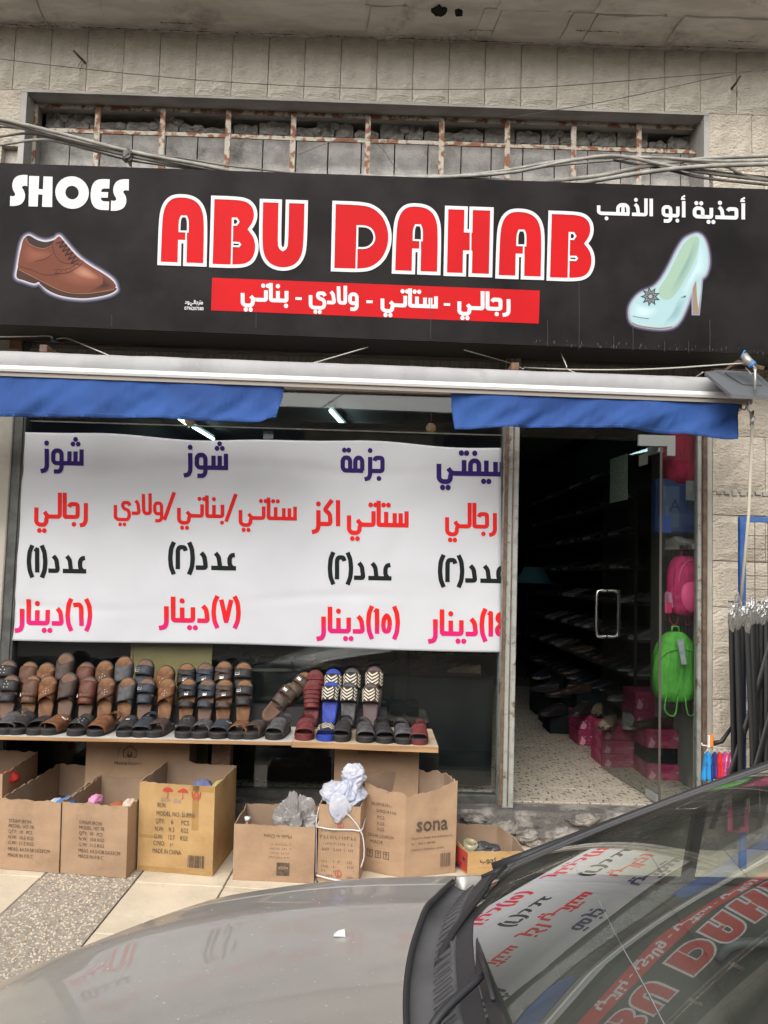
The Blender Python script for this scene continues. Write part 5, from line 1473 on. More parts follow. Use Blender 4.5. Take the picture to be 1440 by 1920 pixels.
# the loose diagonal pair
p = at(492, 1352, -.20); sandal('two', 'taupe', 'brownbed', 'taupe two strap sandal lying diagonally in the gap, the lower of the two', (p.x, -.20, p.z), (radians(70), radians(42), 0), 'loose diagonal pair', 1.0)
p = at(528, 1322, -.14); sandal('two', 'taupe', 'cork', 'taupe buckled sandal lying diagonally in the gap, the upper of the two', (p.x - .02, -.14, p.z - .03), (radians(72), radians(40), 0), 'loose diagonal pair', 1.0)
frontrow = [
 (3, 'vamp', 'grey', 'darkbed', 'grey sandal cut by the left edge, front row'),
 (36, 'star', 'black', 'darkbed', 'black sandal with a silver ornament, second in the front row'),
 (70, 'mulecut', 'black', 'darkbed', 'plain black cut out sandal, third in the front row'),
 (108, 'mule', 'tan', 'darkbed', 'tan sandal between two black ones near the left, front row'),
 (147, 'twostud', 'black', 'darkbed', 'black sandal with metal clasp right of the first tan one, front row'),
 (188, 'vamp', 'tan', 'darkbed', 'tan sandal with raised heel loops, front row'),
 (224, 'strappy', 'black', 'darkbed', 'black crossed strap sandal right of the looped tan one, front row'),
 (258, 'holes', 'blueblack', 'darkbed', 'dark blue grey sandal with an emblem and heel loop, front row'),
 (297, 'mulecut', 'dbrown', 'darkbed', 'dark brown sandal left of the silver star sandal, front row'),
 (337, 'star', 'black', 'darkbed', 'black sandal with a large silver star, front row'),
 (376, 'mulecut', 'grey', 'darkbed', 'charcoal cut out sandal right of the silver star sandal, front row'),
 (412, 'mule', 'blueblack', 'darkbed', 'black closed sandal left of the last tan one, front row'),
 (452, 'mulecut', 'tan', 'darkbed', 'last tan sandal of the front row'),
 (489, 'mulecut', 'dbrown', 'darkbed', 'dark brown studded sandal right of the last tan one, front row'),
 (527, 'vamp', 'grey', 'darkbed', 'grey brown sandal with tied laces at the end of the white board'),
 (569, 'vamp', 'oxblood', 'redbed', 'dark red sandal with heel strap, first on the wooden board'),
 (608, 'pattern', 'blueblack', 'bluebed', 'blue slide with zigzag band lying flat on the wooden board'),
 (645, 'holes', 'black', 'darkbed', 'low black sandal with small holes beside the blue slide'),
 (679, 'ribsheel', 'grey', 'darkbed', 'ribbed grey sandal, first of the three ribbed ones on the board'),
 (714, 'ribsheel', 'black', 'darkbed', 'ribbed black sandal, middle of the three ribbed ones on the board'),
 (753, 'ribsheel', 'grey', 'darkbed', 'ribbed grey sandal, last of the three ribbed ones on the board'),
 (790, 'vamp', 'oxblood', 'darkbed', 'red brown sandal at the right end of the wooden board'),
]
for px, kind, lea, bed, lb in frontrow:
    p = at(px, 1380, YSF + .03)
    ou = 'blue' if bed == 'bluebed' else ('oxblood' if bed == 'redbed' or px == 790 else None)
    sandal(kind, lea, bed, lb, (p.x, YSF + 0.02 + 0.285, shelf_z(p.x) + 0.001), (0, 0, radians(180 + rnd.uniform(-6, 6) - (9 if px in (108, 188, 297, 452, 489, 527) else 0))), GF_, 1.10, ou)

# ================================================================== cardboard cartons
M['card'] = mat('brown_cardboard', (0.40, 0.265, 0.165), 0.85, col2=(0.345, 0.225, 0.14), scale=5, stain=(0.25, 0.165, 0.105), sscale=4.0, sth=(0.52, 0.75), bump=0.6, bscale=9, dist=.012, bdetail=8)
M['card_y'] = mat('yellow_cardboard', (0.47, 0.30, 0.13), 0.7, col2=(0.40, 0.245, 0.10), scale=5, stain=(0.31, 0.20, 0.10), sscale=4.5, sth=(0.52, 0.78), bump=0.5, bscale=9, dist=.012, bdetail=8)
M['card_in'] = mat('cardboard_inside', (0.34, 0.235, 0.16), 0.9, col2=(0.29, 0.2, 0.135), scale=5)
M['card_d'] = mat('dull_cardboard', (0.36, 0.245, 0.16), 0.85, col2=(0.31, 0.21, 0.135), scale=5, stain=(0.25, 0.165, 0.105), sscale=3, sth=(0.55, 0.85))
M['tape'] = mat('glossy_brown_tape', (0.40, 0.245, 0.09), 0.25, col2=(0.34, 0.2, 0.07), scale=8)
M['ink'] = mat('black_carton_ink', (0.06, 0.045, 0.035), 0.8, col2=(0.12, 0.085, 0.06), scale=60)
M['ink_soft'] = mat('faded_carton_ink', (0.14, 0.095, 0.065), 0.85)
M['ink_r'] = mat('red_carton_ink', (0.45, 0.05, 0.03), 0.8)
def carton(name, label, bl, br, topy, depth, seed, jag=0.012, mt='card', foot=None, rim=None, cat='carton', lid=None, group='cartons standing on the pavement', dent=0.0015):
    p0, p1 = gp(*bl), gp(*br)
    X = (p1 - p0); wdt = X.length; X.normalize()
    Zp = Vector((0, -0.07, 1)).normalized(); Y_ = Zp.cross(X).normalized(); Z_ = X.cross(Y_)
    h = 0
    for k in range(400):
        h += 0.002
        q = p0 + Z_ * h; d = q - CAM
        py = CY - F * d.dot(UP) / d.dot(_fw)
        if py <= topy: break
    t = thing(name, label, cat, group=group)
    t.matrix_world = Matrix((X, Y_, Z_)).transposed().to_4x4()
    t.location = p0 + Z_ * 0.002
    foot = foot or [(0, 0), (wdt, 0), (wdt, depth), (0, depth)]
    if callable(foot): foot = foot(wdt)
    # perimeter points
    per = []; n = len(foot)
    for i in range(n):
        A, B = Vector(foot[i]), Vector(foot[(i + 1) % n]); k = max(2, int((B - A).length / 0.022))
        for j in range(k): per.append((A.lerp(B, j / k), i, j / k))
    c = sum((Vector(f) for f in foot), Vector((0, 0))) / n
    rows = 7; NP = len(per)
    vo, vi = [], []
    for r_ in range(rows + 1):
        v = r_ / rows
        for (p, i, s) in per:
            nrm = Vector((foot[(i + 1) % n][1] - foot[i][1], -(foot[(i + 1) % n][0] - foot[i][0]))).normalized()
            d = dent * 2 * nz3(p.x * 9 + seed, p.y * 9, v * 3) * (1 if s > 0 else .3) + (0.010 * (v ** 3)) * nz3(p.x * 7 + seed, p.y * 7, 3) * (0 if s == 0 else sin(pi * s) ** .5)
            if i == 0: d = min(d, 0.0008) if v < .9 else d
            zt_ = h * (rim(i, s) if rim else 1.0)
            z = zt_ * v
            if r_ == rows: z += jag * (nz3(p.x * 26 + seed, p.y * 26, 1) + 0.7 * nz3(p.x * 70, p.y * 70 + seed, 5)) - 0.002
            q = p + nrm * d
            vo.append((q.x, q.y, z))
            inn = c + (q - c) * (1 - 0.0055 / max(0.05, (q - c).length))
            vi.append((inn.x, inn.y, z - (0.0 if r_ else -0.004)))
    fs = []
    for r_ in range(rows):
        for k in range(NP):
            a_, b_ = r_ * NP + k, r_ * NP + (k + 1) % NP
            fs.append((a_, b_, b_ + NP, a_ + NP))
    m = MB(); m.add(vo, fs); m.build('outer_walls', M[mt], t, False)
    m = MB(); m.add(vi, [tuple(reversed(f)) for f in fs])
    m.add([vi[k] for k in range(NP)], [tuple(range(NP))])
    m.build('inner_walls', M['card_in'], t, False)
    m = MB(); o_ = rows * NP
    m.add([vo[o_ + k] for k in range(NP)] + [vi[o_ + k] for k in range(NP)], [(k, (k + 1) % NP, NP + (k + 1) % NP, NP + k) for k in range(NP)])
    # torn fringe
    for k in range(NP):
        if rnd.random() < 0.35:
            p = Vector(vo[o_ + k]); q = Vector(vo[o_ + (k + 1) % NP]); r3 = p.lerp(q, .5) + Vector((rnd.uniform(-.004, .004), rnd.uniform(-.006, .002), rnd.uniform(-.012, .010)))
            m.add([p, q, r3, p + Vector((0.001, .004, -.002))], [(0, 1, 2), (0, 2, 3)])
    m.build('torn_rim', M['card_d'], t)
    return t, wdt, h
def face(W_, pxw, off=0.003):
    s = W_ / pxw
    return lambda x, y: (x * s, -off, y * s)
def bars(fn, x0, x1, y0, y1, n, seed=1):
    r = random.Random(seed); m = MB(); x = x0
    while x < x1:
        w_ = r.uniform(.4, 1.5) * (x1 - x0) / n
        m.add([fn(x, y0), fn(min(x + w_, x1), y0), fn(min(x + w_, x1), y1), fn(x, y1)], [(0, 1, 2, 3)]); x += w_ + r.uniform(.4, 1.2) * (x1 - x0) / n
    return m
def smear(fn, rows_, seed=3, m=None):
    "rows of illegible small print: (x0,x1,y,h)"
    r = random.Random(seed); m = m or MB()
    for x0, x1, y, h in rows_:
        x = x0
        while x < x1:
            w_ = r.uniform(.5, 1.2) * h
            k = r.randint(0, 2)
            if k == 0: m.add([fn(x, y), fn(x + h * .22, y), fn(x + h * .22, y + h), fn(x, y + h)], [(0, 1, 2, 3)])
            elif k == 1: m.add([fn(x, y), fn(x + w_ * .7, y), fn(x + w_ * .7, y + h * .25), fn(x, y + h * .25)], [(0, 1, 2, 3)]); m.add([fn(x, y + h * .3), fn(x + h * .22, y + h * .3), fn(x + h * .22, y + h), fn(x, y + h)], [(0, 1, 2, 3)])
            else: m.add([fn(x, y + h * .7), fn(x + w_ * .7, y + h * .7), fn(x + w_ * .7, y + h), fn(x, y + h)], [(0, 1, 2, 3)]); m.add([fn(x, y), fn(x + h * .22, y), fn(x + h * .22, y + h * .65), fn(x, y + h * .65)], [(0, 1, 2, 3)])
            x += w_ + h * .25
            if r.random() < .15: x += h * .8
    return m
SI = ['STEAM IRON', 'MODEL: HIT-78', 'QTY:  10   PCS', 'N.W:  10.6 KGS', 'G.W:  11.2 KGS', 'MEAS: 64.5X38.5X33CM', 'MADE IN P.R.C']
WD = [42, 47, 45, 48, 48, 78, 47]
# far left carton behind
t0, w0, h0 = carton('cardboard_carton', 'open carton at the far left behind the first steam iron carton', (-150, 1600), (0, 1606), 1447, 0.42, 2.0)
# first steam iron carton
tB, wB, hB = carton('cardboard_carton', 'first steam iron carton, leftmost of the front cartons, blue cloth inside', (-3, 1629), (110, 1638), 1497, 0.60, 5.0)
f = face(wB, 113)
lettering([(s, 17, y, 9.0, w_) for s, y, w_ in zip(SI, (84, 75, 65, 55, 45, 34, 23), WD)], f, 'print', M['ink'], tB)
tC, wC, hC = carton('cardboard_carton', 'second steam iron carton with pink cloth inside, left of the yellow iron carton', (113, 1637), (236, 1648), 1504, 0.41, 8.0)
f = face(wC, 123)
lettering([(s, 33, y, 9.0, w_) for s, y, w_ in zip(SI, (90, 81, 71, 61, 51, 40, 30), WD)], f, 'print', M['ink'], tC)
tD, wD, hD = carton('cardboard_carton', 'large yellow iron carton with red umbrella marks and a barcode', (257, 1632), (398, 1644), 1466, 0.36, 11.0, 0.006, 'card_y')
f = face(wD, 141)
lettering([('IRON', 34, 117, 12, 16), ('MODEL NO :SI-8900', 33, 102, 12, 73), ('QTY:', 32, 88, 12, 17), ('6', 61, 88, 12, 5), ('PCS', 80, 88, 12, 15), ('N.W:', 31, 74, 12, 17), ('9.3', 57, 74, 12, 11), ('KGS', 80, 74, 12, 14), ('G.W:', 30, 60, 12, 17), ('12.7', 56, 60, 12, 13), ('KGS', 79, 60, 12, 14), ('C/NO:', 29, 48, 12, 22), ('5*', 60, 48, 8, 7), ('MADE IN CHINA', 28, 34, 12, 54)], f, 'print', M['ink'], tD)
bars(f, 95, 125, 13, 35, 18).build('barcode', M['ink'], tD)
m = MB()
for cx in (54, 82):
    pts = [(cx + 10 * cos(a_), 146 + 8 * sin(a_)) for a_ in [i * pi / 10 for i in range(11)]]
    vs, fs = poly_curve([pts]); m.add([f(*v) for v in vs], fs)
    vs, fs = stroke2d([(cx, 146), (cx, 136), (cx - 3, 134)], 1.3); m.add([f(*v) for v in vs], fs)
for s_ in (-1, 1):
    vs, fs = stroke2d([(107 + 3 * s_, 134), (107 + 7 * s_, 140), (107 + 8 * s_, 149)], 2.2); m.add([f(*v) for v in vs], fs)
    vs, fs = stroke2d([(107 + 0.5 * s_, 136), (107 + 4 * s_, 143), (107 + 0.5 * s_, 150)], 2.0); m.add([f(*v) for v in vs], fs)
m.build('red_marks', M['ink_r'], tD)
m = MB()
for x0, x1, y0, y1 in ((2, 139, 2, 9), (2, 40, 60, 66), (100, 112, 80, 160), (70, 139, 150, 160)): m.add([(p[0], p[1] + .0018, p[2]) for p in (f(x0, y0), f(x1, y0), f(x1, y1), f(x0, y1))], [(0, 1, 2, 3)])
m.build('tape', M['tape'], tD)['kind'] = 'stuff'
m = MB()
for x0, x1, y0, y1 in ((40, 60, 128, 133), (64, 80, 126, 132)): m.add([(p[0], p[1] + .001, p[2]) for p in (f(x0, y0), f(x1, y0 + 1), f(x1 - 2, y1), f(x0 + 3, y1 + 2))], [(0, 1, 2, 3)])
m.build('torn_patch', M['card_d'], tD)
tE, wE, hE = carton('cardboard_carton', 'low wide carton standing upside down with grey plastic inside', (436, 1650), (588, 1657), 1545, 0.30, 14.0, 0.006)
f = face(wE, 152)
lettering([('Made in China', 109, 88, 10, 53, True)], f, 'print', M['ink_soft'], tE)
smear(f, [(70, 106, 68, 3), (68, 106, 60, 3), (70, 104, 52, 3), (66, 106, 44, 3)], 4).build('small_print', M['ink_soft'], tE)
m = MB(); m.add([f(82, 12), f(106, 12), f(106, 36), f(82, 36)], [(0, 1, 2, 3)]); m.build('black_square', M['ink'], tE)
lettering([('MEGA', 104, 29, 7, 19, True)], face(wE, 152, .0036), 'square_lettering', M['card'], tE, True)
tF, wF, hF = carton('cardboard_carton', 'tall narrow carton bound with white string, plastic bag on top', (594, 1652), (672, 1658), 1508, 0.24, 17.0, 0.008)
f = face(wF, 78)
lettering([('BLACK', 8, 58, 7, 14)], f, 'print', M['ink_soft'], tF)
smear(f, [(6, 40, 92, 4), (4, 72, 80, 5.5), (10, 30, 69, 3.5), (38, 70, 69, 4), (30, 66, 58, 4), (8, 18, 36, 4), (30, 40, 36, 4), (56, 68, 36, 4), (8, 18, 27, 4), (30, 36, 27, 4), (56, 68, 27, 4), (8, 18, 18, 4), (30, 36, 18, 4), (8, 30, 9, 4), (56, 68, 9, 4)], 8).build('small_print', M['ink_soft'], tF)
m = MB()
for cx, cy in ((42, 105), (40, 16)):
    vs, fs = stroke2d([(cx + 5.5 * cos(a_), cy + 6.5 * sin(a_)) for a_ in [i * pi / 9 for i in range(18)]], 1.1, True); m.add([f(*v) for v in vs], fs)
    vs, fs = stroke2d([(cx, cy + 5), (cx - 2, cy - 4), (cx + 3, cy - 3)], 1); m.add([(lambda q: (q[0], q[1] - .0004, q[2]))(f(*v)) for v in vs], fs)
m.build('ring_marks', M['ink_r'], tF)
strw = mat('white_strapping', (0.6, 0.58, 0.6), 0.5)
sF = thing('string', 'white packing string tied round the tall narrow carton', 'string'); sF.matrix_world = tF.matrix_world.copy(); sF.location = tF.location
def strp(pts, w_=.006):
    P = smoothpath(pts, 6); m = MB(); m.tube(P, w_ / 2, 5); return m
strp([(-.006, -.006, .265), (wF * .3, -.008, .258), (wF * .8, -.008, .262), (wF + .006, -.006, .262), (wF + .008, .1, .264), (wF + .006, .235, .262)], .008).build('loop', strw, sF, True)
strp([(-.006, .2, .27), (-.008, .1, .268), (-.006, -.006, .265)], .008).build('loop', strw, sF, True)
strp([(-.004, -.008, .03), (wF * .3, -.012, .02), (wF * .7, -.012, .012), (wF, -.008, .018)], .01).build('loop', strw, sF, True)
strp([(wF * .4, -.01, .37), (wF * .75, -.014, .33), (wF + .01, -.01, .25), (wF + .025, -.01, .15), (wF + .01, 0, .08)], .007).build('loop', strw, sF, True)
strp([(.0, .0, .36), (-.008, -.01, .3), (-.006, -.01, .15), (-.004, -.006, .03)], .005).build('loop', strw, sF, True)
# sona carton, bulged six sided
def footG(w_): 
    return None
g0, g1, g2 = gp(679, 1632), gp(757, 1647), gp(853, 1637)
wd_ = (g2 - g1).length
X = (g2 - g1).normalized(); Zp = Vector((0, -0.07, 1)).normalized(); Y_ = Zp.cross(X).normalized()
lft = ((g0 - g1).dot(X), (g0 - g1).dot(Y_))
ft = [(0, 0), (wd_, 0), (wd_ + .01, .2), (wd_ - .10, .31), (wd_ * .2, .33), (lft[0] + .02, lft[1] + .16), lft]
def rimG(i, s): return [1.0 + .14 * s, 1.14 - .06 * s, 1.08, 1.06, 1.06, 1.10 - .02 * s, 1.08 - .08 * s][i] - (0.05 * sin(pi * s) if i == 0 else 0)
tG, wG, hG = carton('cardboard_carton', 'big bulging sona carton with a ragged top, right of the string bound carton', (757, 1647), (853, 1637), 1492, 0.3, 21.0, 0.016, 'card', ft, rimG, dent=.003)
f = face(wG, 97, .0045)
lettering([('sona', 20, 80, 37, 60)], f, 'brand_print', M['ink'], tG, True)
lettering([('Shipped to: Nassim Sabie & Partners Co.', 12, 67, 5.2, 78), ('Tel :  +962 6 5981988', 11, 57, 5.2, 46), ('Country of destination : Jordan', 11, 47, 5.2, 62)], f, 'print', M['ink'], tG)
bars(f, 68, 87, 14, 38, 14, 5).build('barcode', M['ink_soft'], tG)
lx = Vector((lft[0], lft[1])); ll = lx.length; lu = lx / ll
fl_ = lambda x, y: (lx.x - lu.x * x * ll / 79 - lu.y * -0.0045 * -1 * 1.0, lx.y - lu.y * x * ll / 79 - 0.0045, y * ll / 79 * 1.0)
lettering([('BLENDER', 14, 120, 8, 40), ('SMG-9100', 24, 108, 8, 38), ('PCS', 26, 97, 8, 14), ('KGS', 26, 86, 8, 14), ('KGS', 26, 76, 8, 14), ('55X46.5X49CM', 10, 64, 8, 48), ('MADE', 14, 53, 8, 24)], fl_, 'side_print', M['ink_soft'], tG)
m = MB()
for cx in (14, 30, 45):
    vs, fs = stroke2d([(cx - 5, 28), (cx + 5, 28), (cx + 5, 40), (cx - 5, 40)], 1.2, True); m.add([fl_(*v) for v in vs], fs)
    vs, fs = stroke2d([(cx, 30), (cx, 36)], 1.6); m.add([fl_(*v) for v in vs], fs); vs, fs = stroke2d([(cx - 3, 35), (cx, 38), (cx + 3, 35)], 1.2); m.add([fl_(*v) for v in vs], fs)
m.build('handling_marks', M['ink_soft'], tG)
# small tan box with tape rolls
tH, wH, hH = carton('cardboard_carton', 'small tan box with a red side holding a tape roll, rightmost of the cartons', (876, 1641), (984, 1640), 1597, 0.26, 25.0, 0.004, 'card_y', lambda w_: [(0, 0), (w_, 0), (w_ - .02, .17), (w_ * .72, .27), (-.05, .30), (-.06, .14)], lambda i, s: [1, 1 + .1 * s, 1.1 + .2 * s, 1.3, 1.3 - .1 * s, 1.2 - .2 * s][i])
f = face(wH, 105, .003)
mb = MB()
for i, (vs, fs) in enumerate(arabic(['kaf_i', 'jeem_i', 'waw_f', 'ba_f'], 52, 22, 0, 9, .9) + arabic(['kaf_i', 'ta_mb'], 78, 60, 0, 9, .9)):
    mb.add([(lambda q: (q[0], q[1] - i * .0001, q[2]))(f(x, 22 - y)) for x, y in vs], fs)
mb.build('print', M['ink'], tH)
smear(f, [(20, 74, 12, 2.4)], 9).build('red_print', M['ink_r'], tH)
m = MB(); q0, q1 = Vector((-.06, .14)), Vector((0, 0))
m.add([(q0.x - .003, q0.y - .002, .012), (q1.x - .004, q1.y - .003, .012), (q1.x - .004, q1.y - .003, hH * .93), (q0.x - .003, q0.y - .002, hH * 1.0)], [(0, 1, 2, 3)])
m.build('red_side_print', mat('red_carton_print', (0.40, 0.045, 0.03), .6, col2=(0.02, 0.02, 0.06), scale=14, mix=(.5, .56)), tH)
def inlocal(t, name, label, cat, mb, mt, loc, rot=(0, 0, 0), smooth=True):
    r = bpy.data.objects.new(name, None)
    o = mb.build(name, mt, None, smooth); o.matrix_world = t.matrix_world @ Matrix.Translation(loc); bpy.data.objects.remove(r)
    o.rotation_euler = (rot[0], rot[1], rot[2] + t.matrix_world.to_euler().z); tag(o, label, cat); return o
bpy.context.view_layer.update()
m = MB()
for r0, r1, z0, z1 in ((.034, .034, 0, .045),):
    N_ = 24
    ring = lambda r, z: [(r * cos(2 * pi * i / N_), r * sin(2 * pi * i / N_), z) for i in range(N_)]
    vs = ring(.040, 0) + ring(.040, .045) + ring(.027, .045) + ring(.027, 0)
    m.add(vs, [(k * N_ + i, k * N_ + (i + 1) % N_, ((k + 1) % 4) * N_ + (i + 1) % N_, ((k + 1) % 4) * N_ + i) for k in range(4) for i in range(N_)])
o = inlocal(tH, 'tape_roll', 'yellow core tape roll lying in the small tan box', 'tape roll', m, mat('clear_tape_roll', (0.36, 0.33, 0.22), .3), (.035, .13, hH * .62), (0.25, .1, 0))
m = MB(); m.tube([(.0, 0, .002), (0, 0, .046)], .0272, 20, cap=False); c = m.build('yellow_core', mat('yellow_core', (0.55, 0.33, 0.05), .7), o, True)
inlocal(tH, 'dark_plastic', 'crumpled dark plastic beside the tape roll in the small box', 'plastic', crumple(9.1, .07, .05, .03, .7), mat('dark_film', (0.05, 0.05, 0.055), .35), (.115, .12, hH * .72), smooth=False)
PL = mat('milky_plastic_bag', (0.66, 0.67, 0.72), 0.28, bump=0.3, bscale=60, dist=0.01, bdetail=6, col2=(0.50, 0.53, 0.66), scale=9)
PL.node_tree.nodes['Principled BSDF'].inputs['Alpha'].default_value = .74
bag = inlocal(tF, 'plastic_bag', 'milky white crumpled plastic bag bulging out of the tall narrow carton', 'plastic bag', creased(4.2, .115, .108, .075, .85, 120, 70, .75), PL, (wF * .52, .10, hF + .02))
m = creased(8.8, .062, .035, .060, 1.2, 70, 44, .8); m.build('knot', PL, bag, True, (.045, .02, .085))
inlocal(tF, 'plastic_bag', 'torn corner of milky plastic hanging over the front of the tall carton', 'plastic bag', creased(14.2, .055, .016, .07, .9, 60, 40, .8), PL, (wF * .5, -.005, hF - .015))
inlocal(tE, 'plastic_sheet', 'crumpled grey plastic sheet peaking out of the low wide carton', 'plastic', creased(6.6, .11, .06, .15, 1.5, 60, 40, .8), mat('grey_film', (0.26, 0.245, 0.235), .22, bump=.5, bscale=30), (wE * .72, .13, hE - .045), smooth=False)
tt = thing('bottle', 'small brown bottle with white cap standing in the low wide carton', 'bottle', tE.matrix_world @ Vector((.05, .07, hE - .06)))
m = MB(); m.tube([(0, 0, 0), (0, 0, .05)], .011, 12); m.build('body', mat('brown_bottle', (0.20, 0.07, 0.03), .3), tt, True)
m = MB(); m.tube([(0, 0, .05), (0, 0, .07)], [.013, .015], 12); m.build('cap', M['white_metal'], tt, True)
def cloth(t, lb, col, loc, s, seed): inlocal(t, 'cloth_bundle', lb, 'cloth', crumple(seed, s[0] * .9, s[1], s[2] * .75, .35, 34, 22, 2.0), mat('cloth_%d' % int(seed), col, .85), loc)
inlocal(tF, 'cloth_bundle', 'bluish white goods inside the milky bag on the tall carton', 'cloth', crumple(3, .08, .075, .06, .3), mat('cloth_bluewhite', (0.34, 0.42, 0.68), .8, col2=(.55, .55, .6), scale=20), (wF * .55, .10, hF + .02))
cloth(tB, 'blue and white cloth just showing in the first steam iron carton', (0.05, 0.2, 0.48), (wB * .92, .10, hB - .05), (.05, .09, .05), 31)
cloth(tB, 'pale cloth under the blue one in the first steam iron carton', (0.5, 0.56, 0.62), (wB * .76, .10, hB - .06), (.05, .08, .045), 32)
cloth(tC, 'pink cloth showing in the second steam iron carton', (0.62, 0.25, 0.42), (wC * .34, .12, hC - .03), (.035, .05, .045), 33)
cloth(tC, 'brown patterned cloth at the right of the second steam iron carton', (0.33, 0.1, 0.04), (wC * .72, .09, hC - .045), (.045, .05, .04), 34)
cloth(tC, 'cream cloth at the right corner of the second steam iron carton', (0.6, 0.48, 0.38), (wC * .88, .11, hC - .03), (.035, .05, .035), 35)
cloth(tD, 'blue white cloth at the back of the yellow iron carton', (0.14, 0.15, 0.28), (wD * .62, .24, hD - .085), (.06, .05, .05), 36)
cloth(tD, 'yellow cloth at the back right of the yellow iron carton', (0.45, 0.38, 0.12), (wD * .86, .25, hD - .08), (.04, .05, .04), 37)
cloth(t0, 'red cloth just showing in the far left carton', (0.5, 0.03, 0.03), (w0 * .96, .12, h0 - .05), (.05, .05, .04), 38)

# cartons that carry the boards
def support(label, x0, x1, ytop, yf, yb, seed, mt='card', xr_=None):
    A = at(x0, ytop, yf); B = at(x1, ytop, yf)
    zt_ = min(shelf_z(A.x), shelf_z(B.x)) - 0.034
    z0 = zp(yf)
    t = thing('support_carton', label, 'carton', (A.x, yf, z0), (0, 0, 0), 'cartons under the boards')
    W_, H_ = B.x - A.x, zt_ - z0
    m = MB(); m.slab(14, 14, lambda u, v: (W_ * u, 0.003 * nz3(u * 3, v * 3, seed) - .003, H_ * v), (0, yb - yf, 0)); fix_normals(m.build('box', M[mt], t))
    m = MB(); m.box(.002, W_ - .002, -.0075, -.0065, H_ - .1, H_ - .096); m.build('flap_crease', M['card_d'], t)
    return t, W_, H_
t, W_, H_ = support('tall carton with a house and plug logo carrying the white board', 163, 356, 1392, -.29, -.09, 2)
f = face(W_, 193, .0075)
lettering([('Home', 54, H_ / W_ * 193 - 57, 9, 24)], f, 'print', M['ink'], t, True)
lettering([('Electric', 79, H_ / W_ * 193 - 57, 9, 26)], f, 'faded_print', M['ink_soft'], t)
m = MB(); y0 = H_ / W_ * 193 - 45
k = 0
for st, w_ in (([(70, y0 + 2), (70, y0 + 14), (82, y0 + 23), (94, y0 + 14), (94, y0 + 2), (88, y0 + 2)], 1.6), ([(76, y0 + 2), (70, y0 + 2)], 1.5), ([(79, y0 + 12), (79, y0 + 7)], 1.8), ([(85, y0 + 12), (85, y0 + 7)], 1.8), ([(60, y0 + 2), (62, y0 + 16), (66, y0 + 19)], .9)):
    vs, fs = stroke2d(st, w_); m.add([(lambda q: (q[0], q[1] - k * .0002, q[2]))(f(*v)) for v in vs], fs); k += 1
vs, fs = poly_curve([[(82 + 6 * cos(a_), y0 + 7 + 6 * sin(a_)) for a_ in [pi + i * pi / 8 for i in range(9)]]]); m.add([(lambda q: (q[0], q[1] - .001, q[2]))(f(*v)) for v in vs], fs)
m.build('plug_logo', M['ink'], t)
t, W_, H_ = support('carton with upside down STAND BLENDER print carrying the wooden board', 628, 786, 1405, -.36, -.12, 6)
f = face(W_, 158, .0075)
lettering([('STAND BLENDER', 118, H_ / W_ * 158 - 14, 9, 76, True)], f, 'print', M['ink'], t)
m = MB(); x_ = at(400, 1420, -.25).x; m.box(x_, x_ + .10, -.30, -.2, zp(-.3), shelf_z(x_) - .025); o = m.build('board_prop', M['dark_iron']); tag(o, 'dark square post under the seam of the two boards', 'post')
# yellow card panel behind the window
m = MB(); p, q = at(246, 1200, .06), at(390, 1400, .06); m.box(p.x, q.x, .06, .07, .3, at(300, 1150, .06).z, bev=.002); o = m.build('card_panel', mat('yellow_board', (0.44, 0.34, 0.15), .7, col2=(0.38, 0.29, 0.12), scale=3)); tag(o, 'plain yellow card panel standing inside the window behind the sandals', 'panel')
m = MB(); m.box(p.x + .012, p.x + .018, .055, .0595, .3, at(300, 1150, .06).z); m.build('fold_line', M['wood'], o)
# ================================================================== inside the shop
M['pinkbox'] = mat('pink_shoe_box', (0.32, 0.02, 0.085), .6, col2=(0.40, 0.09, 0.15), scale=9, mix=(.52, .58))
M['pinkdots'] = mat('dotted_pink_box', (0.27, 0.02, 0.08), .6, speck=(0.45, 0.2, 0.25), spscale=40, spth=(.62, .66))
M['blackcloth'] = mat('dark_teal_cloth', (0.012, 0.015, 0.016), .9, spec=.1, col2=(0.018, 0.022, 0.024), scale=5)
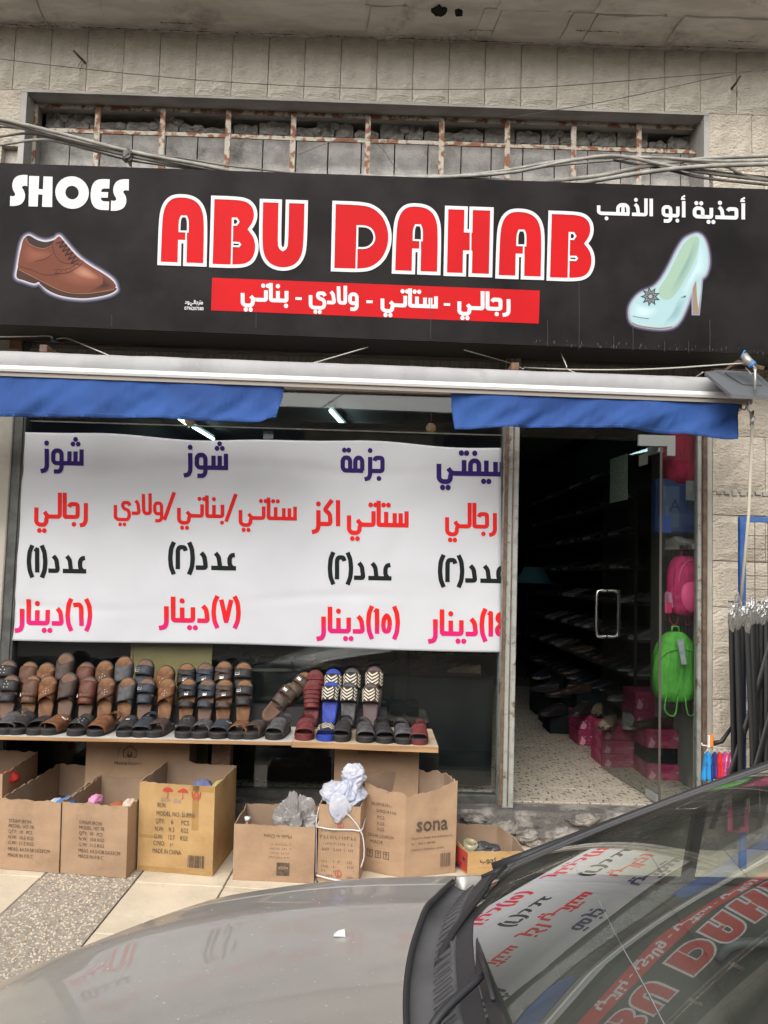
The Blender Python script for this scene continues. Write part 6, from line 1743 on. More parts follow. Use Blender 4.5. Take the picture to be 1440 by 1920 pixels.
# display table behind the window, draped
YT = 0.22
zt_ = at(700, 1268, YT).z
tb = thing('display_table', 'dark cloth covered display table behind the window', 'table', (0, 0, 0))
x0, x1 = at(60, 1268, YT).x, at(925, 1268, YT).x
m = MB(); m.slab(60, 8, lambda u, v: (x0 + (x1 - x0) * u, YT + 0.012 * sin(u * 70) * (1 - v) + .006 * nz3(u * 30, v * 3, 1), ZFLOOR + .03 + (zt_ - ZFLOOR - .03) * v), (0, .004, 0)); m.build('cloth_front', M['blackcloth'], tb, True)
m = MB(); m.box(x0, x1, YT + .004, 1.0, zt_ - .02, zt_); m.build('table_top', M['blackcloth'], tb)
def shoe_mesh(kind=0):
    m = MB()
    L_, W_ = .27, .092
    def fn(u, v):
        a_ = 2 * pi * u; y = v * L_
        w_ = wf(v * .98 + .01, W_); 
        top = .085 - .01 * sin(v * 8) if v < .38 else .085 - .05 * min(1, ((v - .38) / .5)) ** .8
        if v > .9: top -= .012 * ((v - .9) / .1)
        if kind == 1: top *= .8
        if kind == 2: top = .12 if v < .4 else top
        c, s = cos(a_), sin(a_)
        return (w_ * (abs(c) ** .6) * (1 if c > 0 else -1), y, top / 2 * (1 + (abs(s) ** .6) * (1 if s > 0 else -1)) * (1 if s < 0 else 1))
    m.grid(14, 12, fn, closed_u=True)
    n_ = len(m.v); ol_ = outline(L_, W_ + .006)
    m.cur = 1; k = len(ol_)
    m.add([(x, y, -.004) for x, y in ol_] + [(x, y, .014) for x, y in ol_], [tuple(reversed(range(k))), tuple(range(k, 2 * k))] + [(i, (i + 1) % k, k + (i + 1) % k, k + i) for i in range(k)])
    m.cur = 2
    m.add([(wf(.14 + .2 * (0.5 - .5 * cos(t_)) * 1.4, W_) * .62 * sin(t_), (.06 + .30 * (0.5 - .5 * cos(t_))) * L_, (.124 if kind == 2 else .0872 * (.8 if kind == 1 else 1))) for t_ in [2 * pi * i / 12 for i in range(12)]], [tuple(range(12))])
    return m
SOLEW = mat('pale_rubber_sole', (0.30, 0.28, 0.25), .6)
def shoe(col, sole, kind=0, rough=.5):
    col = tuple(q * .7 for q in col)
    nm = 'upper_%02d%02d%02d' % tuple(int(q * 99) for q in col)
    return shoe_mesh(kind).mesh('shoe', [mat(nm, col, rough, col2=tuple(q * .6 for q in col), scale=20), SOLEW if sole else OUT, M['wire']], False)
SH = [shoe(c, s_, k_) for c, s_, k_ in (((.45, .42, .40), 1, 0), ((.04, .035, .04), 0, 0), ((.10, .05, .03), 0, 1), ((.03, .04, .08), 1, 0), ((.30, .05, .08), 1, 0), ((.35, .26, .17), 0, 1), ((.05, .03, .02), 0, 2), ((.2, .2, .21), 1, 0))]
def put_shoe(i, loc, rz, lb, grp=None, tilt=0, sc=1.0):
    o = bpy.data.objects.new('shoe', SH[i]); COL.objects.link(o); o.location = loc; o.rotation_euler = (tilt, 0, rz); o.scale = (sc, sc, sc)
    return tag(o, lb, 'shoe', grp)
disp = [(494, 1232, 0, 80, 'pale grey sneaker on the display table behind the window, leftmost'), (520, 1238, 4, 75, 'dark red sneaker beside the pale one on the display table'), (552, 1240, 3, 100, 'navy sneaker on the display table left of the middle'), (590, 1238, 7, 95, 'grey sneaker on the display table above the red sandals'), (640, 1236, 5, 80, 'tan shoe on the display table above the patterned slides'), (690, 1238, 1, 85, 'black shoe on the display table left of three others'), (735, 1236, 2, 95, 'brown shoe on the display table towards the door post'), (780, 1240, 1, 100, 'black shoe on the display table, fourth from its right end'), (818, 1238, 6, 80, 'dark ankle boot on the display table'), (860, 1240, 1, 95, 'black shoe on the display table, second from its right end'), (900, 1238, 5, 75, 'tan shoe at the right end of the display table'), (455, 1238, 6, 70, 'dark boot on the display table behind the strappy sandals')]
for px, py, i, rz, lb in disp:
    p = at(px, py, .42); put_shoe(i, (p.x, .42 + rnd.uniform(-.05, .05), zt_ + .005), radians(rz), lb)
# shelves on the right wall and back wall
def wallshelf(name, lb, x0, x1, y0, y1, zs_):
    t = thing(name, lb, 'shelf')
    for z in zs_:
        m = MB(); m.box(x0, x1, y0, y1, z - .012, z); m.build('board', M['dark'], t)
    for (x, y) in ((x0, y0), (x1 - .02, y0), (x0, y1 - .02), (x1 - .02, y1 - .02)):
        m = MB(); m.box(x, x + .02, y, y + .02, ZFLOOR, zs_[-1] + .2); m.build('upright', M['dark'], t)
    return t
SN = ['lowest', 'second', 'third', 'fourth', 'fifth', 'sixth', 'seventh', 'top']
KN = ['pale sneaker', 'black shoe', 'brown shoe', 'navy sneaker', 'red sneaker', 'tan shoe', 'dark boot', 'grey sneaker']
zsh = [ZFLOOR + .30 + .27 * i for i in range(8)]
wallshelf('wall_rack', 'dim rack of shoes along the right inner wall of the shop', XI1 - .33, XI1 - .02, 1.35, 5.9, zsh)
for zi, z in enumerate(zsh):
    for i in range(15):
        k = rnd.choice([0, 1, 1, 2, 3, 5, 6, 7, 1, 2]); put_shoe(k, (XI1 - .06, 1.5 + i * .29, z + .005), radians(90 + rnd.uniform(-6, 6)), 'dim ' + KN[k] + ' on the ' + SN[zi] + ' shelf of the right inner wall rack', 'shoes on the right inner rack')
wallshelf('wall_rack', 'dim rack of shoes across the back wall of the shop', .5, 2.1, 5.85, 6.15, zsh)
for zi, z in enumerate(zsh):
    for i in range(7):
        k = rnd.choice([0, 1, 1, 2, 3, 5, 6, 7]); put_shoe(k, (.62 + i * .2, 6.1, z + .005), radians(180 + rnd.uniform(-6, 6)), 'dim ' + KN[k] + ' on the ' + SN[zi] + ' shelf of the back wall rack', 'shoes on the back wall rack')
hat = thing('sun_hat', 'faint teal hat hanging left inside the dark doorway', 'hat', at(1000, 1085, 2.4))
m = MB(); m.grid(20, 5, lambda u, v: ((.08 + .07 * v) * cos(2 * pi * u), (.08 + .07 * v) * sin(2 * pi * u), .1 - .13 * v), closed_u=True); m.build('crown', mat('teal_felt', (0.02, 0.08, 0.10), .8), hat, True)
m = MB(); m.grid(24, 2, lambda u, v: ((.15 + .06 * v) * cos(2 * pi * u), (.15 + .06 * v) * sin(2 * pi * u), -.03 - .01 * v), closed_u=True); m.build('brim', MATS['teal_felt'], hat, True)
# shoe box stacks
def sbox(px0, px1, pyb, Y, n, h, mt, lb, dep=.33, z0=None):
    p0, p1 = at(px0, pyb, Y), at(px1, pyb, Y); z = ZFLOOR + .002 if z0 is None else z0
    for i in range(n):
        t = thing('shoe_box', lb[i], 'shoe box', (p0.x + rnd.uniform(-.004, .004), Y, z), (0, 0, radians(rnd.uniform(-2, 2))))
        W_ = p1.x - p0.x
        m = MB(); m.box(.003, W_ - .003, .003, dep - .003, 0, h - .035, bev=.001); m.build('tray', M[mt], t)
        m = MB(); m.box(0, W_, 0, dep, h - .034, h - .002, bev=.001); m.build('lid', M[mt], t)
        m = MB(); m.add([(.01, -.001, .01), (.04, -.001, .0), (.06, -.001, h * .3), (.03, -.001, h * .6)], [(0, 1, 2, 3)]); m.add([(W_ - .05, .001, h - .05), (W_ - .004, .001, h - .045), (W_ - .004, .001, h * .35)], [(0, 1, 2)]); m.build('swoosh_print', mat('pale_pink_print', (0.6, 0.3, 0.36), .6), t)
        z += h
    return p0.x, p1.x, z
sbox(1130, 1190, 1430, .95, 3, .093, 'pinkbox', ['bottom pink shoe box of the left stack of three', 'middle pink shoe box of the left stack of three', 'top pink shoe box of the left stack of three'])
sbox(1190, 1262, 1420, 1.1, 4, .125, 'pinkdots', ['lowest dotted pink box of the tall stack', 'second dotted pink box of the tall stack', 'third dotted pink box of the tall stack', 'top dotted pink box of the tall stack'])
xx0, xx1, zz_ = sbox(1212, 1278, 1455, .62, 1, .10, 'pinkbox', ['low pink shoe box beside the edge of the glass door'])
xx0, xx1, zz_ = sbox(1213, 1277, 1440, .62, 1, .12, 'pinkbox', ['pale topped pink shoe box holding up brown shoes'], z0=zz_ + .10)
m = MB(); m.box(xx0 + .01, xx1 - .01, .64, .92, zz_ - .12 - .10, zz_ - .121); tag(m.build('shoe_box', M['blackcloth']), 'black shoe box squeezed between two pink ones by the side pane', 'shoe box')
put_shoe(2, (xx1 - .02, .72, zz_ + .005), radians(95), 'brown shoe lying on the pale topped pink box'); 
put_shoe(5, (at(1150, 1350, 1.0).x, 1.0, ZFLOOR + .29), radians(150), 'tan shoe on the left stack of pink boxes'); put_shoe(0, (at(1178, 1350, 1.0).x, 1.05, ZFLOOR + .29), radians(170), 'pale sneaker on the left stack of pink boxes')
sbox(1085, 1118, 1400, 1.7, 2, .12, 'pinkdots', ['lower small red pink box in the dim background stack', 'upper small red pink box in the dim background stack'])
put_shoe(1, (at(1100, 1330, 1.8).x, 1.75, ZFLOOR + .25), radians(140), 'black shoe on the dim background stack of boxes')
for i, (px, py, Y, k) in enumerate(((1050, 1300, 2.6, 1), (1085, 1310, 2.4, 6), (1110, 1300, 2.2, 2), (1060, 1340, 2.2, 1), (1030, 1270, 3.2, 3), (1125, 1335, 1.9, 5))):
    p = at(px, py, Y); m = MB(); m.box(p.x - .13, p.x + .13, Y - .02, Y + .3, ZFLOOR, p.z); tag(m.build('stool', M['blackcloth']), ['low dark stand nearest the door post', 'low dark stand, second from the door post', 'low dark stand behind the pink boxes', 'low dark stand in front of the others', 'farthest low dark stand in the doorway', 'low dark stand touching the tall pink stack'][i], 'stand')
    put_shoe(k, (p.x, Y + .02, p.z + .005), radians(60 + 20 * i), ['black shoe on the dark stand nearest the door post', 'dark boot on the second dark stand', 'brown shoe on the stand behind the pink boxes', 'black shoe on the front dark stand', 'navy shoe on the farthest dark stand', 'tan shoe on the stand by the tall pink stack'][i])
# light tubes on the shop ceiling
for (p0, p1, lb) in (((333, 782), (354, 798), 'short greenish light tube left above the banner'), ((362, 800), (400, 823), 'cyan light tube left above the banner'), ((620, 770), (647, 800), 'cyan light tube above the middle of the banner'), ((650, 805), (667, 826), 'short light tube end above the middle of the banner')):
    A, B = ray(*p0), ray(*p1); zc = ZC - .09
    A = CAM + A * ((zc - CAM.z) / A.z); B = CAM + B * ((zc - .0 - CAM.z) / B.z)
    if A.y > 5.5 or B.y > 5.5:
        print('tube far', A, B)
    t = thing('light_tube', lb, 'lamp', A)
    m = MB(); m.tube([(0, 0, 0), B - A], .016, 8); m.build('tube', emit('tube_light_' + str(p0[0]), (0.62, 0.95, 1.0) if p0[0] > 340 else (0.85, 1.0, .8), 5.0), t, True)
    m = MB(); m.tube([Vector((0, 0, .05)), B - A + Vector((0, 0, .05))], .03, 4); m.build('batten', M['inceil'], t)
# hanging goods behind the side pane
def backpack(name, lb, c, w_, h_, d_, col, seed, rot=0.0, straps=True, pocket=True, par=None):
    t = thing(name, lb, 'bag', c, (0, 0, rot))
    mt = mat(name + '_fabric_%d' % seed, col, .75, spec=.2, col2=tuple(q * .7 for q in col), scale=7, bump=.9, bscale=11, bstretch=(1.8, 1, .7), dist=.03)
    m = MB()
    def fn(u, v):
        a_, b_ = 2 * pi * u, pi * (v - .5)
        sgn = lambda q, e: (abs(q) ** e) * (1 if q > 0 else -1)
        ww = w_ / 2 * (1 - (.22 if pocket else .42) * max(0, sin(b_)) ** 1.6)
        k = 1 + (.07 if pocket else .12) * nz3(cos(a_) * 2.2 + seed, sin(a_) * 2 + v * 1.5, v * 4) + .04 * nz3(cos(a_) * 6, v * 7, seed)
        return (ww * sgn(cos(a_), .7) * abs(cos(b_)) ** .45 * k, d_ / 2 * sgn(sin(a_), .8) * abs(cos(b_)) ** .5 * k, h_ / 2 * sgn(sin(b_), .75))
    m.grid(30, 22, fn, closed_u=True); m.build('body', mt, t, True)
    sm_ = mat(name + '_seam', tuple(q * .45 for q in col), .8)
    m = MB(); m.tube([Vector(fn(.5 + .5 * i / 30, .5)) * 1.0 + Vector((0, 0, h_ * .30 * sin(pi * i / 30) - h_ * .05)) + Vector((0, -.002, 0)) for i in range(4, 27)], .0022, 5) if not pocket else m.tube([Vector(fn(.75 - .20 * cos(pi * i / 30), .5 + .28 * sin(pi * i / 30))) + Vector((0, -.003, 0)) for i in range(31)], .0025, 5); m.build('seam', sm_, t, True)
    if pocket:
        mt2 = mat(name + '_pocket_%d' % seed, tuple(min(1, q * 1.25 + .03) for q in col), .6)
        m = MB(); m.grid(20, 10, lambda u, v: (w_ * .36 * cos(2 * pi * u) * v, -d_ / 2 - .022 * (1 - v ** 3) + .006, -h_ * .16 + h_ * .27 * sin(2 * pi * u) * v), closed_u=True); m.build('pocket', mt2, t, True)
        m = MB(); m.tube([(w_ * .42 * cos(a_), -d_ / 2 * .86, h_ * .05 + h_ * .38 * sin(a_)) for a_ in [i * pi / 12 for i in range(13)]], .003, 5); m.build('zip', mat('pink_piping', tuple(min(1, q + .15) for q in col), .5), t, True)
    m = MB(); m.tube([(-.025, 0, h_ / 2 - .01), (-.02, 0, h_ / 2 + .03), (.02, 0, h_ / 2 + .03), (.025, 0, h_ / 2 - .01)], .006, 6); m.build('handle', mt, t, True)
    if straps:
        for s_ in (-1, 1):
            P = smoothpath([(s_ * w_ * .30, -d_ * .45 if not pocket else d_ * .3, -h_ * .30), (s_ * w_ * .38, -d_ * .5 if not pocket else d_ * .2, -h_ * .58), (s_ * w_ * .16, -d_ * .5 if not pocket else d_ * .2, -h_ * .66), (s_ * w_ * .08, -d_ * .48 if not pocket else d_ * .1, -h_ * .40)], 5)
            m = MB(); m.tube(P, .005, 4); m.build('strap', mt, t, True)
    return t
px_ = lambda px, py, Y: at(px, py, Y)
backpack('green_bag', 'bright green drawstring bag hanging behind the side pane', px_(1266, 1250, .16), .29, .42, .14, (0.14, 0.50, 0.08), 3, radians(12), True, False)
m = MB(); p = px_(1277, 1222, .06); m.add([(-.025, 0, .07), (.012, 0, .075), (.03, -.01, -.07), (.0, -.012, -.075)], [(0, 1, 2, 3), (3, 2, 1, 0)]); o = m.build('price_tag', mat('pale_tag', (0.45, 0.42, 0.42), .5, col2=(0.25, 0.3, 0.35), scale=30), None, False, p); tag(o, 'long pale swing tag on the green bag', 'tag')
bp_ = backpack('pink_backpack', 'pink school backpack with zipped front pocket behind the side pane', px_(1283, 1098, .15), .22, .36, .15, (0.62, 0.045, 0.16), 5, radians(20))
m = MB(); m.box(-.12, .02, -.02, .04, -.14, -.04, bev=.01); m.build('side_pouch', mat('mauve_pouch', (0.5, 0.2, 0.3), .6), bp_)
m = MB(); m.box(-.15, -.10, -.02, .0, -.17, -.10, bev=.008); m.build('side_tab', mat('pink_tab', (0.62, 0.05, 0.14), .6), bp_)
backpack('red_bag', 'rounded crimson bag hanging at the top behind the side pane', px_(1282, 850, .2), .27, .40, .16, (0.50, 0.025, 0.075), 7, 0, False, False)
t = thing('blue_bag', 'blue carrier bag with a lighter panel hanging behind the side pane', 'bag', px_(1272, 950, .2))
m = MB(); m.box(-.15, .15, -.04, .06, -.17, .17, bev=.015); m.build('body', mat('blue_bag_film', (0.015, 0.035, 0.13), .6, col2=(0.025, 0.055, 0.18), scale=6), t)
m = MB(); m.box(-.11, -.01, -.0425, -.041, -.13, .12); m.build('panel', mat('blue_grey_panel', (0.06, 0.10, 0.18), .5), t)
m = MB(); m.box(-.14, -.06, -.0445, -.0432, -.165, -.06); m.build('bright_patch', mat('bright_blue_patch', (0.012, 0.07, 0.32), .5), t)
lettering([('A', -.07, -.03, .10), ('i', -.10, -.0, .07)], lambda x, y: (x, -.0445, y), 'lettering', mat('navy_print', (0.02, 0.03, 0.09), .5), t, True)
m = MB(); p = px_(1300, 920, .1); m.box(-.045, .03, -.001, .001, -.06, .06); o = m.build('notice_sheet', mat('grey_notice', (0.28, 0.28, 0.26), .6, col2=(0.2, 0.2, 0.2), scale=22), None, False, p); tag(o, 'small grey notice sheet behind the side pane next to the blue bag', 'notice')
put_shoe(0, tuple(px_(1250, 1030, .3)), radians(200), 'pale slipper on a wire hook above the pink backpack'); put_shoe(5, tuple(px_(1290, 1030, .3)), radians(160), 'tan slipper on a wire hook above the pink backpack')
wg = thing('wire_panel', 'black wire grid panel on the inner wall beside the side pane', 'rack')
xg = XI1 - .28
for i in range(12):
    m = MB(); y = .18 + i * .06; m.tube([(xg, y, ZFLOOR + .45), (xg, y, 2.3)], .003, 4); m.build('upright_wire', M['wire'], wg)
for i in range(24):
    m = MB(); z = ZFLOOR + .45 + i * .08; m.tube([(xg, .15, z), (xg, .87, z)], .003, 4); m.build('cross_wire', M['wire'], wg)
m = MB(); m.box(XI1 - .26, XI1, .13, 1.2, ZFLOOR, ZC - .1); o = m.build('inner_pier', mat('grey_inner_plaster', (0.20, 0.19, 0.17), .9)); o.parent = room
# small things hanging at the window head
for px, py, lb in ((808, 803, 'small wooden charm hanging inside the window head'), (356, 790, 'yellowish tag hanging inside the window head')):
    t = thing('charm', lb, 'charm', at(px, py, .12)); m = MB(); m.tube([(0, 0, .04), (0, 0, .10)], .002, 5); m.build('thread', M['wire'], t)
    m = crumple(px, .03, .015, .032, .2, 12, 8); m.build('block', mat('tan_charm', (0.38, 0.22, 0.10), .7), t)
m = MB(); p = at(503, 816, .03); m.box(-.03, .03, 0, .003, -.022, .026); tag(m.build('window_sticker', M['grey_plate'], None, False, p), 'small grey square sticker on the window above the banner', 'sticker')
m = MB(); p, q = at(562, 790, 1.2), at(832, 845, 1.2); m.box(p.x, q.x, 1.2, 1.22, q.z, p.z); tag(m.build('back_poster', mat('grey_white_poster', (0.22, 0.22, 0.215), .7, col2=(0.14, 0.14, 0.14), scale=4)), 'pale grey poster seen through the window above the banner', 'poster')

# ================================================================== belt rack at the right
RY = -0.42
M['rack_blue'] = mat('blue_painted_iron', (0.02, 0.085, 0.30), .5, col2=(0.05, 0.13, 0.34), scale=8, stain=(0.16, 0.10, 0.07), sscale=7, sth=(.62, .7))
rk = thing('mesh_rack', 'blue framed wire mesh rack standing against the right stone wall', 'rack')
p = at(1390, 968, RY); zt_ = p.z
xa_, xb_ = at(1391, 1000, RY).x, at(1391, 1000, RY).x + 1.0
for x in (xa_, xb_):
    m = MB(); m.box(x - .016, x + .016, RY - .016, RY + .016, zp(RY), zt_, bev=.002); m.build('post', M['rack_blue'], rk)
m = MB(); m.box(xa_ + .017, xb_ - .017, RY - .014, RY + .014, zt_ - .03, zt_ - .001, bev=.002); m.build('top_bar', M['rack_blue'], rk)
for i in range(13):
    x = xa_ + .07 * (i + 1)
    m = MB(); m.tube([(x, RY, .3), (x, RY, zt_ - .03)], .0022, 5); m.build('upright_wire', M['dark_iron'], rk)
for i in range(16):
    z = zt_ - .03 - .09 * (i + 1) * .8
    m = MB(); m.tube([(xa_ + .016, RY - .004, z), (xb_ - .016, RY - .004, z)], .0022, 5); m.build('cross_wire', M['dark_iron'], rk)
zr = at(1400, 1128, RY - .08).z
m = MB(); m.tube([at(1366, 1128, RY - .08), at(1366, 1128, RY - .08) + Vector((.9, 0, -.0))], .006, 6); m.build('hanging_rail', M['steel'], rk)
for x in (xa_ + .05, xa_ + .5):
    m = MB(); m.tube([(x, RY, zr + .01), (x, RY - .09, zr)], .004, 5); m.build('rail_hook', M['steel'], rk)
BELT = mat('black_belt_leather', (0.009, 0.009, 0.010), .5, bump=.25, bscale=120, dist=.002)
CLEAR = glass('clear_wrapper', (0.86, 0.88, 0.9), 1.45, 5.0, .22)
ords = ['leftmost', 'second', 'third', 'fourth', 'fifth', 'sixth', 'seventh', 'eighth', 'ninth', 'tenth', 'eleventh', 'twelfth', 'thirteenth', 'fourteenth', 'fifteenth', 'last']
for i in range(16):
    px = 1371 + i * 9.5
    tpx = px + rnd.uniform(-3, 3)
    A = at(px, 1124 + rnd.uniform(-4, 12), RY - .08 - rnd.uniform(0, .02))
    L_ = rnd.uniform(.95, 1.15)
    dx = rnd.uniform(-.03, .03); yo = rnd.uniform(-.05, .03)
    diag = 0.0
    if i == 9: diag = -.36
    if i == 12: diag = -.30
    if i == 14: diag = -.26
    t = thing('belt', f'{ords[i]} black belt from the left on the rack rail' + (', slanting across the others' if diag else ', in a clear wrapper'), 'belt', A, group='black belts hanging on the rack')
    tw = rnd.uniform(-.5, .5) if not diag else .3; yo2 = -.06 if diag else yo
    m = MB(); W_ = .019
    def fb(u, v, tw=tw, dx=dx, diag=diag, L_=L_, yo2=yo2):
        a_ = tw * (.3 + v)
        w_ = (u - .5) * 2 * W_
        return (w_ * cos(a_) + dx * v + diag * v ** 1.15, yo2 * v + w_ * sin(a_) - .01, -.045 - L_ * v + .03 * abs(diag) * v)
    m.slab(1, 14, fb, (0, .004, 0)); m.build('strap', BELT, t, True)
    m = MB(); m.tube([(-.017, -.012, -.02), (.017, -.012, -.02), (.019, -.012, -.058), (-.019, -.012, -.058), (-.017, -.012, -.02)], .0032, 6); m.tube([(0, -.014, -.02), (0.002, -.017, -.055)], .002, 5); m.build('buckle', M['steel'], t, True)
    m = crumple(i * 3.1, .021, .016, rnd.uniform(.045, .095), .45, 16, 12, 3); m.build('clear_wrapper', CLEAR, t, False, (dx * .05, -.012, -.065))
    m = MB(); m.tube([(0, 0.0, -.02), (0, -.002, 0.004), (.004, .006, .010), (.004, .010, .0)], .0022, 5); m.build('hook', mat('white_hook', (0.6, 0.6, 0.6), .4), t, True)
t = thing('shoe_brush', 'orange and white brush end poking out beside the belts', 'brush', at(1335, 1390, RY - .05))
m = MB(); m.box(-.012, .006, -.01, .01, -.03, .035, bev=.004); m.build('orange_part', mat('orange_plastic', (0.70, 0.20, 0.02), .5), t); m = MB(); m.box(-.022, -.0125, -.01, .01, -.032, .032, bev=.003); m.build('white_part', M['white_metal'], t)
m = MB(); m.tube([(.007, 0, -.01), (.05, 0, .0), (.12, 0, .10)], [.014, .012, .008], 7); m.build('handle', BELT, t, True)
# small clothes on a white rod
YR = RY - .05
rod = thing('hanger_rod', 'short white rod with little clothes low at the right wall', 'rod', at(1316, 1397, YR))
m = MB(); e_ = at(1372, 1404, YR) - at(1316, 1397, YR); m.tube([(0, 0, .012), (0, 0, 0), e_], .0035, 6); m.build('rod', M['white_metal'], rod, True)
for px, col, lb, w_, hh in ((1327, (0.02, 0.24, 0.55), 'bright blue little garment on the white rod', .05, .15), (1340, (0.015, 0.03, 0.18), 'navy little garment on the white rod', .035, .14), (1349, (0.60, 0.02, 0.02), 'red little garment on the white rod', .03, .14), (1359, (0.62, 0.06, 0.22), 'pink little garment on the white rod', .035, .14), (1374, (0.75, 0.62, 0.66), 'white and pink little garment at the right end of the rod', .075, .10)):
    p = at(px, 1402, YR); t = thing('small_garment', lb, 'garment', p, group='little clothes on the white rod')
    if px == 1374: col2 = (0.65, 0.1, 0.3)
    else: col2 = tuple(q * .6 for q in col)
    m = MB(); m.slab(8, 10, lambda u, v: ((u - .5) * w_ * (.55 + .7 * v ** .6), .012 * sin(u * 14 + px) * v, -.022 - hh * v), (0, .006, 0)); m.build('cloth', mat('garment_%d' % px, col, .8, col2=col2, scale=18, mix=(.5, .6)), t, True)
    m = MB(); m.tube([(-w_ * .35, 0, -.03), (0, 0, -.006), (w_ * .35, 0, -.03)], .003, 5); m.tube([(0, 0, -.006), (0.002, 0, .006)], .002, 5); m.build('hanger', mat('clear_hanger', (0.55, 0.55, 0.52), .3), t, True)
p = at(1385, 1520, YR); t = thing('small_garment', 'small pink garment hanging low at the right wall, seen through the car', 'garment', p + Vector((0, 0, .04)))
m = MB(); m.slab(6, 8, lambda u, v: ((u - .5) * .11, .01 * sin(u * 9), -.02 - .13 * v), (0, .006, 0)); m.build('cloth', mat('pink_garment_low', (0.65, 0.08, 0.22), .8), t, True)
m = MB(); m.tube([(0, 0, -.02), (0, .3, .05)], .002, 5); m.build('hook', M['steel'], t)

# ================================================================== opposite side of the street (seen only in reflections)
ob = thing('opposite_building', 'plain pale stone building across the street behind the camera', 'building')
m = MB(); m.box(-16, 16, -24, -17.02, -.35, 5.4); m.build('wall', M['opp'], ob)
for i in range(10):
    for j in range(2):
        m = MB(); m.box(-14.2 + i * 3, -12.9 + i * 3, -17.015, -16.98, 0.8 + j * 2.5, 2.2 + j * 2.5); w_ = m.build('window', M['alu_dark'], ob)
pv = MB(); pv.box(-30, 30, -17, -10.4, -.355, -.12); tag(pv.build('opposite_pavement', M['kerb']), kind='structure')
# ================================================================== parked car (faces left)
YC, ZS = -3.72, -0.27
paint = mat('dusty_champagne_paint', (0.345, 0.335, 0.305), .42, .3, col2=(0.315, 0.305, 0.28), scale=3, coat=.5, speck=(.55, .54, .51), spscale=160, spth=(.70, .76), stain=(0.38, 0.37, 0.34), sscale=2.4, sth=(.5, .8))
plast = mat('faded_black_plastic', (0.075, 0.077, 0.082), .6, col2=(0.11, 0.112, 0.116), scale=7, bump=.2, bscale=200, dist=.002, stain=(0.13, 0.125, 0.11), sscale=5, sth=(.6, .8))
rub = mat('black_rubber_seal', (0.02, 0.02, 0.023), .5)
wsg = glass('windscreen_glass', (0.74, 0.80, 0.76), 1.52, 2.3, .07)
sideg = glass('car_side_glass', (0.78, 0.84, 0.81), 1.5, 1.2, .02)
trim = mat('dark_car_interior', (0.05, 0.052, 0.05), .8, col2=(0.07, 0.072, 0.068), scale=5)
car = thing('parked_car', 'dusty champagne grey car parked in front of the shop, facing left', 'car')
def cpart(o): o.parent = car; return o
Pe = [(-.80, -3.42, .585), (-.727, -3.2, .592), (-.669, -3.07, .600), (-.586, -2.97, .627), (-.482, -2.91, .674), (-.363, -2.88, .710), (-.237, -2.87, .733), (-.108, -2.88, .756), (.02, -2.90, .776), (.213, -2.95, .803)]
Ce = [(-1.06, .56), (-1.0, .60), (-.93, .635), (-.84, .675), (-.73, .715), (-.60, .752), (-.45, .785), (-.29, .812), (-.12, .832), (.062, .848)]
PS = smoothpath(Pe, 4); CS = smoothpath([(x, YC, z) for x, z in Ce], 4); NS = len(PS) - 1
def hood(s, v):
    f = s * NS; i = min(int(f), NS - 1); t_ = f - i
    P = PS[i].lerp(PS[i + 1], t_); C = CS[i].lerp(CS[i + 1], t_)
    a_ = abs(v); k = a_ ** 2.3
    y = YC + (P.y - YC) * v
    crease = .010 * math.exp(-((a_ - .62) / .10) ** 2)
    return Vector((C.x + (P.x - C.x) * a_ ** 2, y, C.z + (P.z - C.z) * k + crease * s))
SEAM = .885
m = MB(); m.slab(44, 40, lambda u, v: hood(u, (v * 2 - 1) * (SEAM - .004)), (0, 0, -.012)); o = fix_normals(m.build('hood', paint, car, True)); autosmooth(o, 40)
for sg_ in (1, -1):
    m = MB()
    def fen(u, v, sg_=sg_):
        if v < .45:
            return hood(u, sg_ * (SEAM + .004 + (1 - SEAM - .004) * v / .45))
        P = hood(u, sg_); q = (v - .45) / .55
        a_ = q * 1.45
        return Vector((P.x - .05 * (1 - u) ** 2 * sin(a_), P.y + sg_ * .055 * sin(min(a_, 1.57)) , P.z - .02 * (1 - cos(a_)) - .36 * q ** 2.0))
    m.slab(44, 18, fen, (0, -sg_ * .003, -.006)); fix_normals(m.build('fender', paint, car, True))
m = MB(); r_ = random.Random(4)
for _ in range(420):
    p = hood(r_.uniform(.05, .98), r_.uniform(-.85, .85)); a_ = r_.uniform(.0008, .0026)
    m.add([p + Vector((a_ * cos(k * 1.57), a_ * sin(k * 1.57) * r_.uniform(.5, 1.5), .0012)) for k in range(4)], [(0, 1, 2, 3)])
m.build('dust_specks', mat('pale_dust', (0.5, .48, .43), .95), car)['kind'] = 'stuff'
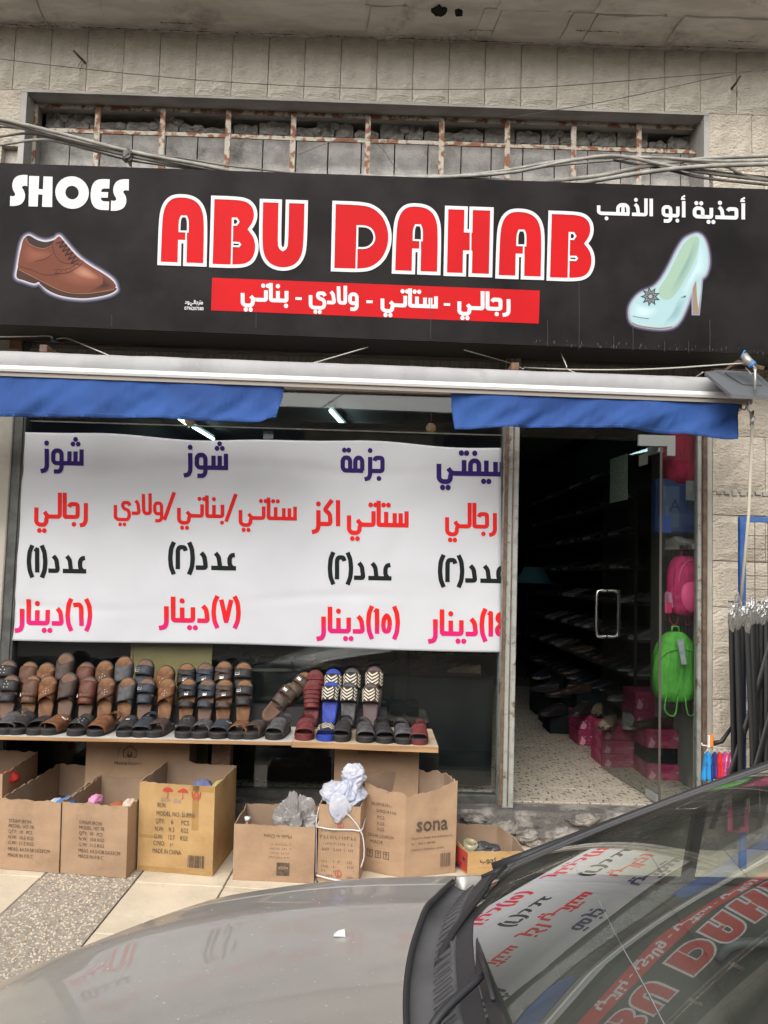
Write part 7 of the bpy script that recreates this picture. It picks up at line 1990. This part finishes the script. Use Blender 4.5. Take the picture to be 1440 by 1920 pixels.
# dark line under the seam, nose and bumper
m = MB(); m.slab(40, 1, lambda u, v: hood(u, SEAM - .01 + .02 * v) + Vector((0, 0, -.016)), (0, 0, -.002)); m.build('seam_gutter', rub, car)
m = MB(); m.slab(40, 1, lambda u, v: hood(u, -SEAM + .01 - .02 * v) + Vector((0, 0, -.016)), (0, 0, -.002)); m.build('seam_gutter', rub, car)
m = MB(); 
def nose(u, v):
    P = hood(0, (u * 2 - 1)); k = sin(min(v * 1.6, 1.57))
    return Vector((P.x - .10 * k * (1 - abs(u * 2 - 1) ** 3) - .02 * k, P.y, P.z - v * .62))
m.grid(30, 14, nose); m.build('front_bumper', paint, car, True)
for sg_ in (1, -1):
    m = MB(); m.grid(12, 6, lambda u, v: hood(0, sg_ * (.55 + .42 * u)) + Vector((-.045 - .04 * v, 0, -.05 - .10 * v))); m.build('headlight', wsg, car, True)
    m = MB(); m.tube(smoothpath([(-.80 - .055, YC + sg_ * .46, .40), (-.72, YC + sg_ * .72, .42), (-.60, YC + sg_ * .84, .43), (-.45, YC + sg_ * .88, .435)], 5), .014, 6); m.build('bumper_strip', mat('dark_blue_strip', (0.02, 0.03, 0.07), .4), car, True)
m = MB(); m.box(-1.19, -1.13, YC - .3, YC + .3, .28, .40, bev=.01); m.build('grille', plast, car)
# windscreen: base and top curves
def gbase(v): a_ = abs(v); return Vector((.150 + .120 * a_ ** 2.2, YC + .735 * v, .852 - .042 * a_ ** 2.4))
def gtop(v): a_ = abs(v); return Vector((1.00 + .09 * a_ ** 2, YC + .60 * v, 1.235 - .050 * a_ ** 2))
def ws(u, w_):                                  # u 0..1 across, w 0..1 up
    v = u * 2 - 1
    B, T = gbase(v), gtop(v)
    return B.lerp(T, w_) + Vector((-.35, 0, .93)) * (.030 * sin(pi * w_) * (1 - .5 * abs(v)))
m = MB(); m.grid(40, 30, ws); m.build('windscreen', wsg, car, True)
m = MB(); m.slab(40, 1, lambda u, v: ws(u, .0 + .035 * v) + Vector((0, 0, .0015)), (0, 0, -.001)); m.build('black_border', rub, car)
def edge(sg_, n=20, off=(0, 0, 0)): return [ws(.5 + .5 * sg_, i / n) + Vector(off) for i in range(n + 1)]
for sg_ in (1, -1):
    m = MB(); m.tube(edge(sg_, 20, (0, 0, .001)), .008, 7); m.build('windscreen_seal', rub, car, True)
    m = MB()
    E_ = edge(sg_)
    m.slab(20, 4, lambda u, v: E_[min(20, int(u * 20 + .5))] + Vector((0, sg_ * (.010 + .028 * sin(v * 1.5)), .003 - .035 * v)), (0, -sg_ * .004, -.012)); fix_normals(m.build('front_pillar', mat('dark_grey_pillar', (0.11, 0.115, 0.13), .35, .3, coat=.4), car, True))
m = MB(); m.slab(40, 1, lambda u, v: ws(u, 1) + Vector((.0 + .03 * v, 0, .004)), (0, 0, -.01)); m.build('windscreen_header', rub, car)
# cowl panel between hood and glass
def cowl(u, v):
    vv = u * 2 - 1
    A = hood(1, vv * .985) + Vector((-.01, 0, -.012)); B = gbase(vv)
    p = A.lerp(B, v) + Vector((0, 0, -.022 * sin(pi * v)))
    return p
m = MB(); m.slab(60, 8, cowl, (0, 0, -.01)); fix_normals(m.build('cowl_panel', plast, car, True))
for i in range(46):
    u = .03 + i * .0205
    if .44 < u < .49: continue
    m = MB(); q0, q1 = Vector(cowl(u, .62)), Vector(cowl(u + .006, .93))
    m.tube([q0 + Vector((0, 0, .002)), q1 + Vector((0, 0, .002))], .0042, 5); m.build('cowl_slat', rub, car)
m = MB(); m.tube([hood(1, (i / 40 * 2 - 1) * .95) + Vector((.004, 0, -.006)) for i in range(41)], .007, 6); m.build('hood_rear_seal', rub, car, True)
# wipers
def onglass(px, py, lift=.012):
    d = ray(px, py); best = None
    A, B, C = ws(.5, 0), ws(1, 0), ws(.75, .5)
    n_ = (B - A).cross(C - A).normalized(); t_ = (A - CAM).dot(n_) / d.dot(n_)
    p = CAM + d * t_
    return p + Vector((-.35, 0, .93)) * (lift + .012)
def wiper(a_, b_, piv, label):
    A, B = onglass(*a_), onglass(*b_); Pv = onglass(*piv, .0)
    m = MB(); n_ = 10
    m.slab(n_, 1, lambda u, v: A.lerp(B, u) + Vector((-.006, 0, -.012)) + Vector((.012, 0, .016)) * v, (.004, .006, .002)); fix_normals(m.build('wiper_blade', rub, car))
    mid = A.lerp(B, .5)
    m = MB(); m.tube(smoothpath([Pv + Vector((0, 0, -.01)), Pv.lerp(mid, .35) + Vector((-.006, 0, .014)), mid + Vector((-.003, 0, .012))], 6), [.012] + [.007] * 11 + [.005], 6); m.build('wiper_arm', rub, car, True)
    m = MB(); m.tube([A.lerp(B, .25) + Vector((0, 0, .012)), mid + Vector((0, 0, .018)), A.lerp(B, .75) + Vector((0, 0, .012))], .004, 5); m.build('wiper_bridge', rub, car, True)
wiper((862, 1768), (982, 1622), (812, 1850), 1)
wiper((893, 1790), (955, 1985), (790, 1990), 2)
c = hood(.80, .19)
def onhood(px, py):
    d = ray(px, py); best = (9, None)
    for i in range(60):
        for j in range(60):
            p = hood(.4 + .6 * i / 59, -.6 + 1.5 * j / 59); q = p - CAM; x = CX + F * q.dot(RT) / q.dot(_fw); y = CY - F * q.dot(UP) / q.dot(_fw)
            e_ = abs(x - px) + abs(y - py)
            if best[1] is None or e_ < best[0]: best = (e_, p)
    return best[1]
c = onhood(628, 1754)
m = MB(); m.add([(-.010, -.006, 0), (.012, -.006, 0), (.012, .008, 0), (-.010, .008, 0), (-.002, -.001, .008), (.010, -.001, .010), (.010, .005, .010)], [(0, 1, 5, 4), (1, 2, 6, 5), (2, 3, 4, 6), (3, 0, 4), (4, 5, 6)]); m.build('washer_jet', mat('white_washer_jet', (0.6, .6, .58), .4), car, False, c + Vector((0, 0, .002)))
m = MB(); m.tube([ws(.5, .5) + Vector((0, 0, .0)), ws(.5, .5)], .001, 4)
P_ = [onglass(1120, 1682, -.018), onglass(1160, 1760, -.018), onglass(1200, 1830, -.018), onglass(1248, 1922, -.018)]
m = MB(); m.tube(smoothpath(P_, 5), .0007, 4); m.build('glass_crack', mat('crack_line', (0.3, .3, .29), .4), car)
# body sides, roof, rear, glass
st = [(.213, .77, .803), (.35, .80, .80), (.8, .815, .80), (1.4, .825, .81), (2.0, .82, .82), (2.6, .80, .83), (3.0, .76, .82), (3.25, .70, .78)]
for sg_ in (1, -1):
    def side(u, v, sg_=sg_):
        f_ = u * (len(st) - 1); i = min(int(f_), len(st) - 2); t_ = f_ - i
        x, hw, zb_ = [st[i][k] * (1 - t_) + st[i + 1][k] * t_ for k in range(3)]
        z = zb_ + (-.08 - zb_) * v
        return Vector((x, YC + sg_ * (hw + .05 * sin(pi * min(1, v * 1.1)) ** .7 - .03 * max(0, v - .8) * 5), z))
    m = MB(); m.slab(36, 12, side, (0, -sg_ * .01, 0)); fix_normals(m.build('door_panel', paint, car, True))
    for xd_ in (.34, 1.30, 2.2):
        f_ = 0
        m = MB(); m.tube([(xd_, YC + sg_ * (.803 + .052 * sin(pi * min(1, w_ * 1.1)) ** .7 + .008), .80 - .86 * w_) for w_ in [i / 10 for i in range(11)]], .004, 4); m.build('door_gap', rub, car)
    for xd_ in (1.15, 2.05):
        m = MB(); m.tube([(xd_ - .09, YC + sg_ * .885, .66), (xd_ - .05, YC + sg_ * .905, .66), (xd_ + .05, YC + sg_ * .905, .66), (xd_ + .09, YC + sg_ * .885, .66)], .011, 6); m.build('door_handle', paint, car, True)
    # side windows
    def sw(x, v): # x along, v 0 bottom 1 top
        zt2 = min(1.0, max(0.0, (x - .27) / .82)); top = .805 + (1.185 - .805) * zt2
        if x > 2.3: top = 1.19 - (x - 2.3) * .62
        zb_ = .805; z = zb_ + (top - zb_) * v
        return Vector((x, YC + sg_ * (.775 - .16 * (z - .805) / .38), z))
    for x0_, x1_, nm in ((.36, .74, 'quarter_pane'), (.765, 1.42, 'side_pane'), (1.50, 2.25, 'side_pane')):
        m = MB(); m.grid(12, 4, lambda u, v: sw(x0_ + (x1_ - x0_) * u, v)); m.build(nm, sideg, car, True)
    for x0_, x1_ in ((.74, .765), (1.42, 1.50), (2.25, 2.42)):
        m = MB(); m.slab(2, 4, lambda u, v: sw(x0_ + (x1_ - x0_) * u, v), (0, -sg_ * .02, 0)); fix_normals(m.build('pillar', rub, car))
    m = MB(); m.tube([sw(.30 + 2.2 * i / 30, 1) + Vector((0, 0, .004)) for i in range(31)], .013, 6); m.build('roof_rail', rub, car, True)
    m = MB(); m.tube([sw(.30 + 2.2 * i / 30, 0) + Vector((0, sg_ * .008, -.004)) for i in range(31)], .010, 6); m.build('window_sill_strip', rub, car, True)
    for wx in (-.28, 2.35):
        w_ = thing('wheel', None, None); w_.parent = car; w_.location = (wx, YC + sg_ * .80, ZS + .30)
        del_ = [k for k in ('label',) if k in w_]
        m = MB(); n_ = 32; pr = [(.19, -.09), (.28, -.095), (.30, -.07), (.30, .07), (.28, .095), (.19, .09)]
        m.add([(r * cos(2 * pi * i / n_), y, r * sin(2 * pi * i / n_)) for r, y in pr for i in range(n_)], [(k * n_ + i, k * n_ + (i + 1) % n_, ((k + 1) % 6) * n_ + (i + 1) % n_, ((k + 1) % 6) * n_ + i) for k in range(6) for i in range(n_)]); fix_normals(m.build('tyre', rub, w_, False))
        m = MB()
        m.add([(r * cos(2 * pi * i / n_), y * sg_, r * sin(2 * pi * i / n_)) for r, y in ((.19, .085), (.17, .06), (.06, .075), (.0001, .08)) for i in range(n_)], [(k * n_ + i, k * n_ + (i + 1) % n_, (k + 1) * n_ + (i + 1) % n_, (k + 1) * n_ + i) for k in range(3) for i in range(n_)]); fix_normals(m.build('rim', M['steel'], w_, True))
        m = MB(); m.slab(20, 2, lambda u, v: (wx + .345 * cos(pi * u), YC + sg_ * (.80 + .055 * v), ZS + .30 + .345 * sin(pi * u)), (0, 0, .012)); m.build('wheel_arch', plast, car)
    t = sg_
    if sg_:
        m = MB(); m.slab(6, 4, lambda u, v: (.52 + .10 * u, YC + sg_ * (.86 + .17 * v), .86 + .10 * sin(pi * u) * .3 + .03), (0, 0, -.11)) if sg_ < 0 else None
m = MB()
def roof(u, v):
    x = 1.03 + 1.42 * v; vv = u * 2 - 1; a_ = abs(vv)
    base = gtop(vv)
    k = v
    z = base.z + .035 * sin(pi * min(1, k * .9)) - .06 * k ** 3
    return Vector((base.x + .03 + (2.45 - base.x - .03) * k, YC + .615 * vv, z))
m.slab(24, 20, roof, (0, 0, -.012)); fix_normals(m.build('roof', paint, car, True))
m = MB(); m.grid(16, 8, lambda u, v: (lambda A: A.lerp(Vector((2.98, YC + .66 * (u * 2 - 1), .82)), v))(roof(u, 1))); m.build('rear_window', sideg, car, True)
m = MB(); m.slab(16, 8, lambda u, v: (2.96 + .40 * v, YC + (.70) * (u * 2 - 1), .825 - .03 * v), (0, 0, -.01)); m.build('boot_lid', paint, car, True)
m = MB(); m.slab(16, 8, lambda u, v: (3.36 + .03 * sin(pi * v), YC + .74 * (u * 2 - 1), .79 - .85 * v), (-.01, 0, 0)); m.build('rear_bumper', paint, car, True)
m = MB(); m.box(-.9, 3.3, YC - .74, YC + .74, -.12, -.06); m.build('underbody', rub, car)
# cabin
m = MB()
def dash(u, v):
    vv = u * 2 - 1; B = gbase(vv * .97)
    return Vector((B.x + .02 + .50 * v, B.y * .5 + (YC + .72 * vv) * .5, B.z - .03 - .02 * v - .25 * max(0, v - .8) * 5 * .4 + .02 * sin(pi * v)))
m.slab(30, 16, dash, (0, 0, -.02)); fix_normals(m.build('dashboard', trim, car, True))
m = MB(); m.box(.60, .66, YC - .7, YC + .7, .35, .74, bev=.02); m.build('dash_front', trim, car)
for sg_ in (1, -1):
    m = MB(); m.slab(10, 4, lambda u, v: (.34 + 2.1 * u, YC + sg_ * (.745 - .01 * v), .80 - .75 * v), (0, -sg_ * .03, 0)); fix_normals(m.build('door_trim', trim, car))
    m = MB(); m.tube(smoothpath([(.80, YC + sg_ * .70, .66), (.84, YC + sg_ * .685, .70), (.98, YC + sg_ * .685, .70), (1.02, YC + sg_ * .70, .66)], 4), .012, 6); m.build('inner_handle', plast, car, True)
m = MB(); m.box(.4, 2.5, YC - .72, YC + .72, -.05, -.02); m.build('cabin_floor', trim, car)
for sx in (-.37, .37):
    m = MB(); m.slab(8, 8, lambda u, v: (1.15 + .45 * u, YC + sx + .24 * (v * 2 - 1), .28 + .04 * sin(pi * v) + .03 * (1 - u)), (0, 0, -.12)); fix_normals(m.build('seat_cushion', trim, car, True))
    m = MB(); m.slab(8, 8, lambda u, v: (1.58 + .17 * u, YC + sx + .23 * (v * 2 - 1) * (1 - .15 * u), .30 + .58 * u), (.12, 0, 0)); fix_normals(m.build('seat_back', trim, car, True))
    m = MB(); m.box(1.74, 1.82, YC + sx - .12, YC + sx + .12, .90, 1.06, bev=.03); m.build('headrest', trim, car)
m = MB(); m.slab(4, 8, lambda u, v: (2.25 + .15 * u, YC + .62 * (v * 2 - 1), .30 + .52 * u), (.12, 0, 0)); fix_normals(m.build('rear_bench', trim, car))
cw = Vector((.88, YC - .36, .72)); ax = Vector((-.45, 0, .9)).normalized(); e1 = Vector((0, 1, 0)); e2 = ax.cross(e1)
sw_ = bpy.data.objects.new('steering_wheel', None); COL.objects.link(sw_); sw_.parent = car
grey_r = mat('worn_wheel_grey', (0.16, 0.15, 0.13), .5)
m = MB(); m.tube([cw + (e1 * cos(a_) + e2 * sin(a_)) * .185 for a_ in [2 * pi * i / 36 for i in range(37)]], .015, 8, False); m.build('rim', grey_r, sw_, True)
m = crumple(1, .07, .07, .03, .05, 16, 10); m.build('hub', trim, sw_, True, cw)
for a_ in (0, pi, -pi / 2):
    m = MB(); m.tube([cw, cw + (e1 * cos(a_) + e2 * sin(a_)) * .18], .014, 6); m.build('spoke', trim, sw_)
m = MB(); m.box(1.0, 1.03, YC - .11, YC + .11, 1.10, 1.155, bev=.01); m.build('rear_view_mirror', rub, car)
bpy.context.view_layer.update()
